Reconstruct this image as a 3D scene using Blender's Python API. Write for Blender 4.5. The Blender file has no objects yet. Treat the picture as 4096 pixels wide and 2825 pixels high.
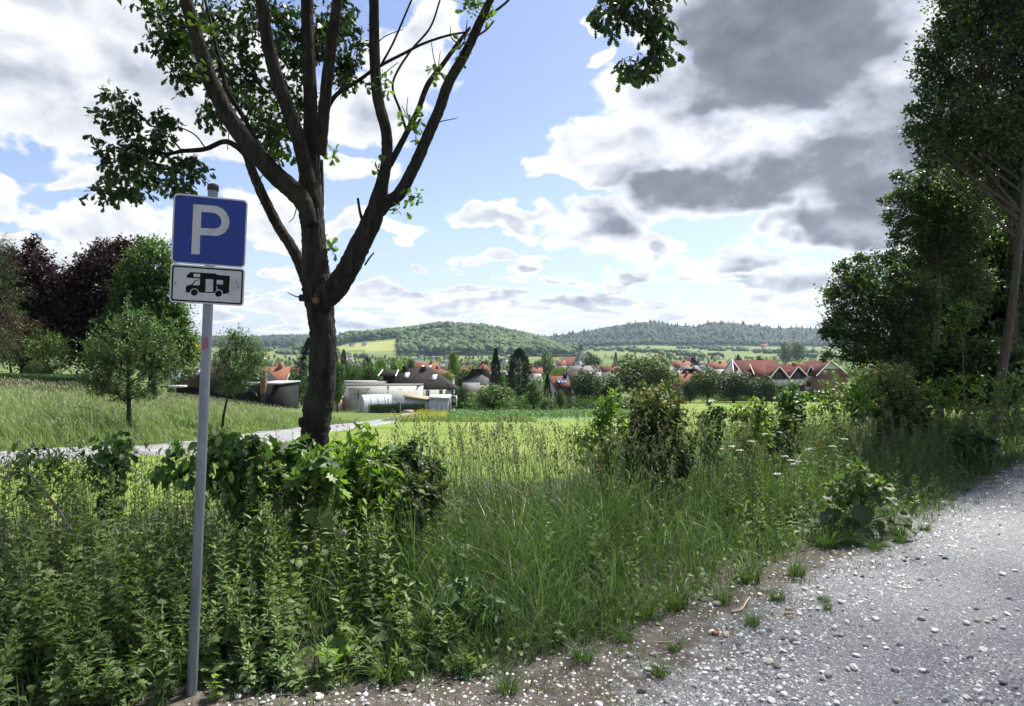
import bpy, bmesh, math
import numpy as np
from mathutils import Vector, Matrix

# ------------------------------------------------------------------ camera, world, sun, exposure
scn = bpy.context.scene
col = scn.collection
FPX, CX, CY, CZ = 2958.0, 2048.0, 1412.5, 1.9      # focal length in photo pixels, optical centre, eye height
cam_d = bpy.data.cameras.new('camera'); cam_d.lens = 26.0; cam_d.sensor_width = 36.0
cam_d.clip_start = 0.05; cam_d.clip_end = 20000
cam = bpy.data.objects.new('camera', cam_d); col.objects.link(cam)
cam.location = (0, 0, CZ); cam.rotation_euler = (math.radians(90), 0, 0)
scn.camera = cam
SUN_AZ, SUN_EL = math.radians(42), math.radians(56)
EXPOSURE = 1.3
SKY_STRENGTH = 0.067
scn.view_settings.view_transform = 'Standard'; scn.view_settings.look = 'None'
scn.view_settings.exposure = EXPOSURE; scn.view_settings.gamma = 1.0
scn.view_settings.use_curve_mapping = False
scn.render.engine = 'CYCLES'
cy = scn.cycles
cy.use_denoising = True
try:
    cy.denoiser = 'OPENIMAGEDENOISE'; cy.denoising_input_passes = 'RGB_ALBEDO_NORMAL'; cy.denoising_prefilter = 'ACCURATE'
except Exception: pass
cy.max_bounces = 6; cy.diffuse_bounces = 3; cy.glossy_bounces = 2; cy.transmission_bounces = 4
cy.transparent_max_bounces = 8; cy.volume_bounces = 0; cy.use_adaptive_sampling = True; cy.adaptive_threshold = 0.015
cy.sample_clamp_indirect = 6.0

sun_d = bpy.data.lights.new('sun', 'SUN'); sun_d.energy = 4.8; sun_d.angle = math.radians(6); sun_d.color = (1.0, 0.95, 0.86)
sun = bpy.data.objects.new('sun', sun_d); col.objects.link(sun)
SUNV = Vector((math.sin(SUN_AZ)*math.cos(SUN_EL), math.cos(SUN_AZ)*math.cos(SUN_EL), math.sin(SUN_EL)))
sun.rotation_euler = SUNV.to_track_quat('Z', 'Y').to_euler(); sun.location = (10, 10, 40)

world = bpy.data.worlds.new('World'); scn.world = world; world.use_nodes = True
def build_world():
    nt = world.node_tree; N = nt.nodes; L = nt.links; N.clear()
    out = N.new('ShaderNodeOutputWorld'); bg = N.new('ShaderNodeBackground'); bg.inputs[1].default_value = SKY_STRENGTH
    L.new(bg.outputs[0], out.inputs[0])
    sky = N.new('ShaderNodeTexSky'); sky.sky_type = 'NISHITA'; sky.sun_disc = False
    sky.sun_elevation = SUN_EL; sky.sun_rotation = SUN_AZ; sky.altitude = 150; sky.air_density = 1.0; sky.dust_density = 1.3; sky.ozone_density = 1.2
    tc = N.new('ShaderNodeTexCoord'); D = tc.outputs['Generated']
    def lk(sock, v):
        if hasattr(v, 'node'): L.new(v, sock)
        else: sock.default_value = v
    def m(op, a, b=None, c=None, clamp=False):
        n = N.new('ShaderNodeMath'); n.operation = op; n.use_clamp = clamp
        for i, v in enumerate((a, b, c)):
            if v is not None: lk(n.inputs[i], v)
        return n.outputs[0]
    def vm(op, a, b=None, c=None, val=False):
        n = N.new('ShaderNodeVectorMath'); n.operation = op
        for i, v in enumerate((a, b, c)):
            if v is not None: lk(n.inputs[i], v)
        return n.outputs['Value' if val else 'Vector']
    def noise(vec, scale, detail, rough=0.55, dist=0.0):
        n = N.new('ShaderNodeTexNoise'); n.inputs['Scale'].default_value = scale; n.inputs['Detail'].default_value = detail
        n.inputs['Roughness'].default_value = rough; n.inputs['Distortion'].default_value = dist; L.new(vec, n.inputs['Vector'])
        return n
    def smooth(v, a, b, lo=0.0, hi=1.0):
        n = N.new('ShaderNodeMapRange'); n.interpolation_type = 'SMOOTHSTEP'; n.clamp = True
        lk(n.inputs[0], v)
        for i, q in enumerate((a, b, lo, hi)): lk(n.inputs[i+1], q)
        return n.outputs[0]
    sx = N.new('ShaderNodeSeparateXYZ'); L.new(D, sx.inputs[0])
    az = m('ARCTAN2', sx.outputs[0], sx.outputs[1]); el = m('ARCSINE', sx.outputs[2])
    # warp the layout coordinates a little so that no blob edge stays round
    sq = vm('MULTIPLY', D, (1, 1, 1.7))
    w1 = noise(sq, 9.0, 3.0, 0.55)
    wv = vm('MULTIPLY', vm('SUBTRACT', w1.outputs['Color'], (0.5, 0.5, 0.5)), (0.16, 0.10, 0))
    cb = N.new('ShaderNodeCombineXYZ'); L.new(az, cb.inputs[0]); L.new(el, cb.inputs[1])
    p = vm('ADD', cb.outputs[0], wv)
    def ang(px, py):
        a = math.atan((px-CX)/FPX); return a, math.atan((CY-py)/FPX*math.cos(a))
    def blob(px, py, rx, ry):
        a, e = ang(px, py); ax, ay = rx/FPX*0.9, ry/FPX*0.95
        q = vm('MULTIPLY_ADD', p, (1/ax, 1/ay, 0), (-a/ax, -e/ay, 0))
        return vm('LENGTH', q, val=True)
    cover = [ (3180,130,720,400),(3350,-350,1000,420),(2720,430,330,230),(2420,640,250,120),(2220,640,170,50),(2520,560,170,160),
      (2800,730,430,150),(3250,680,480,190),(3450,860,420,130),(3650,480,420,320),(2440,900,250,125),(2020,885,320,70),(2620,990,130,70),
      (2140,1075,130,50),(2060,1020,250,24),(2310,1140,110,26),(2550,1075,95,28),(2735,1103,46,22),(2960,1040,260,60),(3200,1130,230,70),(3460,1010,150,62),
      (3300,1215,330,50),(2650,1185,80,20),(2480,1165,45,14),
      (250,180,720,400),(420,520,420,110),(800,330,520,280),(1660,180,220,190),(1480,440,250,150),(1420,690,190,65),(1040,880,200,120),(1440,930,260,52),
      (1610,990,60,24),(480,890,270,95),(60,770,110,70),(160,1010,300,85),(330,720,140,45),(1720,1085,40,18),(2400,235,70,65),(2345,95,70,45),(1100,1020,60,20),
      (1140,1140,90,24),(1500,1200,180,40),(1900,1225,300,34),(2350,1235,260,36),(1050,1270,260,36),(2700,1262,220,26),(1550,1275,200,24),(3080,1275,200,24),
      (300,1130,300,60),(2050,1300,330,18)]
    f = None
    for b in cover:
        v = m('SUBTRACT', 1.0, blob(*b)); f = v if f is None else m('SMOOTH_MAX', f, v, 0.18)
    dark = [ (3120,150,640,420,.62),(3300,-400,1000,420,.62),(2700,740,420,130,.50),(3100,740,420,110,.5),(3400,690,400,200,.48),(3350,890,460,100,.5),(2450,905,150,90,.40),(2050,905,180,30,.2),
      (150,150,620,330,.08),(700,300,430,230,.12),(1480,430,150,80,.16),(2145,1080,90,26,.30),(3000,1060,200,30,.22),(3200,1150,160,40,.24),(160,1010,200,50,.12),
      (2350,1238,260,22,.26),(1900,1230,300,22,.24),(2550,1080,60,14,.2),(2310,1146,70,12,.2),(2640,1010,70,30,.3),(3500,500,300,180,.3),(500,180,400,180,.08)]
    g = None
    for b in dark:
        v = m('MULTIPLY', smooth(blob(*b[:4]), 1.2, 0.35), b[4]); g = v if g is None else m('MAXIMUM', g, v)
    # rows of small flat-based clouds low over the land
    hv = N.new('ShaderNodeCombineXYZ'); L.new(az, hv.inputs[0]); L.new(m('MULTIPLY', el, 4.2), hv.inputs[1])
    hn = noise(hv.outputs[0], 11.0, 5.0, 0.55, 0.3).outputs['Fac']
    hm = m('MULTIPLY', smooth(el, 0.012, 0.035), smooth(el, 0.15, 0.07))
    f = m('SMOOTH_MAX', f, m('MULTIPLY_ADD', m('MULTIPLY', m('SUBTRACT', hn, 0.46), 5.0), hm, m('MULTIPLY_ADD', hm, 0.6, -0.6)), 0.15)
    g = m('MAXIMUM', g, m('MULTIPLY', m('MULTIPLY', smooth(hn, 0.50, 0.68), hm), 0.22))
    # beyond the frame the sky goes on as broken cumulus
    low = noise(sq, 2.6, 2.0, 0.5).outputs['Fac']
    gen = m('MULTIPLY_ADD', low, 3.0, -1.5)
    outside = m('MAXIMUM', smooth(m('ABSOLUTE', az), 0.62, 0.85), smooth(el, 0.44, 0.60))
    f = m('ADD', m('MULTIPLY', f, m('SUBTRACT', 1.0, outside)), m('MULTIPLY', gen, outside))
    g = m('ADD', m('MULTIPLY', g, m('SUBTRACT', 1.0, outside)), m('MULTIPLY', m('MULTIPLY', smooth(gen, 0.0, 0.6), 0.45), outside))
    # billows
    fb = noise(vm('MULTIPLY', D, (1, 1, 1.5)), 12.0, 9.0, 0.56, 0.15).outputs['Fac']
    fbs = noise(vm('MULTIPLY', D, (1, 1, 1.5)), 12.0, 2.0, 0.5, 0.15).outputs['Fac']
    fine = noise(vm('MULTIPLY', D, (1, 1, 1.3)), 34.0, 6.0, 0.62, 0.4).outputs['Fac']
    fbc = m('ADD', m('MULTIPLY_ADD', fb, 2.0, -1.0), m('MULTIPLY_ADD', fine, 0.8, -0.4))
    f = m('MULTIPLY', f, 1.5)
    Ts = m('ADD', m('MINIMUM', f, 0.9), m('MULTIPLY_ADD', fbs, 1.0, -0.5))
    f = m('MINIMUM', f, 0.9)
    T = m('ADD', f, fbc)
    # up-shifted copy of the billows gives lit tops and grey bellies
    up = vm('ADD', vm('MULTIPLY', D, (1, 1, 1.5)), (0.010, 0, 0.024))
    fb2 = noise(up, 12.0, 4.0, 0.5, 0.15).outputs['Fac']
    fb1 = noise(vm('MULTIPLY', D, (1, 1, 1.5)), 12.0, 4.0, 0.5, 0.15).outputs['Fac']
    belly = m('MULTIPLY', m('SUBTRACT', fb2, fb1), 2.6)
    alpha = smooth(T, -0.06, 0.28)
    core = smooth(T, 0.05, 0.75)
    d1 = m('MULTIPLY', g, smooth(m('ADD', m('ADD', m('MULTIPLY', T, 0.2), m('MULTIPLY', Ts, 0.8)), m('MULTIPLY', belly, 0.2)), 0.10, 0.66))
    d2 = m('MULTIPLY', m('MULTIPLY_ADD', belly, 0.42, 0.05), core)
    shade = m('MAXIMUM', m('ADD', d1, d2), 0.0)
    shade = m('MINIMUM', m('MULTIPLY_ADD', m('MULTIPLY', fine, shade), -0.25, m('MULTIPLY', shade, 1.12)), 0.82)
    ramp = N.new('ShaderNodeValToRGB'); e = ramp.color_ramp.elements
    e[0].position = 0.0; e[0].color = (0.98, 0.985, 1.0, 1); e[1].position = 0.8; e[1].color = (0.17, 0.185, 0.225, 1)
    k = ramp.color_ramp.elements.new(0.25); k.color = (0.60, 0.64, 0.73, 1)
    k = ramp.color_ramp.elements.new(0.5); k.color = (0.27, 0.29, 0.35, 1)
    L.new(shade, ramp.inputs[0])
    cs = vm('SCALE', ramp.outputs[0]); cs.node.inputs['Scale'].default_value = CLOUD_GAIN
    # the air pales towards the horizon
    hz = smooth(el, 0.0, 0.33)
    mixh = N.new('ShaderNodeMix'); mixh.data_type = 'RGBA'; L.new(hz, mixh.inputs[0])
    skyc = vm('MULTIPLY', sky.outputs[0], SKY_TINT)
    L.new(vm('ADD', vm('MULTIPLY', skyc, (0.62, 0.62, 0.62)), (1.6, 2.0, 2.7)), mixh.inputs[6]); L.new(skyc, mixh.inputs[7])
    mx = N.new('ShaderNodeMix'); mx.data_type = 'RGBA'
    L.new(m('MULTIPLY', alpha, 0.97), mx.inputs[0]); L.new(mixh.outputs[2], mx.inputs[6]); L.new(cs, mx.inputs[7])
    L.new(mx.outputs[2], bg.inputs[0])
CLOUD_GAIN = 6.5
SKY_TINT = (0.98, 0.95, 1.08)
build_world()
world.cycles.sampling_method = 'MANUAL'; world.cycles.sample_map_resolution = 512

# ------------------------------------------------------------------ helpers
rng = np.random.default_rng(11)
U = lambda a, b, n=None: rng.uniform(a, b, n)
def P(px, py, d): return np.array([(px-CX)/FPX*d, d, CZ-(py-CY)/FPX*d])
def PXY(px, d): return (px-CX)/FPX*d, d
def nrm(v): return v/np.maximum(np.linalg.norm(v, axis=-1, keepdims=True), 1e-9)
def sstep(a, b, v):
    t = np.clip((v-a)/(b-a), 0, 1); return t*t*(3-2*t)

class Geo:
    """collects vertices, triangles, quads and one random number per vertex"""
    def __init__(s): s.V=[]; s.T=[]; s.Q=[]; s.R=[]; s.n=0
    def add(s, V, T=None, Q=None, R=None):
        V = np.asarray(V, float).reshape(-1, 3); k = len(V)
        s.V.append(V)
        if T is not None and len(T): s.T.append(np.asarray(T, np.int64).reshape(-1, 3)+s.n)
        if Q is not None and len(Q): s.Q.append(np.asarray(Q, np.int64).reshape(-1, 4)+s.n)
        if R is None: R = np.full(k, 0.5)
        s.R.append(np.broadcast_to(np.asarray(R, float), (k,)))
        s.n += k
    def mesh(s, name, mat=None, smooth=False):
        me = bpy.data.meshes.new(name)
        V = np.concatenate(s.V) if s.V else np.zeros((0, 3))
        T = np.concatenate(s.T) if s.T else np.zeros((0, 3), np.int64)
        Q = np.concatenate(s.Q) if s.Q else np.zeros((0, 4), np.int64)
        me.vertices.add(len(V)); me.vertices.foreach_set('co', V.astype(np.float32).ravel())
        nl = T.size+Q.size; me.loops.add(nl)
        me.loops.foreach_set('vertex_index', np.concatenate([T.ravel(), Q.ravel()]).astype(np.int32))
        npoly = len(T)+len(Q); me.polygons.add(npoly)
        ls = np.concatenate([np.arange(len(T))*3, T.size+np.arange(len(Q))*4]).astype(np.int32)
        me.polygons.foreach_set('loop_start', ls)
        if smooth: me.polygons.foreach_set('use_smooth', np.ones(npoly, bool))
        a = me.attributes.new('rnd', 'FLOAT', 'POINT'); a.data.foreach_set('value', np.concatenate(s.R).astype(np.float32) if s.R else np.zeros(0, np.float32))
        me.update(calc_edges=True); me.validate()
        if mat: me.materials.append(mat)
        return me
    def obj(s, name, mat=None, parent=None, smooth=False):
        return link(name, s.mesh(name, mat, smooth), parent)

def link(name, me, parent=None):
    o = bpy.data.objects.new(name, me); col.objects.link(o)
    if parent is not None: o.parent = parent
    return o
LABELS = {}
def tag(o, label=None, cat=None, group=None, kind=None):
    if label:
        if label in LABELS: print('SAME LABEL', label)
        LABELS[label] = 1; o['label'] = label
    if cat: o['category'] = cat
    if group: o['group'] = group
    if kind: o['kind'] = kind
    return o
def thing(name, label, cat, loc=(0, 0, 0), rz=0.0, group=None):
    o = bpy.data.objects.new(name, None); col.objects.link(o); o.empty_display_size = 0.2
    o.location = Vector([float(q) for q in loc]); o.rotation_euler = (0, 0, rz)
    return tag(o, label, cat, group)

def bake(G, proto, pos, ydir, up, sc, R):
    """copies of a small shape (V,T): its Y axis along ydir, its Z near up"""
    V, T = proto; k = len(pos); n = len(V)
    y = nrm(ydir); x = nrm(np.cross(y, up)); z = np.cross(x, y)
    sc = np.asarray(sc, float)
    if sc.ndim == 1: sc = np.repeat(sc[:, None], 3, 1)
    A = V[None]*sc[:, None, :]
    W = A[..., 0:1]*x[:, None]+A[..., 1:2]*y[:, None]+A[..., 2:3]*z[:, None]+pos[:, None]
    TT = (T[None]+(np.arange(k)*n)[:, None, None]).reshape(-1, 3)
    G.add(W.reshape(-1, 3), TT, None, np.repeat(R, n))
LEAF2 = (np.array([[0,0,0],[.34,.45,.10],[0,1,-.06],[-.34,.45,.10]]), np.array([[0,1,2],[0,2,3]]))
LEAFN = (np.array([[0,0,0],[.17,.4,.05],[0,1,-.14],[-.17,.4,.05]]), np.array([[0,1,2],[0,2,3]]))
LEAF6 = (np.array([[0,0,0],[.24,.25,.07],[.30,.55,.08],[0,1,-.18],[-.30,.55,.08],[-.24,.25,.07],[0,.5,0.0]]),
         np.array([[0,1,6],[1,2,6],[2,3,6],[3,4,6],[4,5,6],[5,0,6]]))
def outline_leaf(pts, mid=0.55, cup=0.06):
    r = np.array(pts, float); V = [[0, mid, 0]]
    for x, y in r: V.append([x, y, cup*abs(x)*2-0.10*y*y])
    for x, y in r[::-1][1:-1] if abs(r[-1][0]) < 1e-6 else r[::-1]: V.append([-x, y, cup*abs(x)*2-0.10*y*y])
    n = len(V)-1
    return (np.array(V), np.array([[0, 1+i, 1+(i+1) % n] for i in range(n)]))
OAKLEAF = outline_leaf([(0,0),(.10,.16),(.07,.26),(.22,.36),(.11,.45),(.30,.58),(.16,.66),(.28,.80),(.12,.86),(0,1)])
LOBED = outline_leaf([(0,0),(.30,.10),(.20,.25),(.50,.42),(.24,.50),(.34,.78),(.14,.74),(0,1)], .45, .05)
ROUNDL = outline_leaf([(0,0),(.28,-.05),(.46,.2),(.44,.5),(.25,.82),(0,1)], .42, -.14)
NETTLE = outline_leaf([(0,0),(.26,.06),(.30,.22),(.22,.30),(.25,.42),(.15,.55),(.13,.75),(0,1)], .35, .1)

def rdir(n): return nrm(rng.normal(size=(n, 3)))
def sprays(G, start, d, Ln, per, proto, size, up=(0,0,1), spread=0.7, jit=0.02, droop=0.0, base=None, var=0.22, upw=0.9):
    """leafy twigs: leaves set along lines start + d*Ln; base = clump tone"""
    k = len(start); d = nrm(d)
    t = (np.arange(per)[None]+U(0, 1, (k, per)))/per
    pos = start[:, None]+d[:, None]*(Ln[:, None]*t)[..., None]+rng.normal(size=(k, per, 3))*jit
    pos[..., 2] -= droop*(Ln[:, None]*t)**2
    side = rdir(k*per).reshape(k, per, 3)
    ld = d[:, None]*(1-spread*0.5)+side*spread; ld[..., 2] -= droop*0.8
    nz = rdir(k*per).reshape(k, per, 3)*0.75+np.array(up)*upw
    if base is None: base = U(0, 1, k)
    R = np.clip(base[:, None]+rng.normal(size=(k, per))*var, 0, 1)
    sz = size*U(0.65, 1.25, (k, per))
    bake(G, proto, pos.reshape(-1, 3), ld.reshape(-1, 3), nz.reshape(-1, 3), sz.ravel(), R.ravel())

def smooth_line(pts, rad, per=6):
    pts = np.asarray(pts, float); rad = np.asarray(rad, float)
    n = len(pts)
    if n < 3: per = max(per, 2)
    Pp = np.vstack([2*pts[0]-pts[1], pts, 2*pts[-1]-pts[-2]]); o = []; r = []
    for i in range(n-1):
        p0, p1, p2, p3 = Pp[i], Pp[i+1], Pp[i+2], Pp[i+3]
        for j in range(per):
            t = j/per
            o.append(.5*((2*p1)+(-p0+p2)*t+(2*p0-5*p1+4*p2-p3)*t*t+(-p0+3*p1-3*p2+p3)*t**3)); r.append(rad[i]*(1-t)+rad[i+1]*t)
    o.append(pts[-1]); r.append(rad[-1])
    return np.array(o), np.array(r)
def tube(G, pts, rad, sides=8, per=6, rough=0.0, cap=True, R=0.5):
    c, r = smooth_line(pts, rad, per); n = len(c)
    tan = nrm(np.gradient(c, axis=0)); a = np.array([1., 0, 0]) if abs(tan[0][0]) < .8 else np.array([0, 1., 0])
    V = []; u = nrm(np.cross(tan[0], a))
    ang = np.arange(sides)/sides*2*math.pi
    for i in range(n):
        u = nrm(u-tan[i]*np.dot(u, tan[i])); v = np.cross(tan[i], u)
        rr = r[i]*(1+rough*rng.normal(size=sides)) if rough else np.full(sides, r[i])
        V.append(c[i]+(np.cos(ang)*rr)[:, None]*u+(np.sin(ang)*rr)[:, None]*v)
    V = np.vstack(V); Q = []
    i = np.arange(n-1)[:, None]*sides; j = np.arange(sides)[None]; j2 = (j+1) % sides
    Q = np.stack([i+j, i+j2, i+sides+j2, i+sides+j], -1).reshape(-1, 4)
    T = []
    if cap:
        V = np.vstack([V, c[0], c[-1]]); k = n*sides
        T = [[k, (q+1) % sides, q] for q in range(sides)]+[[k+1, (n-1)*sides+q, (n-1)*sides+(q+1) % sides] for q in range(sides)]
    G.add(V, T, Q, R)
def lines(G, a, b, r, R=0.5, taper=.5):
    """many straight three-sided twigs a -> b"""
    k = len(a); d = nrm(b-a); ref = np.where(np.abs(d[:, 2:3]) > .9, np.array([[1., 0, 0]]), np.array([[0, 0, 1.]]))
    u = nrm(np.cross(d, ref)); v = np.cross(d, u); V = np.zeros((k, 6, 3)); r = np.broadcast_to(np.asarray(r, float), (k,))
    for q in range(3):
        off = (math.cos(q*2.094)*u+math.sin(q*2.094)*v)*r[:, None]; V[:, q] = a+off; V[:, 3+q] = b+off*taper
    f = np.array([[0,1,4,3],[1,2,5,4],[2,0,3,5]]); Q = (f[None]+(np.arange(k)*6)[:, None, None]).reshape(-1, 4)
    G.add(V.reshape(-1, 3), None, Q, np.repeat(np.broadcast_to(R, (k,)), 6))
def blades(G, pos, h, w, lean, ang, R, seg=3, twist=None):
    k = len(pos); dirv = np.stack([np.cos(ang), np.sin(ang), np.zeros(k)], 1)
    if twist is None: twist = U(-1.2, 1.2, k)
    wa = ang+math.pi/2+twist; wd = np.stack([np.cos(wa), np.sin(wa), np.zeros(k)], 1)
    V = np.zeros((k, 2*seg+1, 3))
    for i in range(seg+1):
        t = i/seg
        c = pos+dirv*(h*lean*t**2)[:, None]; c[:, 2] += h*t*(1-0.42*np.minimum(lean, 1.4)*t)
        if i < seg:
            ww = (w*(1-t)**0.55*0.5)[:, None]*wd; V[:, 2*i] = c-ww; V[:, 2*i+1] = c+ww
        else: V[:, 2*seg] = c
    f = []
    for i in range(seg-1): f += [[2*i, 2*i+1, 2*i+3], [2*i, 2*i+3, 2*i+2]]
    f.append([2*seg-2, 2*seg-1, 2*seg]); f = np.array(f)
    T = (f[None]+(np.arange(k)*(2*seg+1))[:, None, None]).reshape(-1, 3)
    G.add(V.reshape(-1, 3), T, None, np.repeat(R, 2*seg+1))
def box(G, x0, x1, y0, y1, z0, z1, R=.5, M=None):
    V = np.array([[x, y, z] for z in (z0, z1) for y in (y0, y1) for x in (x0, x1)], float)
    if M is not None: V = V@np.asarray(M).T
    G.add(V, None, [[0,2,3,1],[4,5,7,6],[0,1,5,4],[2,6,7,3],[0,4,6,2],[1,3,7,5]], R)
def prism(G, poly, axis, a0, a1, R=.5):
    """2-D outline extruded along an axis ('x','y','z')"""
    p = np.array(poly, float); n = len(p)
    def lift(a):
        z = np.full(n, a)
        return {'x': np.stack([z, p[:, 0], p[:, 1]], 1), 'y': np.stack([p[:, 0], z, p[:, 1]], 1), 'z': np.stack([p[:, 0], p[:, 1], z], 1)}[axis]
    V = np.vstack([lift(a0), lift(a1)])
    c = p.mean(0)
    T = []
    for i in range(1, n-1): T += [[0, i+1, i], [n, n+i, n+i+1]]
    G.add(V, T, [[i, (i+1) % n, n+(i+1) % n, n+i] for i in range(n)], R)

# ------------------------------------------------------------------ materials
def newmat(name):
    m = bpy.data.materials.new(name); m.use_nodes = True; nt = m.node_tree; nt.nodes.clear()
    return m, nt.nodes, nt.links
def ramp_node(N, stops):
    r = N.new('ShaderNodeValToRGB'); e = r.color_ramp.elements
    while len(e) > 1: e.remove(e[-1])
    e[0].position = stops[0][0]; e[0].color = (*stops[0][1], 1)
    for p, c in stops[1:]: q = e.new(p); q.color = (*c, 1)
    return r
def even(cols): return [(i/max(1, len(cols)-1), c) for i, c in enumerate(cols)]
def m_leaf(name, cols, trans=0.35, rough=0.5, spec=0.35, patch=0.0, patch_col=(.1,.12,.03), pscale=.5, tgain=(1.35, 1.5, .55)):
    m, N, L = newmat(name); out = N.new('ShaderNodeOutputMaterial')
    at = N.new('ShaderNodeAttribute'); at.attribute_name = 'rnd'
    r = ramp_node(N, even(cols)); L.new(at.outputs['Fac'], r.inputs[0]); c = r.outputs[0]
    if patch:
        g = N.new('ShaderNodeNewGeometry'); nz = N.new('ShaderNodeTexNoise'); nz.inputs['Scale'].default_value = pscale; nz.inputs['Detail'].default_value = 3
        L.new(g.outputs['Position'], nz.inputs['Vector'])
        mr = N.new('ShaderNodeMapRange'); mr.inputs[1].default_value = .42; mr.inputs[2].default_value = .66; mr.inputs[4].default_value = patch; L.new(nz.outputs['Fac'], mr.inputs[0])
        mx = N.new('ShaderNodeMix'); mx.data_type = 'RGBA'; L.new(mr.outputs[0], mx.inputs[0]); L.new(c, mx.inputs[6]); mx.inputs[7].default_value = (*patch_col, 1); c = mx.outputs[2]
    p = N.new('ShaderNodeBsdfPrincipled'); L.new(c, p.inputs['Base Color']); p.inputs['Roughness'].default_value = rough; p.inputs['Specular IOR Level'].default_value = spec
    if trans > 0:
        tr = N.new('ShaderNodeBsdfTranslucent'); mu = N.new('ShaderNodeVectorMath'); mu.operation = 'MULTIPLY'; L.new(c, mu.inputs[0]); mu.inputs[1].default_value = tgain
        L.new(mu.outputs[0], tr.inputs['Color']); ms = N.new('ShaderNodeMixShader'); ms.inputs[0].default_value = trans
        L.new(p.outputs[0], ms.inputs[1]); L.new(tr.outputs[0], ms.inputs[2]); L.new(ms.outputs[0], out.inputs[0])
    else: L.new(p.outputs[0], out.inputs[0])
    return m
def m_noise(name, stops, scale=5., detail=6, rough=.8, bump=.3, bscale=None, spec=.3, metal=0., stretch=(1,1,1), rnd=0.0, dist=0.01, coords='Object', rgh=.6):
    m, N, L = newmat(name); out = N.new('ShaderNodeOutputMaterial'); p = N.new('ShaderNodeBsdfPrincipled'); L.new(p.outputs[0], out.inputs[0])
    if coords == 'World': g = N.new('ShaderNodeNewGeometry'); src = g.outputs['Position']
    else: t = N.new('ShaderNodeTexCoord'); src = t.outputs['Object']
    mp = N.new('ShaderNodeVectorMath'); mp.operation = 'MULTIPLY'; L.new(src, mp.inputs[0]); mp.inputs[1].default_value = stretch
    n = N.new('ShaderNodeTexNoise'); n.inputs['Scale'].default_value = scale; n.inputs['Detail'].default_value = detail; n.inputs['Roughness'].default_value = rgh; L.new(mp.outputs[0], n.inputs['Vector'])
    fac = n.outputs['Fac']
    if rnd:
        at = N.new('ShaderNodeAttribute'); at.attribute_name = 'rnd'
        a = N.new('ShaderNodeMath'); a.operation = 'MULTIPLY_ADD'; L.new(at.outputs['Fac'], a.inputs[0]); a.inputs[1].default_value = rnd; 
        b = N.new('ShaderNodeMath'); b.operation = 'MULTIPLY_ADD'; L.new(fac, b.inputs[0]); b.inputs[1].default_value = 1-rnd; b.inputs[2].default_value = 0
        L.new(b.outputs[0], a.inputs[2]); fac = a.outputs[0]
    r = ramp_node(N, stops); L.new(fac, r.inputs[0]); L.new(r.outputs[0], p.inputs['Base Color'])
    p.inputs['Roughness'].default_value = rough; p.inputs['Specular IOR Level'].default_value = spec; p.inputs['Metallic'].default_value = metal
    if bump:
        bn = N.new('ShaderNodeBump'); bn.inputs['Strength'].default_value = bump; bn.inputs['Distance'].default_value = dist
        n2 = n
        if bscale: n2 = N.new('ShaderNodeTexNoise'); n2.inputs['Scale'].default_value = bscale; n2.inputs['Detail'].default_value = 5; L.new(mp.outputs[0], n2.inputs['Vector'])
        L.new(n2.outputs['Fac'], bn.inputs['Height']); L.new(bn.outputs[0], p.inputs['Normal'])
    return m
def m_tile(name, c1, c2, row=.3, colw=.25, axis='slope'):
    """roof tiles too far away to pick apart: rows of courses with uneven tone"""
    m, N, L = newmat(name); out = N.new('ShaderNodeOutputMaterial'); p = N.new('ShaderNodeBsdfPrincipled'); L.new(p.outputs[0], out.inputs[0])
    t = N.new('ShaderNodeTexCoord'); s = N.new('ShaderNodeSeparateXYZ'); L.new(t.outputs['Object'], s.inputs[0])
    def mm(op, a, b=None, c=None):
        n = N.new('ShaderNodeMath'); n.operation = op
        for i, v in enumerate((a, b, c)):
            if v is None: continue
            if hasattr(v, 'node'): L.new(v, n.inputs[i])
            else: n.inputs[i].default_value = v
        return n.outputs[0]
    zz = mm('DIVIDE', s.outputs[2], row*.7); hx = mm('DIVIDE', mm('ADD', s.outputs[0], s.outputs[1]), colw)
    fz = mm('FRACT', zz)
    nz = N.new('ShaderNodeTexNoise'); nz.inputs['Scale'].default_value = 1.1; nz.inputs['Detail'].default_value = 6; L.new(t.outputs['Object'], nz.inputs['Vector'])
    cbn = N.new('ShaderNodeCombineXYZ'); L.new(mm('FLOOR', hx), cbn.inputs[0]); L.new(mm('FLOOR', zz), cbn.inputs[1])
    wn = N.new('ShaderNodeTexWhiteNoise'); wn.noise_dimensions = '2D'; L.new(cbn.outputs[0], wn.inputs['Vector'])
    f = mm('ADD', mm('MULTIPLY', wn.outputs['Value'], .4), mm('MULTIPLY', nz.outputs['Fac'], .7))
    r = ramp_node(N, [(0.1, c1), (.9, c2)]); L.new(f, r.inputs[0]); L.new(r.outputs[0], p.inputs['Base Color'])
    b = N.new('ShaderNodeBump'); b.inputs['Strength'].default_value = .8; b.inputs['Distance'].default_value = .06
    L.new(mm('ADD', fz, mm('MULTIPLY', mm('ABSOLUTE', mm('SUBTRACT', mm('FRACT', hx), .5)), .9)), b.inputs['Height']); L.new(b.outputs[0], p.inputs['Normal'])
    p.inputs['Roughness'].default_value = .85; p.inputs['Specular IOR Level'].default_value = .12
    return m
def m_plain(name, c, rough=.5, spec=.4, metal=0.): return m_noise(name, [(.3, tuple(np.array(c)*.82)), (.7, c)], 3., 5, rough, .1, None, spec, metal)
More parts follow.
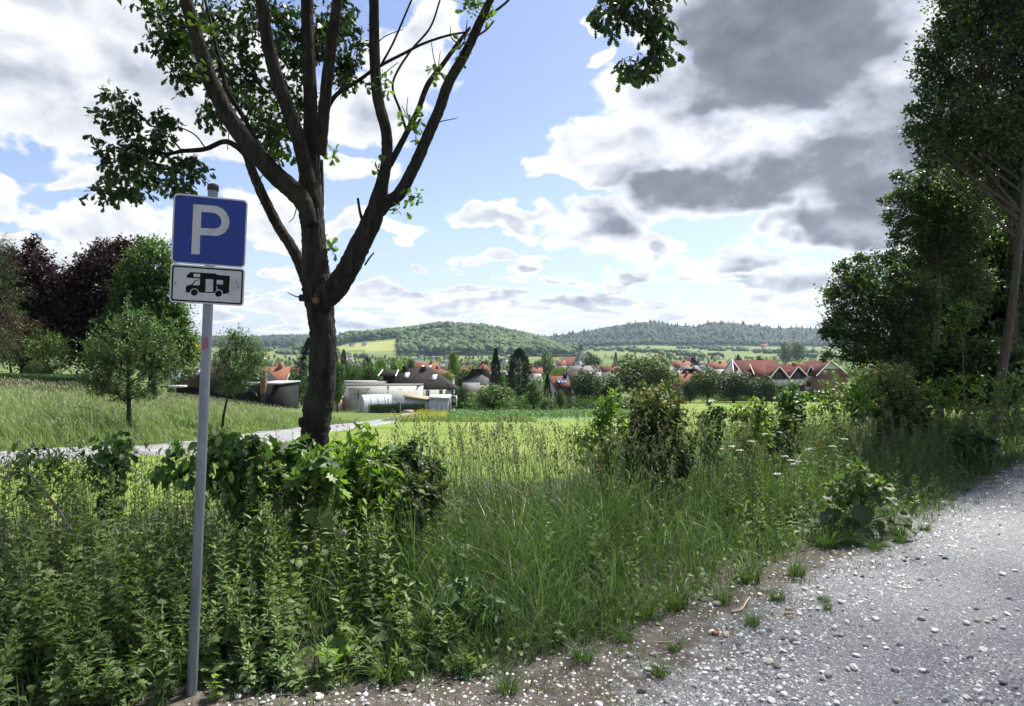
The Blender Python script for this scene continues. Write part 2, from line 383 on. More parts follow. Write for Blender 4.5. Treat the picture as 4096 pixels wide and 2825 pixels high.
def m_bark(name, cols, scale=9., stretch=(1,1,.16), bump=1.0, moss=None):
    m, N, L = newmat(name); out = N.new('ShaderNodeOutputMaterial'); p = N.new('ShaderNodeBsdfPrincipled'); L.new(p.outputs[0], out.inputs[0])
    t = N.new('ShaderNodeTexCoord'); mp = N.new('ShaderNodeVectorMath'); mp.operation = 'MULTIPLY'; L.new(t.outputs['Object'], mp.inputs[0]); mp.inputs[1].default_value = stretch
    n = N.new('ShaderNodeTexNoise'); n.inputs['Scale'].default_value = scale*2; n.inputs['Detail'].default_value = 8; n.inputs['Roughness'].default_value = .68; n.inputs['Distortion'].default_value = .6; L.new(mp.outputs[0], n.inputs['Vector'])
    v = N.new('ShaderNodeTexVoronoi'); v.feature = 'DISTANCE_TO_EDGE'; v.inputs['Scale'].default_value = scale*3.2; L.new(mp.outputs[0], v.inputs['Vector'])
    r = ramp_node(N, even(cols)); 
    a = N.new('ShaderNodeMapRange'); a.inputs[1].default_value = .3; a.inputs[2].default_value = .72; L.new(n.outputs['Fac'], a.inputs[0]); L.new(a.outputs[0], r.inputs[0]); c = r.outputs[0]
    if moss:
        nz = N.new('ShaderNodeTexNoise'); nz.inputs['Scale'].default_value = 2.2; nz.inputs['Detail'].default_value = 7; L.new(t.outputs['Object'], nz.inputs['Vector'])
        mr = N.new('ShaderNodeMapRange'); mr.inputs[1].default_value = .52; mr.inputs[2].default_value = .66; mr.inputs[4].default_value = .75; L.new(nz.outputs['Fac'], mr.inputs[0])
        mx = N.new('ShaderNodeMix'); mx.data_type = 'RGBA'; L.new(mr.outputs[0], mx.inputs[0]); L.new(c, mx.inputs[6]); mx.inputs[7].default_value = (*moss, 1); c = mx.outputs[2]
    L.new(c, p.inputs['Base Color']); p.inputs['Roughness'].default_value = .9; p.inputs['Specular IOR Level'].default_value = .2
    ad = N.new('ShaderNodeMath'); ad.operation = 'MULTIPLY_ADD'; L.new(v.outputs['Distance'], ad.inputs[0]); ad.inputs[1].default_value = 1.6; L.new(n.outputs['Fac'], ad.inputs[2])
    b = N.new('ShaderNodeBump'); b.inputs['Strength'].default_value = bump; b.inputs['Distance'].default_value = .02; L.new(ad.outputs[0], b.inputs['Height']); L.new(b.outputs[0], p.inputs['Normal'])
    return m

# foliage and grass
M = {}
M['oak_leaf'] = m_leaf('oak_leaf', [(0.015,0.032,0.009),(0.025,0.055,0.014),(0.043,0.085,0.017),(0.072,0.128,0.025)], .30, .42, .4)
M['oak_fresh'] = m_leaf('oak_fresh', [(.05,.10,.02),(.10,.18,.03),(.15,.23,.04)], .45, .45, .4)
M['apple_leaf'] = m_leaf('apple_leaf', [(0.032,0.069,0.025),(0.057,0.115,0.040),(0.092,0.161,0.057),(0.149,0.218,0.086)], .32, .5, .35)
M['beech_purple'] = m_leaf('beech_purple', [(.012,.006,.009),(.024,.011,.015),(.04,.02,.022),(.07,.04,.035)], .22, .45, .4, tgain=(1.3,.8,.7))
M['hornbeam'] = m_leaf('hornbeam', [(0.023,0.052,0.016),(0.046,0.098,0.025),(0.081,0.149,0.034),(0.138,0.218,0.052)], .32, .5, .35)
M['wood_leaf'] = m_leaf('wood_leaf', [(0.016,0.038,0.014),(0.034,0.068,0.023),(0.061,0.111,0.034),(0.115,0.182,0.054)], .28, .45, .4)
M['wood_light'] = m_leaf('wood_light', [(.03,.06,.016),(.06,.11,.025),(.10,.16,.035),(.17,.22,.05)], .35, .45, .4)
M['red_shrub'] = m_leaf('red_shrub', [(.03,.014,.010),(.06,.03,.02),(.10,.055,.035),(.05,.07,.02)], .25, .5, .3, tgain=(1.3,.9,.7))
M['hedge'] = m_leaf('hedge', [(.016,.04,.010),(.03,.065,.015),(.045,.09,.02)], .2, .5, .3)
M['topiary'] = m_leaf('topiary', [(.03,.055,.012),(.06,.09,.02),(.09,.12,.03)], .25, .5, .3)
M['conifer'] = m_leaf('conifer', [(.03,.06,.018),(.05,.09,.025),(.08,.13,.035)], .2, .55, .3)
M['grass_tall'] = m_leaf('grass_tall', [(0.046,0.086,0.038),(0.073,0.130,0.054),(0.106,0.177,0.078),(0.152,0.223,0.111)], .32, .45, .4, .35, (.08,.12,.03), .8)
M['grass_bank'] = m_leaf('grass_bank', [(0.068,0.122,0.035),(0.118,0.182,0.055),(0.172,0.231,0.087),(0.246,0.293,0.138)], .30, .55, .3, .4, (.11,.16,.045), .18)
M['grass_head'] = m_leaf('grass_head', [(0.072,0.105,0.041),(0.122,0.147,0.068),(0.173,0.190,0.105),(0.115,0.105,0.077)], .35, .6, .25, tgain=(1.2,1.2,.9))
M['bank_head'] = m_leaf('bank_head', [(0.168,0.187,0.099),(0.245,0.255,0.145),(0.321,0.323,0.199)], .3, .6, .2, tgain=(1.1,1.1,.9))
M['grass_straw'] = m_leaf('grass_straw', [(.20,.17,.09),(.30,.25,.14),(.38,.33,.2)], .3, .6, .3, tgain=(1.1,1.1,.9))
M['grass_short'] = m_leaf('grass_short', [(0.077,0.131,0.025),(0.104,0.165,0.032),(0.135,0.199,0.043),(0.171,0.223,0.067)], .30, .55, .25, .5, (.18,.21,.06), .35)
M['grass_tuft'] = m_leaf('grass_tuft', [(0.030,0.070,0.019),(0.055,0.110,0.029),(0.085,0.150,0.042),(0.150,0.190,0.072)], .35, .45, .4)
M['weed'] = m_leaf('weed', [(0.062,0.104,0.040),(0.107,0.168,0.062),(0.155,0.224,0.085),(0.240,0.296,0.120)], .36, .55, .28, .3, (.075,.14,.03), 1.1)
M['weed_light'] = m_leaf('weed_light', [(0.055,0.110,0.020),(0.094,0.176,0.029),(0.143,0.231,0.039),(0.198,0.275,0.055)], .40, .45, .4)
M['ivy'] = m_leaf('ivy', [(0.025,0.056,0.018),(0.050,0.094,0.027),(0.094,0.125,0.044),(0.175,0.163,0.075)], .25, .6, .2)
M['shrub_dark'] = m_leaf('shrub_dark', [(0.026,0.067,0.020),(0.053,0.113,0.030),(0.090,0.164,0.045),(0.164,0.254,0.060)], .33, .5, .3)
M['burdock'] = m_leaf('burdock', [(0.033,0.066,0.024),(0.061,0.105,0.039),(0.110,0.154,0.061)], .25, .55, .35)
M['nettle'] = m_leaf('nettle', [(0.031,0.078,0.028),(0.055,0.118,0.041),(0.078,0.156,0.055)], .28, .5, .35)
M['flower_yellow'] = m_leaf('flower_yellow', [(.42,.40,.06),(.55,.50,.08)], .3, .6, .2, tgain=(1,1,.6))
M['flower_white'] = m_leaf('flower_white', [(.55,.57,.5),(.75,.76,.7)], .3, .6, .2, tgain=(1,1,1))
M['t_green'] = m_leaf('t_green', [(.028,.06,.014),(.05,.10,.022),(.075,.135,.03),(.11,.17,.04)], .28, .6, .25)
M['t_dark'] = m_leaf('t_dark', [(.014,.034,.012),(.025,.055,.018),(.042,.08,.024),(.06,.105,.03)], .22, .6, .25)
M['t_olive'] = m_leaf('t_olive', [(.03,.05,.014),(.05,.08,.02),(.075,.11,.028),(.10,.135,.036)], .25, .6, .25)
M['t_light'] = m_leaf('t_light', [(.06,.11,.02),(.10,.17,.032),(.14,.21,.045),(.19,.25,.06)], .32, .6, .25)
M['t_copper'] = m_leaf('t_copper', [(.018,.009,.012),(.034,.016,.02),(.055,.028,.03)], .2, .6, .25, tgain=(1.2,.8,.8))
M['t_yellow'] = m_leaf('t_yellow', [(.28,.27,.02),(.42,.38,.03),(.5,.46,.05)], .3, .6, .2, tgain=(1,1,.5))
M['t_spruce'] = m_leaf('t_spruce', [(.008,.018,.011),(.014,.03,.016),(.024,.046,.022),(.035,.06,.028)], .12, .6, .25)
M['f_wood'] = m_leaf('f_wood', [(0.021,0.045,0.013),(0.037,0.071,0.019),(0.054,0.098,0.026),(0.079,0.123,0.034)], .15, .7, .15, .4, (.035,.075,.025), .02)
M['f_pine'] = m_leaf('f_pine', [(0.005,0.014,0.011),(0.008,0.020,0.013),(0.013,0.028,0.015),(0.019,0.036,0.018)], .1, .7, .15, .35, (.04,.075,.022), .008)
M['oak_bark'] = m_bark('oak_bark', [(0.009,0.007,0.006),(0.020,0.017,0.013),(0.037,0.032,0.026),(0.058,0.050,0.040)], moss=(.05,.055,.03))
M['thin_bark'] = m_bark('thin_bark', [(.07,.058,.045),(.13,.11,.085),(.20,.17,.13)], 7, bump=.6, moss=(.10,.105,.07))
M['dark_bark'] = m_bark('dark_bark', [(.02,.016,.013),(.045,.037,.03),(.07,.06,.05)], 6, bump=.6)
M['twig'] = m_plain('twig', (.085,.068,.05), .8, .2)
M['stem'] = m_leaf('stem', [(.05,.09,.025),(.08,.12,.04),(.11,.13,.06)], .1, .5, .4)
M['stem_red'] = m_leaf('stem_red', [(.06,.05,.035),(.09,.06,.045)], .1, .5, .4)
M['dead_wood'] = m_bark('dead_wood', [(.10,.085,.07),(.19,.165,.14),(.28,.25,.21)], 12, bump=.5)
M['cut_wood'] = m_noise('cut_wood', [(.3,(.09,.055,.035)),(.7,(.17,.11,.065))], 22, 5, .8, .3)
# ------------------------------------------------------------------ terrain
_by = np.array([-50,0,8,15,30,60,100,130,200,350,600,1000,1300,1500,2000,2600,6000.])
_bz = np.array([-.2,-.2,-.2,-.45,-1.4,-3.75,-6.6,-8.3,-11.2,-16.2,-20,-21.5,-16,-8,5,18,18.])
_sy = np.concatenate([np.linspace(-50, 30, 400), np.geomspace(30.5, 6000, 900)])
def _base_tab():
    z = np.interp(_sy, _by, _bz); o = z.copy()
    for i, y in enumerate(_sy):
        w = max(2., abs(y)*.18); k = np.exp(-((_sy-y)/w)**2)*np.gradient(_sy); o[i] = (k*z).sum()/k.sum()
    return o
_bt = _base_tab()
def base_z(y): return np.interp(y, _sy, _bt)
EDGE = np.array([(-30,-9),(-6,2.3),(-1.85,4.05),(-.24,4.7),(1.06,5.7),(2.3,7.1),(3.4,8.06),(4.55,8.8),(6.2,10.5),(9.3,13.5),(20,23.5),(60,60)], float)*1.1
PATH = np.array([(-60,6),(-26,11.5),(-18,14.4),(-14.5,15.9),(-12.1,17.3),(-9.9,19.4),(-9.0,22.5),(-8.9,26),(-9.3,31.5),(-10,45),(-12,80),(-15,122),(-6,126.5),(4,127.5),(16,128.5)], float)
def signed(poly, x, y):
    """distance to a polyline, positive on its left"""
    x = np.asarray(x, float); y = np.asarray(y, float); best = np.full(x.shape, 1e9); sg = np.ones(x.shape)
    for (ax, ay), (bx, by) in zip(poly[:-1], poly[1:]):
        dx, dy = bx-ax, by-ay; L2 = dx*dx+dy*dy
        t = np.clip(((x-ax)*dx+(y-ay)*dy)/L2, 0, 1); qx, qy = x-ax-t*dx, y-ay-t*dy; d = np.hypot(qx, qy)
        s = np.where(dx*(y-ay)-dy*(x-ax) >= 0, 1., -1.); u = d < best-1e-9; best = np.where(u, d, best); sg = np.where(u, s, sg)
    return best*sg
EDGE[:, 1] -= .12; EDGE[6:9, 1] -= .1; EDGE[3:, 0] += .2; EDGE[3:, 1] -= .27
GRAV = np.array([(-14,-30),(.2,-3),(.45,2.2),(.6,3.4),(.78,4.18),(1.14,4.82),(1.64,5.71),(2.49,6.69),(3.47,7.59),(5.19,9.3),(7.91,12.0),(9.19,13.3),(20,24.2),(60,62)], float)
ED = lambda x, y: signed(EDGE, x, y)        # > 0: where the weeds stand
GD = lambda x, y: signed(GRAV, x, y)        # < 0: the gravel track
PD = lambda x, y: signed(PATH[:12], x, y)   # > 0: bank side of the path
LH = np.array([(600,1352),(850,1350),(1000,1345),(1230,1342),(1340,1337),(1450,1330),(1560,1318),(1650,1308),(1760,1297),(1850,1303),(1950,1312),(2050,1330),(2130,1345),(2200,1367),(2260,1395),(2400,1420),(5000,1425)], float)
RH = np.array([(-2000,1345),(700,1356),(1300,1352),(1900,1352),(2190,1350),(2330,1334),(2450,1314),(2560,1294),(2620,1290),(2700,1305),(2780,1315),(2830,1300),(2870,1296),(2950,1299),(3030,1307),(3100,1316),(3300,1324),(3450,1330),(6000,1330)], float)
LH_W = np.array([(600,0),(1250,0.0),(1400,1),(2260,1),(2350,0)], float)
def H(x, y):
    x = np.asarray(x, float); y = np.asarray(y, float)
    z = base_z(y)
    z = z + 0.05*np.clip(x-3, 0, 9)*sstep(6, 12, y)*(1-sstep(24, 60, y))
    near = (y < 170)
    if near.any():
        b = 1.4*sstep(1.0, 15, PD(x, y))*(1-sstep(70, 118, y))*sstep(8, 16, y); z = z+np.where(near, b, 0)
        z = z + np.where(y < 40, 0.05*np.sin(x*1.3+.5)*np.cos(y*1.1)+.03*np.sin(x*2.9)*np.sin(y*2.3), 0)*sstep(.2, 2, ED(x, y))
    yy = np.maximum(y, 1.); px = np.clip(CX+FPX*x/yy, -4000, 9000)
    far = y > 1200
    if far.any():
        zl = CZ-(np.interp(px, LH[:, 0], LH[:, 1])-CY)/FPX*2300-14; wl = np.interp(px, LH_W[:, 0], LH_W[:, 1])
        a = sstep(1450, 2350, y)*wl; hl = z*(1-a)+np.maximum(zl, z)*a
        hl = hl - sstep(2400, 3000, y)*wl*np.maximum(zl, 0)*.6
        zr = CZ-(np.interp(px, RH[:, 0], RH[:, 1])-CY)/FPX*3800-13; c = sstep(2500, 3850, y); hr = z*(1-c)+zr*c
        hills = np.maximum(hl, hr) - 60*sstep(4000, 6000, y)
        hills = hills + sstep(1700, 2200, y)*5*np.sin(x*.012+y*.004)*np.sin(y*.009)
        z = np.where(far, hills, z)
    return z
def inpoly(px, py, poly):
    poly = np.asarray(poly, float); r = np.zeros(np.shape(px), bool); j = len(poly)-1
    for i in range(len(poly)):
        xi, yi = poly[i]; xj, yj = poly[j]
        r ^= ((yi > py) != (yj > py)) & (px < (xj-xi)*(py-yi)/(yj-yi+1e-12)+xi); j = i
    return r
def proj(x, y, z):
    y = np.maximum(y, .01); return CX+FPX*x/y, CY-(z-CZ)/y*FPX
# open fields on the slopes: outlines in plan (bearing, distance)
HILLF = [[(1590,1350),(1640,1345),(1700,1330),(1785,1318),(1800,1325),(1795,1336),(1750,1342),(1690,1350),(1620,1356)],
         [(1330,1402),(1340,1385),(1480,1374),(1540,1366),(1600,1352),(1640,1350),(1610,1362),(1596,1380),(1590,1403)]]
def zone(x, y, z):
    """0 gravel 1 verge 2 meadow 3 bank 4 flowers 5 crop 6 valley 7 wood floor 8 field 9 yellow field"""
    px, py = proj(x, y, z); q = np.full(x.shape, 6)
    ed = ED(x, y); pd = PD(x, y); fr = y > 0
    q = np.where(fr & (y < 206) & (px > 1300), 2, q)
    q = np.where((y < 140) & (pd < 0), 2, q)
    q = np.where((px < 2500) & (y > 136) & (y < 206), 6, q)
    q = np.where((pd > 0) & (y < 118) & (x < 5), 3, q)
    q = np.where((y > 60) & (y < 119) & (pd < 0) & (px < 1770+ (y-60)*.8), 4, q)
    q = np.where((y > 78) & (y < 136) & (px > 1770+(y-60)*.8) & (px < 2560), 5, q)
    q = np.where((ed < 6.2) & (y < 40), 1, q); q = np.where((ed < 6.2) & (y <= 0), 1, q); q = np.where(GD(x, y) + .22*np.sin(x*3.1+y*2.3)*np.sin(y*3.7-x) < 0, 0, q)
    hill = (y > 1480)
    q = np.where(hill, 8, q)
    q = np.where((y > 1560) & (px > 1590) & (px < 2300) & (y < 3000), 7, q)
    q = np.where((y > 1950) & (px > 1100) & (px < 1600) & (y < 3000), 7, q)
    q = np.where((y > 2750), 7, q)
    for k, pl in enumerate(HILLF): q = np.where((y > 1500) & (y < 2600) & inpoly(px, py, pl), 8+k, q)
    return q
def build_terrain():
    r = np.concatenate([[0.02], np.geomspace(.6, 6500, 300)])
    a = np.concatenate([np.radians(np.arange(-44, 44.01, .4)), np.radians(np.linspace(52, 308, 46))]); na = len(a)
    R, A = np.meshgrid(r, a, indexing='ij'); X = R*np.sin(A); Y = R*np.cos(A); Z = H(X, Y)
    Z = np.where(Y < 0, np.where(R < 400, np.interp(Y, [-400, -30, 0], [4, .2, -.2]), 4), Z)
    V = np.stack([X, Y, Z], -1).reshape(-1, 3)
    i = np.arange(len(r)-1)[:, None]*na; j = np.arange(na)[None]; j2 = (j+1) % na
    Q = np.stack([i+j, i+na+j, i+na+j2, i+j2], -1).reshape(-1, 4)[:, ::-1]
    c = V[Q].mean(1); q = zone(c[:, 0], c[:, 1], c[:, 2])
    names = ['gravel_track', 'ground', 'meadow', 'grassy_slope', 'flower_meadow', 'crop_field', 'valley_ground', 'hill_terrain', 'far_field', 'pale_field']
    out = {}
    for k, nm in enumerate(names):
        f = Q[q == k]
        if not len(f): continue
        u, inv = np.unique(f.ravel(), return_inverse=True); G = Geo(); gd = None
        if k < 2: gd = np.clip(.5-.5*GD(V[u, 0], V[u, 1]), 0, 1)
        G.add(V[u], None, inv.reshape(-1, 4), gd)
        o = G.obj(nm, GM[nm], smooth=True); o['kind'] = 'structure'; out[nm] = o
    return out
def m_gravel():
    m, N, L = newmat('gravel_fines'); out = N.new('ShaderNodeOutputMaterial'); p = N.new('ShaderNodeBsdfPrincipled'); L.new(p.outputs[0], out.inputs[0])
    g = N.new('ShaderNodeNewGeometry')
    v = N.new('ShaderNodeTexVoronoi'); v.inputs['Scale'].default_value = 85; L.new(g.outputs['Position'], v.inputs['Vector'])
    n = N.new('ShaderNodeTexNoise'); n.inputs['Scale'].default_value = 1.1; n.inputs['Detail'].default_value = 8; n.inputs['Roughness'].default_value = .65; L.new(g.outputs['Position'], n.inputs['Vector'])
    w = N.new('ShaderNodeTexWhiteNoise'); L.new(v.outputs['Color'], w.inputs['Vector'])
    r = ramp_node(N, [(0,(.10,.107,.12)),(.5,(.165,.174,.19)),(.82,(.24,.25,.268)),(.92,(.48,.485,.50)),(1,(.68,.68,.68))]); L.new(w.outputs['Value'], r.inputs[0])
    r2 = ramp_node(N, [(.3,(.115,.121,.135)),(.5,(.17,.177,.19)),(.75,(.235,.235,.235))]); L.new(n.outputs['Fac'], r2.inputs[0])
    mx = N.new('ShaderNodeMix'); mx.data_type = 'RGBA'; mx.inputs[0].default_value = .45; L.new(r.outputs[0], mx.inputs[6]); L.new(r2.outputs[0], mx.inputs[7]); at = N.new('ShaderNodeAttribute'); at.attribute_name = 'rnd'
    n3 = N.new('ShaderNodeTexNoise'); n3.inputs['Scale'].default_value = 3.2; n3.inputs['Detail'].default_value = 8; n3.inputs['Roughness'].default_value = .7; L.new(g.outputs['Position'], n3.inputs['Vector'])
    sm = N.new('ShaderNodeMath'); sm.operation = 'MULTIPLY_ADD'; L.new(n3.outputs['Fac'], sm.inputs[0]); sm.inputs[1].default_value = 1.1; L.new(at.outputs['Fac'], sm.inputs[2])
    mr = N.new('ShaderNodeMapRange'); mr.interpolation_type = 'SMOOTHSTEP'; mr.inputs[1].default_value = .92; mr.inputs[2].default_value = 1.14; L.new(sm.outputs[0], mr.inputs[0])
    n4 = N.new('ShaderNodeTexNoise'); n4.inputs['Scale'].default_value = 9; n4.inputs['Detail'].default_value = 9; n4.inputs['Roughness'].default_value = .7; L.new(g.outputs['Position'], n4.inputs['Vector'])
    rs = ramp_node(N, [(.3,(.045,.038,.030)),(.5,(.085,.074,.062)),(.68,(.14,.125,.11)),(.8,(.19,.175,.155))]); L.new(n4.outputs['Fac'], rs.inputs[0])
    # worn wheel line: paler dust, compacted
    m5 = N.new('ShaderNodeMix'); m5.data_type = 'RGBA'; L.new(mr.outputs[0], m5.inputs[0]); L.new(rs.outputs[0], m5.inputs[6]); L.new(mx.outputs[2], m5.inputs[7]); L.new(m5.outputs[2], p.inputs['Base Color'])
    b = N.new('ShaderNodeBump'); b.inputs['Strength'].default_value = .9; b.inputs['Distance'].default_value = .012; b.invert = True; L.new(v.outputs['Distance'], b.inputs['Height']); L.new(b.outputs[0], p.inputs['Normal'])
    p.inputs['Roughness'].default_value = .9; p.inputs['Specular IOR Level'].default_value = .25
    return m
GM = {'gravel_track': m_gravel(),
 'ground': m_noise('verge_soil', [(.3,(.05,.04,.03)),(.5,(.10,.08,.06)),(.68,(.15,.13,.105)),(.8,(.06,.075,.03))], 2.2, 9, .95, .8, 40, .15, coords='World', dist=.03),
 'meadow': m_noise('mown_meadow', [(.28,(.085,.13,.026)),(.45,(.115,.165,.034)),(.6,(.145,.19,.045)),(.75,(.185,.215,.07))], .33, 10, .9, .5, 6, .1, coords='World', dist=.08),
 'grassy_slope': m_noise('slope_soil', [(.3,(.045,.075,.02)),(.6,(.09,.13,.035)),(.8,(.13,.15,.06))], .6, 8, .95, .5, 5, .1, coords='World', dist=.1),
 'flower_meadow': m_noise('rough_meadow', [(.3,(.10,.15,.03)),(.55,(.16,.20,.045)),(.75,(.2,.2,.075))], .5, 9, .95, .5, 5, .1, coords='World', dist=.1),
 'crop_field': m_noise('crop_leafage', [(.3,(.055,.13,.04)),(.5,(.095,.18,.065)),(.72,(.15,.23,.095))], .9, 10, .9, .6, 4, .2, coords='World', dist=.1),
 'valley_ground': m_noise('valley_floor', [(.3,(.045,.08,.02)),(.5,(.08,.12,.03)),(.7,(.13,.16,.055))], .03, 8, .95, .2, None, .1, coords='World'),
 'hill_terrain': m_noise('wood_floor', [(.3,(.02,.04,.012)),(.7,(.035,.065,.02))], .02, 6, .95, .2, None, .1, coords='World'),
 'far_field': m_noise('far_field', [(.3,(.075,.115,.038)),(.5,(.105,.14,.048)),(.7,(.16,.165,.07))], .006, 5, .95, .1, None, .1, coords='World', stretch=(1,2.5,1)),
 'pale_field': m_noise('pale_field', [(.3,(.16,.19,.06)),(.5,(.22,.23,.075)),(.7,(.15,.19,.055))], .006, 4, .95, .1, None, .1, coords='World', stretch=(1,3,1))}
GM['ground'] = GM['gravel_track']
LAND = build_terrain()
def build_path():
    G = Geo(); c, _ = smooth_line(np.c_[PATH, np.zeros(len(PATH))], np.ones(len(PATH)), 24); c = c[:, :2]
    t = nrm(np.gradient(c, axis=0)); n = np.stack([-t[:, 1], t[:, 0]], 1); ks = np.array([-1.1, -1, -.55, 0, .55, 1, 1.1]); V = []
    for k in ks:
        q = c+n*k*1.3; V.append(np.c_[q, np.zeros(len(q))])
    V = np.stack(V, 1); z = H(V[:, :, 0], V[:, :, 1]); z = np.maximum(z.max(1, keepdims=True)*.5+z*.5, z)+.08; z[:, [0, 6]] -= .4; V[:, :, 2] = z
    m = len(c); i = np.arange(m-1)[:, None]*7; j = np.arange(6)[None]
    G.add(V.reshape(-1, 3), None, np.stack([i+j, i+j+1, i+7+j+1, i+7+j], -1).reshape(-1, 4)[:, ::-1])
    o = G.obj('path', m_noise('path_asphalt', [(.3,(.13,.135,.145)),(.5,(.18,.185,.195)),(.7,(.24,.24,.245))], 1.3, 9, .85, .3, 60, .3, coords='World', dist=.01), smooth=True); o['kind'] = 'structure'
build_path()
# ------------------------------------------------------------------ parking sign
def m_retro(name, c, dirt=(.3,.3,.28), amt=.55):
    m, N, L = newmat(name); out = N.new('ShaderNodeOutputMaterial'); p = N.new('ShaderNodeBsdfPrincipled'); L.new(p.outputs[0], out.inputs[0])
    t = N.new('ShaderNodeTexCoord'); n = N.new('ShaderNodeTexNoise'); n.inputs['Scale'].default_value = 9; n.inputs['Detail'].default_value = 9; n.inputs['Roughness'].default_value = .7; L.new(t.outputs['Object'], n.inputs['Vector'])
    v = N.new('ShaderNodeTexVoronoi'); v.inputs['Scale'].default_value = 190; L.new(t.outputs['Object'], v.inputs['Vector'])
    mr = N.new('ShaderNodeMapRange'); mr.inputs[1].default_value = .5; mr.inputs[2].default_value = .75; mr.inputs[4].default_value = amt; L.new(n.outputs['Fac'], mr.inputs[0])
    mx = N.new('ShaderNodeMix'); mx.data_type = 'RGBA'; L.new(mr.outputs[0], mx.inputs[0]); mx.inputs[6].default_value = (*c, 1); mx.inputs[7].default_value = (*[a*d for a, d in zip(c, dirt)], 1)
    m2 = N.new('ShaderNodeMix'); m2.data_type = 'RGBA'; m2.inputs[0].default_value = .16; m2.blend_type = 'MULTIPLY'; L.new(mx.outputs[2], m2.inputs[6]); L.new(v.outputs['Distance'], m2.inputs[7])
    L.new(m2.outputs[2], p.inputs['Base Color']); p.inputs['Roughness'].default_value = .38; p.inputs['Specular IOR Level'].default_value = .4
    return m
def rrect(w, h, r, n=6):
    pts = []
    for cx, cy, a0 in ((w/2-r, h/2-r, 0), (-w/2+r, h/2-r, 90), (-w/2+r, -h/2+r, 180), (w/2-r, -h/2+r, 270)):
        for i in range(n+1): a = math.radians(a0+90*i/n); pts.append((cx+r*math.cos(a), cy+r*math.sin(a)))
    return pts
def ngon_obj(name, polys, y0, y1, mat, parent, z=0.0):
    """flat shapes (x,z outlines, may be concave) facing -Y, from y0 (front) to y1 (back)"""
    bm = bmesh.new()
    for poly in polys:
        f = bm.faces.new([bm.verts.new((x, y0, q+z)) for x, q in poly]); f.normal_update()
        if f.normal.y > 0: f.normal_flip()
        r = bmesh.ops.extrude_face_region(bm, geom=[f]); vs = [e for e in r['geom'] if isinstance(e, bmesh.types.BMVert)]
        for v in vs: v.co.y = y1
    bmesh.ops.recalc_face_normals(bm, faces=bm.faces)
    me = bpy.data.meshes.new(name); bm.to_mesh(me); bm.free(); me.materials.append(mat)
    return link(name, me, parent)
def ring_obj(name, outer, inner, y0, y1, mat, parent, z=0.0):
    n = len(outer); V = [(x, y0, q+z) for x, q in outer]+[(x, y0, q+z) for x, q in inner]+[(x, y1, q+z) for x, q in outer]+[(x, y1, q+z) for x, q in inner]
    Q = []
    for i in range(n):
        j = (i+1) % n; Q += [[i, j, n+j, n+i], [2*n+i, 3*n+i, 3*n+j, 2*n+j], [i, 2*n+i, 2*n+j, j], [n+i, n+j, 3*n+j, 3*n+i]]
    G = Geo(); G.add(V, None, np.array(Q)[:, ::-1]); return G.obj(name, mat, parent)
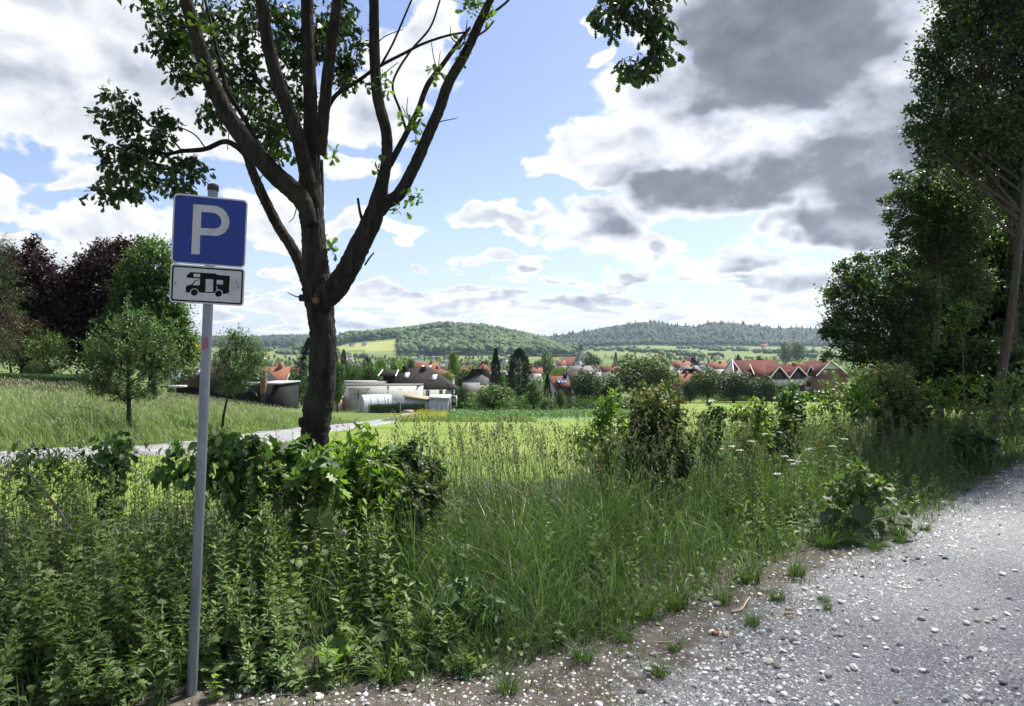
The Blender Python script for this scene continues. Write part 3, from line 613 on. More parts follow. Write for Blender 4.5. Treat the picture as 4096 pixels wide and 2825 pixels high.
def build_sign():
    base = P(765, 2795, 4.55); top = P(853, 718, 4.55)
    root = thing('parking_sign', 'blue parking sign with motorhome plate below, on a leaning galvanised pole', 'sign', (base[0], base[1], base[2]-.03))
    lean = math.atan2(top[0]-base[0], top[2]-base[2]); Lp = math.hypot(top[0]-base[0], top[2]-base[2])
    root.rotation_euler = (0, lean, 0)
    zinc = m_noise('galvanised_steel', [(.3,(.15,.175,.20)),(.5,(.21,.235,.26)),(.7,(.30,.325,.345))], 9, 8, .5, .15, None, .5, .55, stretch=(1,1,.25))
    white = m_retro('sign_white', (.50,.51,.50)); blue = m_retro('sign_blue', (.0012,.030,.215), (.6,.6,.6)); black = m_plain('sign_black', (.006,.006,.007), .6, .15)
    rim = m_noise('sign_rim', [(.3,(.42,.43,.42)),(.7,(.6,.61,.6))], 30, 6, .5, .1)
    G = Geo(); a = np.arange(24)/24*2*math.pi; n = 24
    V = np.vstack([np.c_[np.cos(a)*.03, np.sin(a)*.03, np.full(n, z)] for z in (0, .7, 1.4, 2.1, Lp-.03)])
    Q = [[k*n+i, k*n+(i+1) % n, (k+1)*n+(i+1) % n, (k+1)*n+i] for k in range(4) for i in range(n)]; G.add(V, None, Q)
    G.obj('pole', zinc, root, True)
    G = Geo(); prof = [(.0295,-.04),(.034,-.04),(.034,-.012),(.030,-.002),(.018,.003),(0.0005,.004)]
    V = np.vstack([np.c_[np.cos(a)*r, np.sin(a)*r, np.full(n, Lp+z)] for r, z in prof])
    G.add(V, None, [[k*n+i, k*n+(i+1) % n, (k+1)*n+(i+1) % n, (k+1)*n+i] for k in range(len(prof)-1) for i in range(n)])
    G.obj('pole_cap', m_plain('cap_plastic', (.035,.034,.033), .6), root, True)
    yaw = math.radians(19)
    # parking plate: the plates are parts, turned together about the pole
    zP = (P(0, 927, 4.55)[2]-base[2])+.03; zS = zP-.21-.002-.118
    from mathutils import Matrix as MX
    def plate(name, w, h, z, r, m_edge):
        o = ngon_obj(name, [rrect(w, h, r)], -.036, -.033, m_edge, root); o.location = (-.004, -.004, z); o.rotation_euler = (0, 0, yaw); return o
    p1 = plate('parking_plate', .42, .42, zP, .028, rim)
    ngon_obj('blue_field', [rrect(.402, .402, .022)], -.0368, -.0362, blue, p1)
    # the letter P from its outline in the photograph
    def uv(x, y, TL, TR, BL, w, h):
        e1 = np.subtract(TR, TL); e2 = np.subtract(BL, TL); A = np.array([e1, e2]).T; s = np.linalg.solve(A, np.subtract((x, y), TL)); return ((s[0]-.5)*w, (.5-s[1])*h)
    TL, TR, BL = (255,300), (950,385), (230,985)
    f1 = lambda x, y: uv(x, y, TL, TR, BL, .42, .42)
    oc = [(435,414),(600,430),(655,438),(705,462),(745,505),(769,555),(775,605),(765,655),(738,698),(695,726),(650,735),(500,722)]
    ic = [(510,492),(600,500),(640,508),(668,527),(690,555),(700,590),(696,622),(678,648),(645,662),(600,661),(505,651)]
    o1 = [f1(*q) for q in oc]; i1 = [f1(*q) for q in ic]
    stem = [f1(435,414), f1(510,420.8), f1(510,492), f1(505,651), f1(500,722), f1(495,914), f1(417,908)]
    bowl = [f1(510,420.8)]+o1[1:]+i1[::-1]
    lt = ngon_obj('letter_p', [stem, bowl], -.0376, -.0369, white, p1)
    for bx, by in ((305,345),(898,416),(275,968),(880,1016)):
        x, z = f1(bx, by); G = Geo(); b = np.arange(10)/10*2*math.pi
        V = np.vstack([np.c_[x+np.cos(b)*r, np.full(10, y), z+np.sin(b)*r] for r, y in ((.0055,-.0366),(.0055,-.0395),(.0035,-.041))]+[[[x, -.0412, z]]])
        G.add(V, [[20+i, 20+(i+1) % 10, 30] for i in range(10)], [[k*10+i, k*10+(i+1) % 10, (k+1)*10+(i+1) % 10, (k+1)*10+i] for k in range(2) for i in range(10)]); G.obj('rivet', m_plain('rivet_steel', (.05,.07,.12), .4, .5, .5), p1)
    p2 = plate('motorhome_plate', .42, .231, zS, .02, rim)
    face = ngon_obj('white_field', [rrect(.412, .223, .017)], -.0368, -.0362, white, p2)
    ring_obj('black_border', rrect(.402, .213, .014), rrect(.384, .195, .009), -.0374, -.0369, black, p2)
    f2 = lambda x, y: uv(x, y, (220,990), (935,1052), (213,1377), .42, .231)
    def arc(cx, cy, r, a0, a1, n=9): return [(cx+r*math.cos(math.radians(a0+(a1-a0)*i/n)), cy-r*math.sin(math.radians(a0+(a1-a0)*i/n))) for i in range(n+1)]
    hull_top = [(372,1113),(410,1079),(640,1096),(672,1111),(788,1124),(788,1165),(722,1162),(660,1158),(660,1155),(627,1155),(554,1153),(500,1150),(500,1132),(500,1099),(437,1095),(437,1128),(500,1132),(500,1147),(384,1140),(372,1125)]
    shapes = [[(372,1113),(410,1079),(437,1081),(437,1140),(384,1138),(372,1125)], [(437,1081),(500,1086),(500,1099),(437,1095)], [(437,1128),(500,1132),(500,1145),(437,1141)],
      [(500,1086),(554,1090),(554,1290),(492,1288)]+arc(448,1289,43,0,60,5)[1:]+[(470,1216),(497,1216),(500,1155)],
      [(454,1162),(500,1155),(500,1160),(458,1170),(430,1212),(470,1214),(470,1252)]+arc(448,1289,43,60,180,9)[1:]+[(367,1282),(367,1222),(385,1212),(415,1208)],
      [(554,1090),(627,1095),(627,1157),(554,1153)], [(554,1281),(627,1285),(627,1296),(554,1292)],
      [(627,1095),(640,1096),(660,1105),(660,1272)]+[(650,1283),(641,1299),(627,1298)],
      [(660,1105),(672,1111),(722,1116),(722,1167),(660,1162)],
      [(660,1206),(722,1212),(722,1300)]+arc(681,1304,43,8,105,8)[1:],
      [(722,1116),(788,1124),(782,1298),(742,1308),(722,1306)]]
    ngon_obj('motorhome_symbol', [[f2(*q) for q in s] for s in shapes], -.0374, -.0369, black, p2)
    for wx, wy in ((448,1287),(681,1304)): ngon_obj('wheel_symbol', [[f2(*q) for q in arc(wx, wy, 33, 0, 352, 22)]], -.0374, -.0369, black, p2)
    for bx, by in ((270,1189),(873,1237)):
        x, z = f2(bx, by); ngon_obj('rivet', [[(x+.0055*math.cos(t), z+.0055*math.sin(t)) for t in np.arange(10)/10*6.283]], -.0395, -.0369, m_plain('rivet_grey', (.12,.12,.12), .4, .5, .6), p2)
    # clamps behind the plates and the sticker on the pole
    for z in (zP+.13, zP-.13, zS):
        G = Geo(); box(G, -.05, .05, .022, .036, z-.012, z+.012); G.obj('clamp', zinc, root)
    zc = P(0, 1372, 4.55)[2]-base[2]+.03; G = Geo(); k = 9
    aa = np.radians(np.linspace(-130, -50, k)); V = np.vstack([np.c_[np.cos(aa)*.0306, np.sin(aa)*.0306, np.full(k, zc+z)] for z in (-.035, .035)])
    G.add(V, None, [[i, i+1, k+i+1, k+i] for i in range(k-1)])
    G.obj('sticker', m_noise('sticker_print', [(.32,(.06,.03,.04)),(.42,(.22,.07,.11)),(.52,(.38,.2,.22)),(.60,(.12,.05,.09)),(.7,(.30,.26,.05))], 42, 3, .6, 0), root)
build_sign()

# ------------------------------------------------------------------ oak beside the sign
def build_oak():
    DP = 7.5; base = P(1258, 2040, DP); gz = float(H(base[0], base[1]))
    root = thing('oak_tree', 'pruned oak with dark forked trunk and sparse leaves, behind the parking sign', 'tree', (base[0], base[1], gz))
    org = np.array([base[0], base[1], gz])
    def Q(px, py, dd=0.0): return P(px, py, DP+dd)-org
    s = DP/FPX
    def limb(name, pts, dd, sides=12, rough=.03, knob=None):
        G = Geo(); n = len(pts); dds = np.linspace(dd[0], dd[1], n)
        tube(G, [Q(x, y, q) for (x, y, r), q in zip(pts, dds)], [r*s for _, _, r in pts], sides, 8, rough)
        return G.obj(name, M['oak_bark'], root, True)
    tr = limb('trunk', [(1250,2150,78),(1252,2040,66),(1253,1900,59),(1255,1800,57),(1264,1700,56),(1274,1620,60),(1286,1560,55),(1292,1400,53),(1288,1300,52),(1280,1230,56),(1270,1160,62),(1262,1090,56),(1258,1000,49),(1250,900,47),(1240,800,52),(1240,700,42),(1242,600,36),(1243,450,28),(1235,250,27),(1228,0,25),(1222,-250,21),(1230,-600,14)], (0, .25), 22, .035)
    limb('limb', [(1244,900,26),(1215,815,36),(1172,762,39),(1106,703,38),(1008,597,35),(925,484,33),(872,386,31),(834,302,29),(796,174,27),(743,0,25),(690,-180,20),(600,-420,12)], (0, -.3), 14)
    limb('limb', [(1160,740,14),(1110,675,11),(1053,605,9.5),(978,476,9),(910,363,9),(880,250,8),(850,120,6),(810,-40,5)], (-.1, .1), 8)
    limb('limb', [(1235,740,30),(1215,643,28),(1190,544,28),(1144,416,27),(1099,287,26),(1068,151,24),(1046,0,22),(1030,-200,17),(1040,-450,10)], (-.1, -.6), 12)
    limb('limb', [(1232,1130,30),(1205,1065,25),(1165,985,23),(1114,907,22),(1046,771,21),(1008,681,19),(985,620,17),(940,582,12),(894,567,11),(819,597,10.5),(728,605,9),(668,616,7),(600,600,5),(520,620,4)], (.25, .5), 10)
    limb('limb', [(1275,620,28),(1290,520,24),(1300,400,23),(1325,180,22),(1350,0,19),(1375,-250,13)], (0, -.3), 10)
    limb('limb', [(1272,1225,40),(1305,1190,47),(1345,1150,46),(1400,1062,44),(1439,980,42),(1484,892,40),(1515,794,33),(1532,718,25),(1546,643,22),(1545,529,22),(1515,408,22),(1500,265,21),(1496,0,19),(1500,-250,15)], (0, -.2), 14)
    limb('limb', [(1510,850,30),(1545,812,27),(1598,775,25),(1658,665,23),(1704,560,22),(1757,439,21),(1794,333,20),(1863,212,18),(1908,113,17),(1945,35,15),(2000,-90,12),(2060,-260,8)], (-.05, -.5), 12)
    limb('limb', [(1548,670,16),(1575,630,14),(1628,529,12),(1673,439,12),(1711,340,12),(1772,257,10),(1832,174,9),(1880,110,6)], (-.15, .2), 8)
    limb('limb', [(1300,460,11),(1320,415,10),(1356,371,9),(1431,325,8),(1507,272,7),(1620,212,6),(1696,174,5.5),(1787,144,5),(1863,129,4)], (0, -.1), 7)
    limb('limb', [(1280,900,16),(1284,780,14),(1285,640,9)], (.35, .4), 7); limb('limb', [(1265,1060,18),(1284,960,18),(1283,880,16)], (.3, .35), 8)
    tw = [[(1526,257,5),(1575,166,4.5),(1636,23,4),(1665,-40,3)], [(1625,520,6),(1600,440,5.5),(1571,333,5),(1636,212,5),(1719,113,4.5),(1760,0,4)], [(1452,892,7),(1440,850,6),(1431,794,5)],
          [(1920,95,7),(1975,50,6),(2030,5,5),(2060,-40,4)], [(1900,150,5),(1945,120,4.5),(1975,85,4)], [(728,605,4),(690,560,3.5),(650,520,3),(600,540,2.5)], [(820,590,3),(780,540,3),(720,512,3),(690,520,2)],
          [(1350,330,3),(1415,270,3),(1430,180,2.5),(1420,150,2)], [(1010,560,5),(1060,530,4.5),(1110,520,4)], [(925,480,3),(915,540,2),(910,600,1.6)], [(980,470,3),(1040,410,2.6),(1090,440,2)], [(1205,1190,3),(1180,1185,2.4),(1150,1170,1.6)],
          [(880,250,4),(830,180,3.5),(770,120,3),(650,80,2.5),(560,30,2)], [(700,300,3),(640,220,3),(590,120,2.5)], [(1190,820,2.5),(1175,870,2),(1155,890,1.5)], [(1460,1060,4),(1480,1030,3.5),(1495,1012,3)]]
    for _ in range(34):   # fine bare twigs on the limbs
        x0, y0 = [(1008,597),(872,386),(796,174),(1144,416),(1068,151),(1515,408),(1500,265),(1704,560),(1794,333),(1863,212),(1325,180),(1232,250),(1628,529),(978,476),(1046,771)][rng.integers(0, 15)]; a = U(-2.4, -.7); L0 = U(60, 190); x0 += U(-25, 25); y0 += U(-60, 60)
        tw.append([(x0, y0, 3.2), (x0+math.cos(a)*L0*.5+U(-12, 12), y0+math.sin(a)*L0*.5, 2.4), (x0+math.cos(a+.25)*L0, y0+math.sin(a+.25)*L0, 1.4)])
    for t in tw: limb('twig', t, (-.05, U(-.3, .3)), 5)
    # fallen-limb scars and knots on the stem
    for px, py, r in ((1262,1203,9), (1204,1192,11), (1364,1135,5), (1205,1690,16)):
        G = Geo(); c = Q(px, py, -.155 if 1250 < px < 1300 else -.05); a = np.arange(12)/12*6.283; rr = r*s
        out = np.array([0, -1., 0]) if px > 1250 else np.array([-.8, -.6, 0.])
        u = nrm(np.cross(out, [0, 0, 1.])); v = np.cross(u, out)
        R0 = [c-out*.05+(np.cos(t)*u+np.sin(t)*v)*rr*1.35 for t in a]; R1 = [c+out*.012+(np.cos(t)*u+np.sin(t)*v)*rr*1.25 for t in a]; R2 = [c+out*.016+(np.cos(t)*u+np.sin(t)*v)*rr for t in a]
        G.add(np.vstack([R0, R1, R2, [c+out*.014]]), [[24+i, 24+(i+1) % 12, 36] for i in range(12)], [[k*12+i, k*12+(i+1) % 12, (k+1)*12+(i+1) % 12, (k+1)*12+i] for k in range(2) for i in range(12)])
        G.obj('branch_scar', M['cut_wood'] if px > 1205 else M['oak_bark'], root)
    # leaves: clumps seen against the sky, then the crown above
    C = [(450,400,55),(430,465,40),(500,470,55),(540,420,30),(470,590,75),(520,640,70),(590,600,75),(640,560,55),(560,690,80),(460,715,75),(420,775,50),(520,765,60),(610,720,60),(690,655,55),(745,670,65),(725,740,50),(640,500,40),(690,470,35),(780,640,30),
      (610,25,60),(640,120,75),(720,90,80),(690,190,80),(780,170,90),(760,255,80),(850,200,90),(900,100,90),(960,140,100),(1000,250,80),(1080,60,100),(1130,170,90),(1160,60,100),(1200,120,110),(1340,50,90),(1385,70,60),(1410,140,60),(1365,240,60),(1400,280,55),(1390,330,45),(1180,260,80),(1110,340,70),(960,320,80),(935,390,70),(850,450,50),(830,440,40),(1000,400,80),(1060,450,90),(1120,500,70),(1090,560,60),(1110,610,35),(1200,380,60),(735,310,50),(700,40,70),(830,40,80),(1000,40,80),(1270,200,80),(1300,110,80),(1160,440,60),(880,290,70),(1030,520,50)]
    Go = Geo()
    for px, py, r in C:
        k = int(max(7, r/3.6)); dd = U(.5, 1.6) if px > 800 else U(.2, .9)
        c = Q(px, py, dd); st = c+rng.normal(size=(k, 3))*r*s*.44*(DP+dd)/DP; d = rdir(k)*np.array([1, 1, .6]); d[:, 2] -= .1
        sprays(Go, st, d, U(.06, .16, k), 7, OAKLEAF, .092, spread=1.0, jit=.02, droop=.8, base=U(.05, .6, k), upw=.7)
        lines(Go2, np.repeat(c[None], k, 0), st+d*.06, .0025)
    k = 170; th = U(0, 6.283, k); rr = 3.4*np.sqrt(U(0, 1, k)); zz = U(6.2, 10.8, k); tap = np.clip((11.6-zz)/3.2, .3, 1)*np.clip((zz-4.6)/2, .3, 1)
    ctr = np.stack([rr*np.cos(th)*tap+.2, rr*np.sin(th)*tap-.2, zz], 1)
    wp = ctr+org; ok = (wp[:, 2] > CZ+.50*np.maximum(wp[:, 1], 0)+.35); ctr = ctr[ok]
    for q in range(5):
        st = ctr+rng.normal(size=ctr.shape)*.22; sprays(Go, st, rdir(len(st)), U(.2, .4, len(st)), 7, LEAF2, .17, spread=1., base=U(.05, .7, len(st)), droop=.4)
    lines(Go2, np.repeat(np.array([[0, 0, 6.0]]), len(ctr), 0)*np.array([1, 1, 1])+np.c_[np.zeros((len(ctr), 2)), ctr[:, 2]*.35-2.2], ctr, .008)
    Go.obj('crown', M['oak_leaf'], root); Go2.obj('twigs', M['oak_bark'], root)
    for px, py, r, dd in ((1540,330,34,-.2),(1545,360,26,-.2),(1640,470,36,-.2),(1680,500,30,-.2),(1655,530,26,-.2),(1740,285,32,-.3),(1835,215,28,-.4),(1845,185,24,-.4),(1640,785,34,-.3),(1600,830,26,-.3),(1665,775,24,-.3),(1505,690,16,-.2),(1910,30,50,-.4),(1940,70,40,-.4),(1880,20,40,-.4),(1310,640,20,.2),(1330,625,18,.2),(1293,950,18,.2),(1325,1000,18,.2),(1318,985,12,.1),(1690,560,20,-.2),(790,90,26,-.3),(835,140,24,-.35),(828,285,20,-.35),(640,8,34,-.3),(1110,650,14,-.1),(1095,645,16,-.1)):
        Gf = Geo(); Go3 = Geo(); k = max(3, int(r/7)); c = Q(px, py, dd); st = c+rng.normal(size=(k, 3))*r*s*.25; sprays(Gf, st, rdir(k)+np.array([.2, 0, .2]), U(.05, .12, k), 4, OAKLEAF, .085, spread=1., jit=.015, base=U(.1, .9, k))
        lines(Go3, np.repeat(c[None], k, 0), st, .0022); sh = Gf.obj('leafy_shoot', M['oak_fresh'], root); Go3.obj('shoot_stem', M['twig'], sh)
Go2, Go3 = Geo(), Geo()
build_oak()

def build_neighbour_oak():
    """tall oak at the track side, right of the frame: its high crown shades the verge and one branch hangs into view"""
    b = np.array([9.6, 6.2]); gz = float(H(*b)); org = np.array([b[0], b[1], gz])
    root = thing('oak_tree', 'tall oak at the track side whose leafy branch tip hangs into the sky', 'tree', org)
    G = Geo(); tube(G, [(0,0,-.3),(0,0,.6),(.05,.1,3),(-.1,.3,6),(-.2,.6,9),(-.2,.9,13)], [.42,.36,.31,.27,.2,.06], 16, 6, .03); G.obj('trunk', M['oak_bark'], root, True)
    tip = P(2560, 130, 6.0)-org
    lim = [[(-.1,.3,6.2),(-2.2,.0,7.0),(-4.5,-.2,6.9),(-6.6,-.3,6.2),tuple(tip+np.array([0,0,.35])),tuple(tip)], [(-.1,.3,6.5),(-1.5,2.5,8.2),(-3.5,5.0,9.8)], [(-.1,.3,7.5),(1.5,3.0,9.5),(2.2,5.5,11)], [(-.2,.5,8.5),(-2.5,.5,10),(-5,1.8,10.6)], [(-.2,.5,9),(-.6,-2.5,10.5),(-1,-4.5,11)], [(-.2,.5,7),(2.6,.6,8.5),(4.5,.4,9.4)], [(-.2,.6,9.5),(-1.8,4,11.5),(-3,7,12.2)]]
    for l in lim:
        G = Geo(); tube(G, l, np.linspace(.12, .02, len(l)), 8, 6, .03); G.obj('limb', M['oak_bark'], root, True)
    G = Geo(); Gt = Geo(); s = 6.0/FPX
    for px, py, r in ((2395,70,26),(2420,40,36),(2470,20,45),(2440,85,26),(2530,20,45),(2560,60,45),(2600,40,45),(2640,50,40),(2650,110,36),(2610,130,36),(2640,165,34),(2660,200,30),(2600,200,40),(2560,235,34),(2520,250,28),(2600,265,32),(2560,285,26),(2490,255,18),(2550,-60,70),(2640,-60,60),(2450,-50,60)):
        k = max(4, int(r/5)); c = P(px, py, 6.0+U(-.2, .25))-org; st = c+rng.normal(size=(k, 3))*r*s*.5
        sprays(G, st, rdir(k)*np.array([1,1,.5])+np.array([0,0,-.5]), U(.05, .11, k), 6, OAKLEAF, .085, spread=.9, droop=1.0, base=U(0, .45, k), upw=.6); lines(Gt, np.repeat((c+np.array([0, 0, .05]))[None], k, 0), st, .0025)
    ax = [P(2540, -80, 6.0)-org, P(2600, 40, 6.)-org, P(2630, 150, 6.)-org, P(2560, 270, 6.)-org]; tube(Gt, ax, [.008,.006,.004,.002], 5, 6)
    n = 480; c = np.stack([rng.normal(-.6, 3.0, n), rng.normal(2.6, 3.4, n), U(5.5, 13.5, n)], 1)
    w = c+org; ok = (w[:, 2] > CZ+.4775*np.maximum(w[:, 1], 0)+.9) | (w[:, 0] > .692*np.maximum(w[:, 1], 0)+1.2)
    ok &= (((c[:, 0]+.6)/6.5)**2+((c[:, 1]-2.6)/7)**2+((c[:, 2]-9.5)/4.4)**2 < 1)
    c = c[ok]
    for q in range(3):
        st = c+rng.normal(size=c.shape)*.3; sprays(G, st, rdir(len(st)), U(.25, .5, len(st)), 6, LEAF2, .2, spread=1., base=U(.05, .7, len(st)), droop=.3)
    G.obj('crown', M['oak_leaf'], root); Gt.obj('twigs', M['oak_bark'], root)
build_neighbour_oak()

# ------------------------------------------------------------------ trees made of leafy sprays
def leafy_tree(name, label, root_px, d, lobes, n_sprays, per, leaf, mat, bark, trunk_r, top=None, spray=(.3,.7), proto=LEAF2, group=None, lean=0., upb=.35, twigs=True, shell=.55, trunk=None, limbs=True, mixmat=None, mixfrac=.0, zdown=0.0, cat='tree', droop=.15, var=.2):
    x0, y0 = PXY(root_px, d); gz = float(H(x0, y0)); org = np.array([x0, y0, gz])
    root = thing(name, label, cat, org, group=group)
    Lb = []
    for (px, py, dd, rx, ry) in lobes:
        c = P(px, py, d+dd)-org; k = (d+dd)/FPX; Lb.append((c, np.array([rx*k, rx*k*.95, ry*k])))
    top = top if top is not None else max(Lb, key=lambda q: q[0][2])[0]+np.array([0, 0, .3])
    if trunk is None: trunk = [(0, 0, -.1), (top[0]*.1+lean*.3, top[1]*.1, top[2]*.25), (top[0]*.5, top[1]*.5, top[2]*.6), tuple(top)]
    G = Geo(); tube(G, trunk, np.linspace(1, .18, len(trunk))*trunk_r, 12, 7, .04); G.obj('trunk', bark, root, True)
    tc, _ = smooth_line(trunk, np.ones(len(trunk)), 8)
    vol = np.array([r[0]*r[1]*r[2] for _, r in Lb])**.67; cnt = np.maximum(8, (vol/vol.sum()*n_sprays)).astype(int)
    Gl = Geo(); Gm = Geo(); Gt = Geo()
    for (c, r), k in zip(Lb, cnt):
        dv = rdir(k); rad = shell+(1-shell)*np.sqrt(U(0, 1, k)); rad *= 1+.12*rng.normal(size=k)
        # clumps: sprays gather on a few boughs
        nb = max(3, k//14); bd = rdir(nb); idx = rng.integers(0, nb, k); dv = nrm(bd[idx]*.75+dv*.62); tone = np.clip(U(.0, .85, nb)[idx]+rng.normal(size=k)*.12, 0, 1)
        st = c+dv*rad[:, None]*r*.86
        out = dv*np.array([1, 1, .7])+rng.normal(size=(k, 3))*.35+np.array([0, 0, upb])
        keep = st[:, 2] > zdown
        st, out, tone = st[keep], out[keep], tone[keep]; k = len(st)
        Ln = U(spray[0], spray[1], k)*min(1, r.min()*1.2)
        mm = U(0, 1, k) < mixfrac
        for g, sel in ((Gl, ~mm), (Gm, mm)):
            if sel.sum(): sprays(g, st[sel], out[sel], Ln[sel], per, proto, leaf, spread=.85, jit=leaf*.4, droop=droop, base=tone[sel], var=var)
        if twigs: lines(Gt, st-nrm(out)*Ln[:, None]*.4, st+nrm(out)*Ln[:, None]*.8, trunk_r*.035+.002)
        if limbs:
            j = int(np.clip((c[2]-r[2]*.7)/max(top[2], .1)*len(tc), 1, len(tc)-2)); a = tc[j]
            Gb = Geo(); tube(Gb, [a, a*.5+c*.5+np.array([0, 0, -.1*r[2]]), c+np.array([0, 0, r[2]*.5])], [trunk_r*.3, trunk_r*.18, trunk_r*.06], 7, 5, .03); Gb.obj('limb', bark, root, True)
            nb2 = 9; e = c+rdir(nb2)*r*.8; lines(Gt, np.repeat(((a+c)/2)[None], nb2, 0), e, trunk_r*.09)
    Gl.obj('crown', mat, root)
    if mixfrac > 0 and mixmat is not None and Gm.n: Gm.obj('lighter_foliage', mixmat, root)
    if Gt.n: Gt.obj('twigs', bark, root)
    return root
# apple trees on the grassy slope
leafy_tree('apple_tree', 'broad young apple tree in front of the tall copper beeches', 517, 25.0, [(520,1490,0,185,105),(460,1400,-.1,110,110),(560,1390,.1,130,120),(650,1420,.2,95,90),(420,1520,0,90,65),(690,1500,.3,70,70),(520,1310,0,75,90),(370,1525,-.2,50,40),(500,1570,-.3,150,40),(440,1330,0,35,90),(505,1275,0,26,60),(600,1320,0,30,70),(690,1380,.2,30,60),(400,1420,0,40,60)], 1250, 12, .075, M['apple_leaf'], M['dark_bark'], .095, spray=(.35,.85), upb=1.0, shell=.25)
leafy_tree('apple_tree', 'slim young apple tree on a leaning trunk beside the sign pole', 889, 30.0, [(955,1480,0,95,85),(940,1400,0,70,75),(990,1430,.1,60,70),(930,1545,0,55,45),(950,1360,0,30,35),(880,1440,0,32,60)], 700, 12, .08, M['apple_leaf'], M['dark_bark'], .07, top=np.array([.55, 0, 2.9]), spray=(.35,.8), upb=.9, shell=.25)
# tall garden trees on the left
leafy_tree('copper_beech', 'dark purple copper beech at the left edge of the view', 90, 50.0, [(90,1170,0,130,170),(180,1120,.5,60,90),(20,1180,0,110,170),(200,1230,-.3,80,120),(60,1320,0,140,140),(150,1010,.6,30,50)], 3000, 9, .23, M['beech_purple'], M['dark_bark'], .3, spray=(.5,1.1), upb=.55, twigs=True, zdown=.4)
leafy_tree('copper_beech', 'wide copper beech standing between the other beech and the green hornbeam', 420, 50.0, [(430,1130,0,120,150),(340,1200,0,110,150),(470,1060,.3,70,80),(300,1320,.4,110,150),(430,1330,.3,140,160),(540,1060,.8,70,90)], 3300, 9, .23, M['beech_purple'], M['dark_bark'], .34, spray=(.5,1.1), upb=.55, zdown=.2)
leafy_tree('hornbeam_tree', 'tall green hornbeam beside the copper beech, behind the sign', 610, 47.0, [(600,1080,0,85,120),(560,1190,-.2,90,120),(660,1200,0,80,120),(600,1310,-.3,130,110),(700,1330,0,70,100),(740,1400,.2,45,60),(480,1330,-.3,70,90),(640,1420,-.2,110,90),(440,1400,-.5,60,70)], 3900, 9, .20, M['hornbeam'], M['dark_bark'], .3, spray=(.4,1.0), upb=.45, zdown=.3)
leafy_tree('garden_shrub', 'reddish brown leafed shrub under the left copper beech', 55, 45.0, [(70,1340,0,100,80),(10,1300,0,70,110),(110,1420,0,90,70)], 800, 8, .12, M['red_shrub'], M['dark_bark'], .1, spray=(.3,.8), cat='shrub')
leafy_tree('garden_shrub', 'green leafy shrub behind the clipped round bush', 175, 44.5, [(175,1380,0,70,60),(200,1430,0,80,60)], 450, 8, .12, M['hornbeam'], M['dark_bark'], .08, spray=(.3,.8), cat='shrub')
leafy_tree('conifer_tree', 'pale green conifer cut off by the left picture edge', -40, 40.0, [(-40,1000,0,80,60),(-30,1110,0,80,60),(-20,1180,0,110,50),(-30,1270,0,100,60),(-40,1380,0,90,70)], 700, 12, .10, M['conifer'], M['dark_bark'], .2, spray=(.5,1.1), upb=-.1, proto=LEAFN)
leafy_tree('pale_tree', 'pale yellow-green tree above the dark roof behind the sign pole', 780, 82.0, [(775,1420,0,40,35),(765,1400,0,22,25)], 420, 8, .2, M['t_yellow'], M['dark_bark'], .12, spray=(.3,.7), mixmat=M['t_light'], mixfrac=.6)

def clipped(name, label, pts, w, zt, mat, lf=.07, n=9000):
    """clipped hedge: a solid leafy body along a line"""
    o0 = np.array([pts[0][0], pts[0][1], float(H(*pts[0]))]); root = thing(name, label, 'hedge', o0); G = Geo(); Gl = Geo()
    a, b = np.array(pts[0]), np.array(pts[1]); L = np.linalg.norm(b-a); t = (b-a)/L; nn = np.array([-t[1], t[0]]); m = 40
    V = []
    prof = [(-w/2, -.2), (-w/2, .9), (-w/2+.12, 1.0), (w/2-.12, 1.0), (w/2, .9), (w/2, -.2)]
    for i in range(m+1):
        c = a+t*L*i/m; z0 = float(H(*c)); zt2 = zt[0]*(1-i/m)+zt[1]*i/m
        for u, v in prof: q = c+nn*(u+rng.normal()*.02); V.append([q[0]-o0[0], q[1]-o0[1], z0+(zt2-z0)*v+rng.normal()*.02-o0[2]])
    G.add(V, None, [[i*6+j, i*6+j+1, (i+1)*6+j+1, (i+1)*6+j] for i in range(m) for j in range(5)]); G.obj('inner_growth', M['hedge'], root)
    i = U(0, 1, n); c = a+t*(L*i)[:, None]; z0 = H(c[:, 0], c[:, 1]); z1 = zt[0]*(1-i)+zt[1]*i; s = U(0, 1, n); side = s < .55
    u = np.where(side, np.where(U(0, 1, n) < .8, -w/2, w/2), U(-w/2, w/2, n)); v = np.where(side, U(0, 1, n), 1.0)
    # nn points away from the lens side or towards it: put most leaves on the near face
    if nn[1] < 0: u = -u
    q = c+nn*u[:, None]; pos = np.stack([q[:, 0], q[:, 1], z0+(z1-z0)*v], 1)-o0
    od = np.where(side[:, None], np.c_[nn[None]*np.sign(u)[:, None], np.zeros(n)], np.array([[0, 0, 1.]]))
    bake(Gl, LEAF2, pos+od*.01, rdir(n)+od*.5, od+rdir(n)*.5, U(.7, 1.3, n)*lf, U(0, 1, n)); Gl.obj('foliage', mat, root)
leafy_tree('garden_tree', 'dark green garden tree beyond the pale conifer at the left edge', -420, 48.0, [(-420,1150,0,190,170),(-330,1300,0,150,130),(-560,1250,0,170,170),(-450,1380,0,200,110)], 1300, 8, .26, M['hornbeam'], M['dark_bark'], .3, spray=(.5,1.1), upb=.4, twigs=False)
x0, y0 = PXY(-700, 39.); x1, y1 = PXY(345, 41.5)
clipped('hedge', 'long low clipped hedge under the copper beeches', [(x0, y0), (x1, y1)], 1.0, (P(0, 1482, 40)[2], P(0, 1503, 41.5)[2]), M['hedge'])
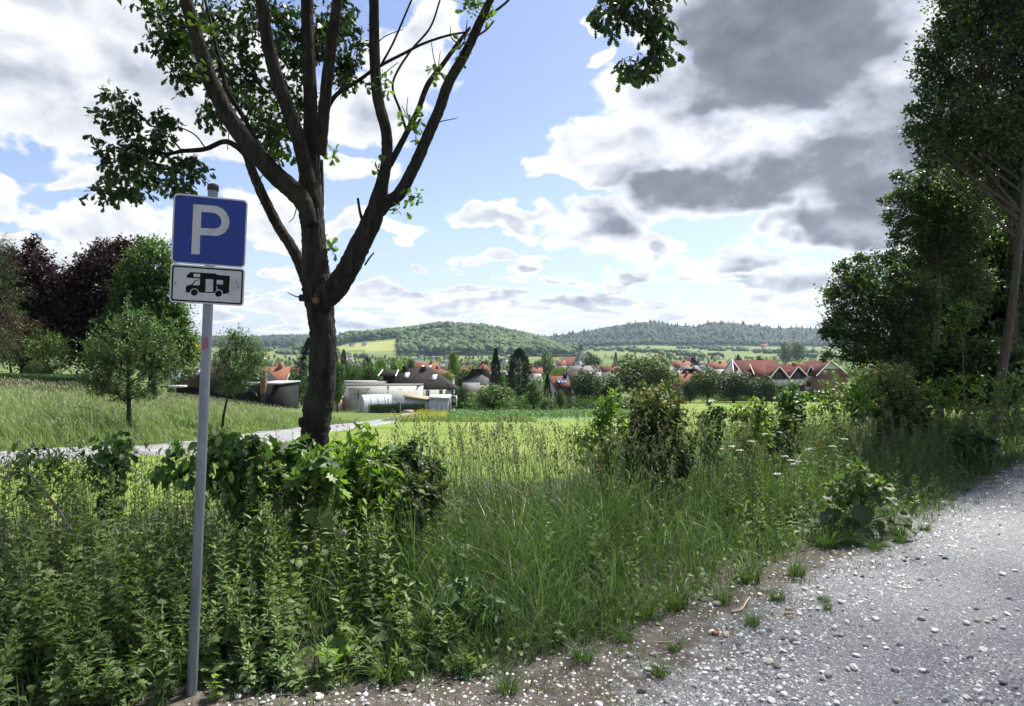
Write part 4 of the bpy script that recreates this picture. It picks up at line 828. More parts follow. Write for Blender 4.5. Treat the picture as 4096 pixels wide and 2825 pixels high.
def ball_bush():
    c = P(150, 1480, 43.0); z0 = float(H(c[0], c[1])); root = thing('clipped_bush', 'round clipped bush rising above the low hedge', 'bush', (c[0], c[1], z0)); r = np.array([.80, .80, 1.0]); cz = P(0, 1444, 43)[2]-z0-r[2]
    G = Geo(); n = 5200; d = rdir(n); bake(G, LEAF2, d*r*U(.94, 1.02, n)[:, None]+np.array([0, 0, cz]), rdir(n)+d*.4, d+rdir(n)*.5, U(.05, .085, n), U(0, 1, n)); G.obj('foliage', M['topiary'], root)
    G = Geo(); V = []; 
    for i in range(9):
        a = math.pi*i/8
        for j in range(16): b = j/16*6.283; V.append(np.array([math.sin(a)*math.cos(b), math.sin(a)*math.sin(b), math.cos(a)])*r*.93+np.array([0, 0, cz]))
    G.add(V, None, [[i*16+j, (i+1)*16+j, (i+1)*16+(j+1) % 16, i*16+(j+1) % 16] for i in range(8) for j in range(16)]); G.obj('inner_growth', M['hedge'], root, True)
    G = Geo(); tube(G, [(0,0,-.1),(0,0,cz)], [.08,.06], 8); G.obj('stem', M['dark_bark'], root)
ball_bush()

# wood on the right
M['wood_bark'] = m_bark('wood_bark', [(.045,.038,.031),(.08,.069,.056),(.12,.103,.083)], 7, bump=.6, moss=(.07,.075,.045))
T = M['thin_bark']
leafy_tree('sallow_tree', 'low spreading tree reaching out furthest left from the dark wood', 3690, 17.0, [(3420,1190,-.3,125,90),(3520,1130,0,130,100),(3380,1310,-.5,90,55),(3450,1400,-.4,95,60),(3560,1330,0,130,110),(3640,1220,.3,110,130),(3340,1340,-.5,50,35),(3600,1460,0,110,80),(3340,1270,-.5,40,40),(3300,1330,-.5,24,20),(3350,1180,-.4,30,28),(3370,1085,-.3,34,34),(3440,1050,-.2,36,30),(3310,1430,-.5,26,20),(3570,1040,0,40,40)], 3100, 8, .072, M['wood_leaf'], T, .10, top=P(3560,1150,17)-np.array([*PXY(3690, 17.), 0.4]), spray=(.25,.6), shell=.35, mixmat=M['wood_light'], mixfrac=.12, upb=.25)
leafy_tree('wood_tree', 'slim tree with airy crown above the low spreading tree', 3770, 18.0, [(3650,830,0,90,90),(3720,770,0,90,90),(3780,870,0,110,120),(3680,930,0,100,70),(3720,1040,0,110,90),(3800,1000,.3,110,120),(3840,760,.5,90,110),(3545,800,0,24,20),(3570,870,0,34,26),(3600,715,0,30,26),(3565,960,0,28,22),(3640,1070,0,40,34),(3700,680,0,34,30),(3880,1150,.3,90,100),(3880,900,.5,100,120)], 2800, 8, .078, M['wood_leaf'], T, .09, trunk=[(0,0,-.1),(-.15,0,2.0),(-.1,0,4.0),(-.35,0,5.6),(-.4,0,7.2)], spray=(.25,.6), shell=.35, mixmat=M['wood_light'], mixfrac=.15)
leafy_tree('wood_tree', 'tall dark tree filling the upper right corner above the leaning trunk', 3975, 16.0, [(3850,240,0,150,140),(3960,90,.2,180,150),(3790,450,0,130,130),(3720,560,0,85,70),(3760,300,0,80,90),(3900,560,.3,170,150),(4020,400,.6,160,200),(4010,700,.8,150,160),(3900,-100,.3,160,150),(4100,-60,.5,200,200),(4180,300,.8,180,250),(4200,650,.8,160,220),(3680,420,-.2,45,40),(3850,80,0,60,60),(3655,440,-.2,28,22),(3690,235,0,34,28),(3745,125,0,34,34),(3645,530,-.2,24,20),(3720,640,0,40,34),(3790,20,0,30,34)], 5900, 8, .085, M['wood_leaf'], M['wood_bark'], .125, trunk=[(0,0,-.2),(.08,0,1.0),(.3,0,2.4),(.5,0,3.9),(.62,0,5.5),(.75,.1,7.5),(.8,.1,9.0)], spray=(.3,.7), shell=.35, mixmat=M['wood_light'], mixfrac=.10, limbs=True)
leafy_tree('wood_tree', 'shadowed tree deep in the wood behind the leaning trunk', 3900, 22.0, [(3780,1100,0,150,170),(3900,900,0,190,200),(4000,1150,0,170,200),(3820,1330,0,170,150),(4010,1380,0,150,170),(3950,650,0,190,200),(4110,1000,.5,170,300),(3700,1400,0,130,110),(4100,1400,.5,130,170),(4120,600,.5,170,250)], 4700, 8, .19, M['wood_leaf'], M['dark_bark'], .16, spray=(.4,.9), shell=.2, twigs=False)
leafy_tree('wood_tree', 'thin shaded tree at the right picture edge deep in the wood', 4070, 19.0, [(4120,1150,0,70,150),(4150,900,0,120,160),(4130,1380,0,90,120)], 900, 8, .075, M['wood_leaf'], T, .09, trunk=[(0,0,-.1),(-.05,0,1.8),(-.02,0,4),(.05,0,7)], spray=(.3,.6))
leafy_tree('wood_shrub', 'dark understorey shrub at the foot of the leaning trunk', 3860, 17.5, [(3800,1480,0,110,70),(3920,1450,0,90,90),(3720,1500,0,80,60),(4040,1470,0,90,90),(3760,1570,-.5,90,60),(3880,1560,-.5,90,70),(4000,1560,-.5,90,70),(4090,1520,-.5,80,80),(3660,1560,0,70,50)], 2600, 8, .10, M['wood_leaf'], T, .05, spray=(.25,.5), shell=.2, mixmat=M['wood_light'], mixfrac=.15, cat='shrub')
leafy_tree('wood_shrub', 'sunlit hanging sprays in front of the dark wood', 3860, 15.5, [(3880,1250,0,70,40),(3850,1290,0,60,40),(3800,1330,0,30,60)], 220, 8, .065, M['wood_light'], T, .03, top=P(3850,1250,15.5)-np.array([*PXY(3860, 15.5), .4]), spray=(.25,.5), shell=.2, cat='shrub')
leafy_tree('wood_shrub', 'dense dark thicket far back in the wood, closing off the view', 3900, 27.0, [(3700,1480,0,130,90),(3850,1500,0,140,110),(4000,1480,0,140,120),(4120,1460,0,120,120),(3780,1360,0,120,110),(3950,1330,0,140,130),(3600,1500,0,90,60)], 1500, 8, .26, M['wood_leaf'], M['dark_bark'], .12, spray=(.5,1.0), shell=.1, twigs=False, cat='shrub')
# ------------------------------------------------------------------ far woods on the hills (one mass each)
def crown_blob(seed, flat=.8, n=1):
    r = np.random.default_rng(seed); bm = bmesh.new(); bmesh.ops.create_icosphere(bm, subdivisions=n, radius=1)
    bmesh.ops.delete(bm, geom=[v for v in bm.verts if v.co.z < -.5], context='VERTS')
    V = np.array([v.co[:] for v in bm.verts]); 
    for i, v in enumerate(bm.verts): v.index = i
    bm.verts.index_update(); bmesh.ops.triangulate(bm, faces=bm.faces); T = np.array([[v.index for v in f.verts] for f in bm.faces]); bm.free()
    V = V*(1+.28*r.normal(size=(len(V), 1))); V[:, 2] *= flat
    return V, T
def spire_blob(seed):
    r = np.random.default_rng(seed); V = [[0, 0, 2.6]]; n = 6
    for z, q in ((1.6, .35), (.7, .62), (-.5, .85)):
        for j in range(n): a = (j+r.uniform(0, .6))/n*6.283; V.append([q*math.cos(a)*r.uniform(.7, 1.2), q*math.sin(a)*r.uniform(.7, 1.2), z+r.normal()*.12])
    T = [[0, 1+j, 1+(j+1) % n] for j in range(n)]
    for k in range(2):
        for j in range(n): a, b = 1+k*n+j, 1+k*n+(j+1) % n; T += [[a, a+n, b+n], [a, b+n, b]]
    return np.array(V), np.array(T)
def forest(name, label, pxr, yr, spacing, size, mat, protos, test, spire=0.0):
    area_n = int((pxr[1]-pxr[0])/FPX*(yr[1]**2-yr[0]**2)/2/spacing**2)
    y = np.sqrt(U(yr[0]**2, yr[1]**2, area_n)); px = U(*pxr, area_n); x = (px-CX)/FPX*y; z = H(x, y); pp, py = proj(x, y, z)
    ok = test(px, py, x, y); x, y, z = x[ok], y[ok], z[ok]; k = len(x); G = Geo(); pick = rng.integers(0, len(protos), k)
    sz = U(.75, 1.3, k)*size
    if spire > 0: pick = np.where(U(0, 1, k) < spire, len(protos)-1, np.minimum(pick, len(protos)-2))
    lowf = .5+.32*np.sin(x*.021+2*np.sin(y*.013))*np.sin(y*.017+1.3*np.sin(x*.009))
    for i, pr in enumerate(protos):
        s = pick == i; m = int(s.sum())
        if not m: continue
        a = U(0, 6.283, m); yd = np.stack([np.cos(a), np.sin(a), np.zeros(m)], 1)
        bake(G, pr, np.stack([x[s], y[s], z[s]+sz[s]*.75], 1), yd, np.repeat([[0, 0, 1.]], m, 0), np.stack([sz[s]*.62, sz[s]*.62, sz[s]*.8], 1), np.clip(lowf[s]+rng.normal(size=m)*.24, 0, 1))
    # each crown breaks into lighter and darker bits
    G.R = [np.clip(q+rng.normal(size=len(q))*.13, 0, 1) for q in G.R]
    o = G.obj(name, mat); tag(o, label, 'forest', kind='stuff'); return o
B1 = [crown_blob(i, .85, 1) for i in range(5)]; B2 = [crown_blob(i, .8, 2) for i in range(6)]; S1 = [spire_blob(i) for i in range(1)]
notfield = lambda px, py, x, y: ~(inpoly(px, py, HILLF[0]) | inpoly(px, py, HILLF[1]))
forest('hill_forest', 'green broadleaf forest over the nearer rounded hill left of the church', (1180, 2320), (1540, 2480), 12.5, 12, M['f_wood'], B2,
       lambda px, py, x, y: notfield(px, py, x, y) & (zone(x, y, H(x, y)) == 7) & ~((y > 2300) & (px < 1330)))
forest('distant_forest', 'dark bluish forest over the long farther ridge on the right', (2080, 3560), (2760, 3960), 13.5, 11.5, M['f_pine'], B1+S1, lambda px, py, x, y: py < 1400, .025)
forest('distant_forest', 'low wooded ridge on the horizon between sign pole and oak', (500, 1420), (2760, 3960), 19, 16, M['f_pine'], B1, lambda px, py, x, y: py < 1400)

# ------------------------------------------------------------------ tree kinds for the valley, one mesh per kind, copied
def unit_crown(kind, seed, n, leaf):
    """crown and trunk meshes of a tree one unit high and one unit wide"""
    global rng
    keep = rng; rng = np.random.default_rng(seed); G = Geo(); up = np.array([0, 0, 1.])
    if kind in ('round', 'tall', 'wide', 'bush'):
        lob = {'round': (.52, .47, .43), 'tall': (.52, .47, .44), 'wide': (.53, .45, .47), 'bush': (.46, .52, .46)}[kind]
        nb = 26; bd = rdir(nb); bd[:, 2] = bd[:, 2]*.9+.1; br = U(.16, .30, nb)*(.8 if kind != 'tall' else .7)
        bc = bd*np.array([lob[2], lob[2], lob[1]])*U(.45, .78, nb)[:, None]+np.array([0, 0, lob[0]])
        if kind == 'tall': bc[:, :2] *= np.clip(1.35-bc[:, 2:3]*1.0, .25, 1)
        idx = rng.integers(0, nb, n); d = rdir(n); tone = U(.05, .9, nb)[idx]
        pos = bc[idx]+d*(br[idx]*(.6+.4*np.sqrt(U(0, 1, n))))[:, None]; pos[:, 2] = np.maximum(pos[:, 2], .03)
        bake(G, LEAF2, pos, rdir(n), d+up*.5+rdir(n)*.6, U(.7, 1.4, n)*leaf, np.clip(tone+rng.normal(size=n)*.16, 0, 1))
    elif kind in ('spruce', 'thuja', 'pine'):
        k = n; t = U(0, 1, k)**(.75); z = .04+.94*t
        prof = {'spruce': lambda t: .47*(1-t)**.9*(.78+.22*np.abs(np.sin(t*34))), 'thuja': lambda t: .46*np.minimum(1, (1-t)*2.0)**.8*np.minimum(1, .65+t*1.2), 'pine': lambda t: .44*np.clip((t-.12)*6, .12, 1)*np.minimum(1, (1-t)*3.2)**.6}[kind](t)
        a = U(0, 6.283, k); br = np.floor(a*2.2+z*23); w = np.random.default_rng(seed+1).uniform(.55, 1.12, 4000)[(br.astype(int)*37) % 4000]
        r = prof*w*np.sqrt(U(.25, 1, k)); pos = np.stack([r*np.cos(a), r*np.sin(a), z-r*(.22 if kind == 'spruce' else .0)], 1); od = np.stack([np.cos(a), np.sin(a), np.full(k, -.25 if kind == 'spruce' else .4)], 1)
        bake(G, LEAFN if kind != 'pine' else LEAF2, pos, od+rdir(k)*.5, up+rdir(k)*.7, U(.7, 1.4, k)*leaf, np.clip(w*1.2-.6+rng.normal(size=k)*.2, 0, 1))
    elif kind == 'willow':
        k = n; a = U(0, 6.283, k); r = .46*np.sqrt(U(0, 1, k)); top = .97*np.sqrt(1-(r/.5)**2*.75); z = U(.12, 1, k)*top; pos = np.stack([r*np.cos(a), r*np.sin(a), z], 1)
        st = np.random.default_rng(seed).uniform(0, 1, 40)[(a*6.3).astype(int) % 40]
        bake(G, LEAFN, pos, rdir(k)*.3+np.array([0, 0, -1.]), rdir(k), U(.7, 1.4, k)*leaf*1.5, np.clip(st*.7+rng.normal(size=k)*.15+.15, 0, 1))
    Gt = Geo(); tube(Gt, [(0, 0, -.06), (.005, 0, .25), (0, .01, .62)], [.035, .028, .012], 7, 3)
    for q in range(5): 
        b = rdir(1)[0]*np.array([.3, .3, .1])+np.array([0, 0, .62]); tube(Gt, [(0, 0, .3+.05*q), tuple(b*.6+np.array([0, 0, .17])), tuple(b)], [.014, .01, .004], 5, 2, cap=False)
    rng = keep
    return G, Gt
KIND = {}
def kind_mesh(kind, matk, lod, seed):
    key = (kind, matk, lod, seed)
    if key not in KIND:
        n, leaf = {0: (3600, .052), 1: (1300, .08), 2: (420, .13)}[lod]
        if kind in ('spruce', 'thuja', 'pine'): n = int(n*1.25)
        G, Gt = unit_crown(kind, seed*13+hash_(kind), n, leaf); KIND[key] = (G.mesh('crown', M[matk]), Gt.mesh('trunk', M['dark_bark'], True))
    return KIND[key]
def hash_(s): return sum(ord(c)*(i+3) for i, c in enumerate(s)) % 1000
def far_tree(label, px, ytop, hw, d, kind='round', matk='t_green', lod=0, seed=0, group=None, name='broadleaf_tree', cat='tree', z0=None, rz=None):
    x, y = PXY(px, d); gz = float(H(x, y)); zt = P(px, ytop, d)[2]; h = max(1.0, zt-gz); w = 2*hw*d/FPX
    c, t = kind_mesh(kind, matk, lod, seed); r = thing(name, label, cat, (x, y, gz), U(0, 6.28) if rz is None else rz, group)
    a = link('crown', c, r); b = link('trunk', t, r)
    for o in (a, b): o.scale = (w, w, h)
    return r
for q in [
 ('dense dark thuja half hidden by the oak trunk', 1238, 1352, 66, 100, 'thuja', 't_spruce', 0, 0, 'conifer_tree'),
 ('light green tree tight against the right side of the oak trunk', 1350, 1428, 46, 118, 'tall', 't_green', 0, 1, None),
 ('small dark conifer above the flat white roof, near the oak trunk', 1375, 1400, 22, 175, 'thuja', 't_spruce', 1, 1, 'conifer_tree'),
 ('dark conifer just behind the oak trunk above the green trees', 1345, 1405, 20, 178, 'spruce', 't_spruce', 1, 1, 'conifer_tree'),
 ('broad green tree behind the left end of the flat white extension', 1410, 1436, 52, 165, 'round', 't_green', 0, 0, None),
 ('bushy green tree left of the dormer on the dark roof', 1490, 1446, 58, 160, 'round', 't_green', 0, 1, None),
 ('tall light tree right behind the dormer of the dark roof', 1528, 1418, 38, 200, 'tall', 't_light', 0, 1, None),
 ('dark purple tree above the dark-roofed white house', 1471, 1416, 22, 330, 'round', 't_copper', 1, 0, None),
 ('pale birch above the chimneys of the dark roof', 1585, 1424, 40, 260, 'round', 't_light', 1, 0, None),
 ('dull green tree right above the dark roof ridge', 1645, 1424, 28, 240, 'tall', 't_olive', 1, 1, None),
 ('rounded pale tree left of the orange roof behind the white house', 1615, 1430, 34, 275, 'round', 't_light', 1, 1, None),
 ('tall slender light green tree right of the orange roof', 1815, 1392, 34, 215, 'tall', 't_light', 0, 0, None),
 ('pale leafy tree at the right foot of the dark hip roof', 1788, 1478, 28, 150, 'round', 't_light', 0, 1, None),
 ('dark rounded tree between the white house and the grey hip roof', 1866, 1465, 45, 170, 'round', 't_dark', 0, 0, None),
 ('dark green clipped-looking shrub right of the white house corner', 1843, 1540, 36, 134, 'bush', 't_dark', 0, 0, None),
 ('bright green garden bush in front of the grey hip-roofed house', 1890, 1556, 26, 142, 'bush', 't_light', 0, 0, None),
 ('low spreading light green tree at the field edge', 1972, 1540, 84, 128, 'wide', 't_green', 0, 0, None),
 ('narrow dark spruce, left one of the pair above the town', 1984, 1388, 50, 150, 'spruce', 't_spruce', 0, 0, 'conifer_tree'),
 ('massive dark pine, right one of the pair above the town', 2076, 1394, 52, 145, 'pine', 't_spruce', 0, 1, 'conifer_tree'),
 ('slim airy green tree right below the massive pine', 2134, 1522, 42, 128, 'tall', 't_green', 0, 0, None),
 ('small pointed dark spruce left of the red roof with solar panel', 2190, 1490, 32, 140, 'spruce', 't_spruce', 0, 1, 'conifer_tree'),
 ('light shrub at the field edge below the small spruce', 2190, 1592, 40, 126, 'bush', 't_green', 0, 1, None),
 ('slender young tree in front of the white gable with solar panel', 2243, 1552, 26, 127, 'tall', 't_green', 0, 1, None),
 ('dense dark maple right of the solar panel roof', 2345, 1478, 70, 138, 'round', 't_dark', 0, 1, None),
 ('second dark maple at the field edge, right of the dense one', 2440, 1500, 60, 142, 'round', 't_dark', 0, 0, None),
 ('huge olive green tree right of the church', 2590, 1414, 130, 165, 'wide', 't_olive', 0, 1, None),
 ('grey-green willowy tree left of the dark hedge trees', 2830, 1465, 70, 186, 'round', 't_olive', 0, 0, None),
 ('dark tree hiding the left end of the apartment house', 2935, 1480, 80, 188, 'wide', 't_dark', 0, 1, None),
 ('dark shrubby tree below the apartment roof', 3035, 1500, 66, 184, 'round', 't_dark', 0, 0, None),
 ('bare-topped low tree at the right end of the dark trees', 3085, 1530, 28, 182, 'bush', 't_olive', 0, 1, None),
 ('dark tree at the left foot of the grey-green willowy tree', 2760, 1520, 40, 188, 'round', 't_dark', 0, 1, None),
 ('dark purple tree left of the church among green crowns', 2154, 1438, 30, 420, 'round', 't_copper', 1, 0, None),
 ('bright round tree left of the church nave', 2186, 1406, 36, 480, 'round', 't_green', 1, 0, None),
 ('weeping willow with yellow-green curtain below the church', 2243, 1455, 44, 330, 'willow', 't_light', 0, 0, 'willow_tree'),
 ('dark tree standing right against the church tower', 2368, 1411, 40, 600, 'round', 't_dark', 1, 0, None),
 ('narrow dark purple tree right of the church', 2463, 1410, 13, 600, 'thuja', 't_copper', 1, 1, None),
 ('yellow flowering tree above the apartment roof', 3181, 1437, 28, 330, 'round', 't_yellow', 1, 0, None),
 ('yellow flowering shrub beside the tall slender tree', 1876, 1453, 12, 330, 'round', 't_yellow', 2, 0, None),
 ('left one of two giant round poplars on the plain', 3143, 1368, 33, 1150, 'round', 't_olive', 1, 0, None),
 ('right one of two giant round poplars on the plain', 3192, 1367, 33, 1160, 'round', 't_olive', 1, 1, None),
 ('dark purple round tree behind the apartment house ridge', 2952, 1416, 19, 520, 'round', 't_copper', 1, 1, None),
 ('second dark purple tree, between the apartment ridge and the poplars', 3037, 1416, 16, 540, 'round', 't_copper', 1, 0, None),
 ('dull purple tree above the orange roofs', 2773, 1420, 24, 480, 'round', 't_copper', 1, 1, None),
 ('dark conifer between the yellow tree and the brick gable', 3298, 1425, 12, 330, 'spruce', 't_spruce', 1, 0, 'conifer_tree'),
 ('bushy light tree behind the slim apple tree', 1040, 1455, 40, 95, 'round', 't_light', 0, 0, None),
 ('green garden tree right of the orange tiled roof, left of the thuja', 1172, 1478, 30, 112, 'round', 't_green', 0, 0, None),
 ('pale green bush at the foot of the small orange gable', 690, 1510, 26, 90, 'bush', 't_light', 0, 1, None)]:
    q = (*q[:3], q[3]*1.14, *q[4:])
    far_tree(*q[:9], name=q[9] or ('garden_bush' if q[5] == 'bush' else 'broadleaf_tree'), cat='bush' if q[5] == 'bush' else 'tree')

# ------------------------------------------------------------------ houses
W = {'white': m_plain('render_white', (.62,.62,.60), .85, .2), 'cream': m_plain('render_cream', (.60,.56,.46), .85, .2), 'grey': m_plain('render_grey', (.38,.38,.37), .85, .2), 'black': m_plain('cladding_black', (.016,.016,.018), .8, .08),
     'brick': m_noise('brick_wall', [(.3,(.15,.085,.06)),(.7,(.24,.14,.10))], 6, 8, .9, .2), 'wood': m_noise('boards', [(.3,(.22,.16,.09)),(.7,(.36,.28,.17))], 4, 6, .8, .2, stretch=(6,6,.4))}
R_ = {'dark': m_tile('tiles_dark', (.010,.009,.010), (.034,.029,.028)), 'red': m_tile('tiles_red', (.07,.024,.017), (.16,.062,.042)), 'orange': m_tile('tiles_orange', (.14,.056,.035), (.235,.105,.065)), 'brown': m_tile('tiles_brown', (.035,.024,.02), (.085,.06,.05)), 'grey': m_tile('tiles_grey', (.09,.09,.095), (.2,.2,.205)), 'wine': m_tile('tiles_wine', (.045,.013,.010), (.105,.032,.024)), 'slate': m_tile('slate', (.05,.055,.062), (.115,.12,.13))}
GLASS = m_noise('window_glass', [(.3,(.02,.025,.03)),(.7,(.05,.06,.07))], 2, 3, .12, 0, None, .6); FRAME = m_plain('window_frame', (.7,.7,.69), .5); METAL = m_noise('sheet_metal', [(.3,(.40,.43,.46)),(.7,(.55,.58,.6))], 2, 6, .45, .1, None, .5, .4); DARKMETAL = m_plain('dark_metal', (.03,.032,.034), .5)
def window(parent, wx, wy, wz, w, h, face='y', sgn=-1, frame=.07, name='window'):
    """frame and pane on a wall; face 'y' looks along -Y (sgn -1), 'x' along X"""
    e = bpy.data.objects.new(name, None); col.objects.link(e); e.parent = parent; e.location = (wx, wy, wz)
    if face == 'x': e.rotation_euler = (0, 0, math.pi/2*(1 if sgn > 0 else -1))
    elif sgn > 0: e.rotation_euler = (0, 0, math.pi)
    G = Geo(); f = frame
    for a in ((-w/2, w/2, -h/2, -h/2+f), (-w/2, w/2, h/2-f, h/2), (-w/2, -w/2+f, -h/2+f, h/2-f), (w/2-f, w/2, -h/2+f, h/2-f), (-f/3, f/3, -h/2+f, h/2-f)): box(G, a[0], a[1], -.06, .02, a[2], a[3])
    G.obj('frame', FRAME, e); G = Geo(); box(G, -w/2+f, w/2-f, -.02, .01, -h/2+f, h/2-f); G.obj('pane', GLASS, e)
def gable_house(name, label, x, y, w, dp, eave, ridge, yaw, roof, wall, over=.35, wins=2, chimney=True, z0=None, group=None, hip=0.0, cat='house', lod=0, skylight=0):
    """ridge along local X; heights above ground"""
    gz = float(H(x, y)) if z0 is None else z0; r = thing(name, label, cat, (x, y, gz), yaw, group)
    G = Geo(); box(G, -w/2, w/2, -dp/2, dp/2, -2.0, eave)
    if hip < .01:
        for s in (-1, 1):
            G.add([[s*w/2, -dp/2, eave], [s*w/2, dp/2, eave], [s*w/2, 0, ridge-.08]], [[0, 1, 2] if s > 0 else [0, 2, 1]])
    G.obj('wall', wall, r)
    G = Geo(); t = .16; o = over; sl = (ridge-eave)/(dp/2); ez = eave-o*sl; hx = w/2+o
    rx = hx if hip < .01 else w/2-hip*dp/2
    V = []
    for dz in (0, t): V += [[-hx, -dp/2-o, ez+dz], [hx, -dp/2-o, ez+dz], [hx, dp/2+o, ez+dz], [-hx, dp/2+o, ez+dz], [-rx, 0, ridge+dz], [rx, 0, ridge+dz]]
    Q = [[6, 7, 11, 10], [8, 9, 10, 11], [0, 4, 5, 1], [2, 5, 4, 3], [0, 1, 7, 6], [2, 3, 9, 8]]; T = []
    if hip < .01: Q += [[1, 5, 11, 7], [5, 2, 8, 11], [3, 4, 10, 9], [4, 0, 6, 10]]
    else: T = [[7, 8, 11], [9, 6, 10], [1, 5, 2], [3, 4, 0]]; Q += [[1, 2, 8, 7], [3, 0, 6, 9]]
    G.add(V, T, Q); ro = G.obj('roof', roof, r)
    if chimney:
        G = Geo(); cx = w*.18; box(G, cx-.35, cx+.35, -.6, .1, ridge-.9, ridge+.9); G.obj('chimney', W['brick'], ro)
    if skylight:
        for q in range(skylight):
            sx = -w*.2+q*w*.35; yy = -dp*.25; zz = eave+(dp/2+yy)*sl+t+.03; G = Geo(); hh = .5; G.add([[sx-.35, yy-hh, zz-hh*sl], [sx+.35, yy-hh, zz-hh*sl], [sx+.35, yy+hh, zz+hh*sl], [sx-.35, yy+hh, zz+hh*sl], [sx-.35, yy-hh, zz-hh*sl-.1], [sx+.35, yy-hh, zz-hh*sl-.1], [sx+.35, yy+hh, zz+hh*sl-.1], [sx-.35, yy+hh, zz+hh*sl-.1]], None, [[0,1,2,3],[0,4,5,1],[1,5,6,2],[2,6,7,3],[3,7,4,0]]); G.obj('skylight', METAL, ro)
    if wins:
        for i in range(wins):
            wx = (i+.5)/wins*w-w/2; window(r, wx, -dp/2-.02, min(eave*.55, eave-1.0), 1.1, 1.2)
        for s in (-1, 1):
            if hip < .01: window(r, s*(w/2+.02), 0, eave+.3, 1.0, 1.1, 'x', s)
            window(r, s*(w/2+.02), -dp*.2, eave*.5, 1.0, 1.2, 'x', s)
    return r
def tgable(label, px, yr, ye, hw, d, yaw, roof, wall, **k):
    """house whose ridge shows at row yr, eave at ye, half width hw, all in photo pixels at distance d"""
    if d >= 1000:   # keep house heights believable: slide along the ray to where the ground fits
        dd = np.geomspace(190, 2600, 500); hh = CZ-(yr-CY)/FPX*dd-H((px-CX)/FPX*dd, dd); q = np.abs(hh-U(8.6, 9.8))+.004*np.abs(dd-d); d = float(dd[np.argmin(q)])
    x, y = PXY(px, d); gz = float(H(x, y)); rz = P(px, yr, d)[2]-gz; ez = min(P(px, ye, d)[2]-gz, rz-1.5) if d < 1000 else rz*.5
    return gable_house('house', label, x, y, 2*hw*d/FPX, k.pop('dp', 8.5), ez, rz, yaw, roof, wall, **k)
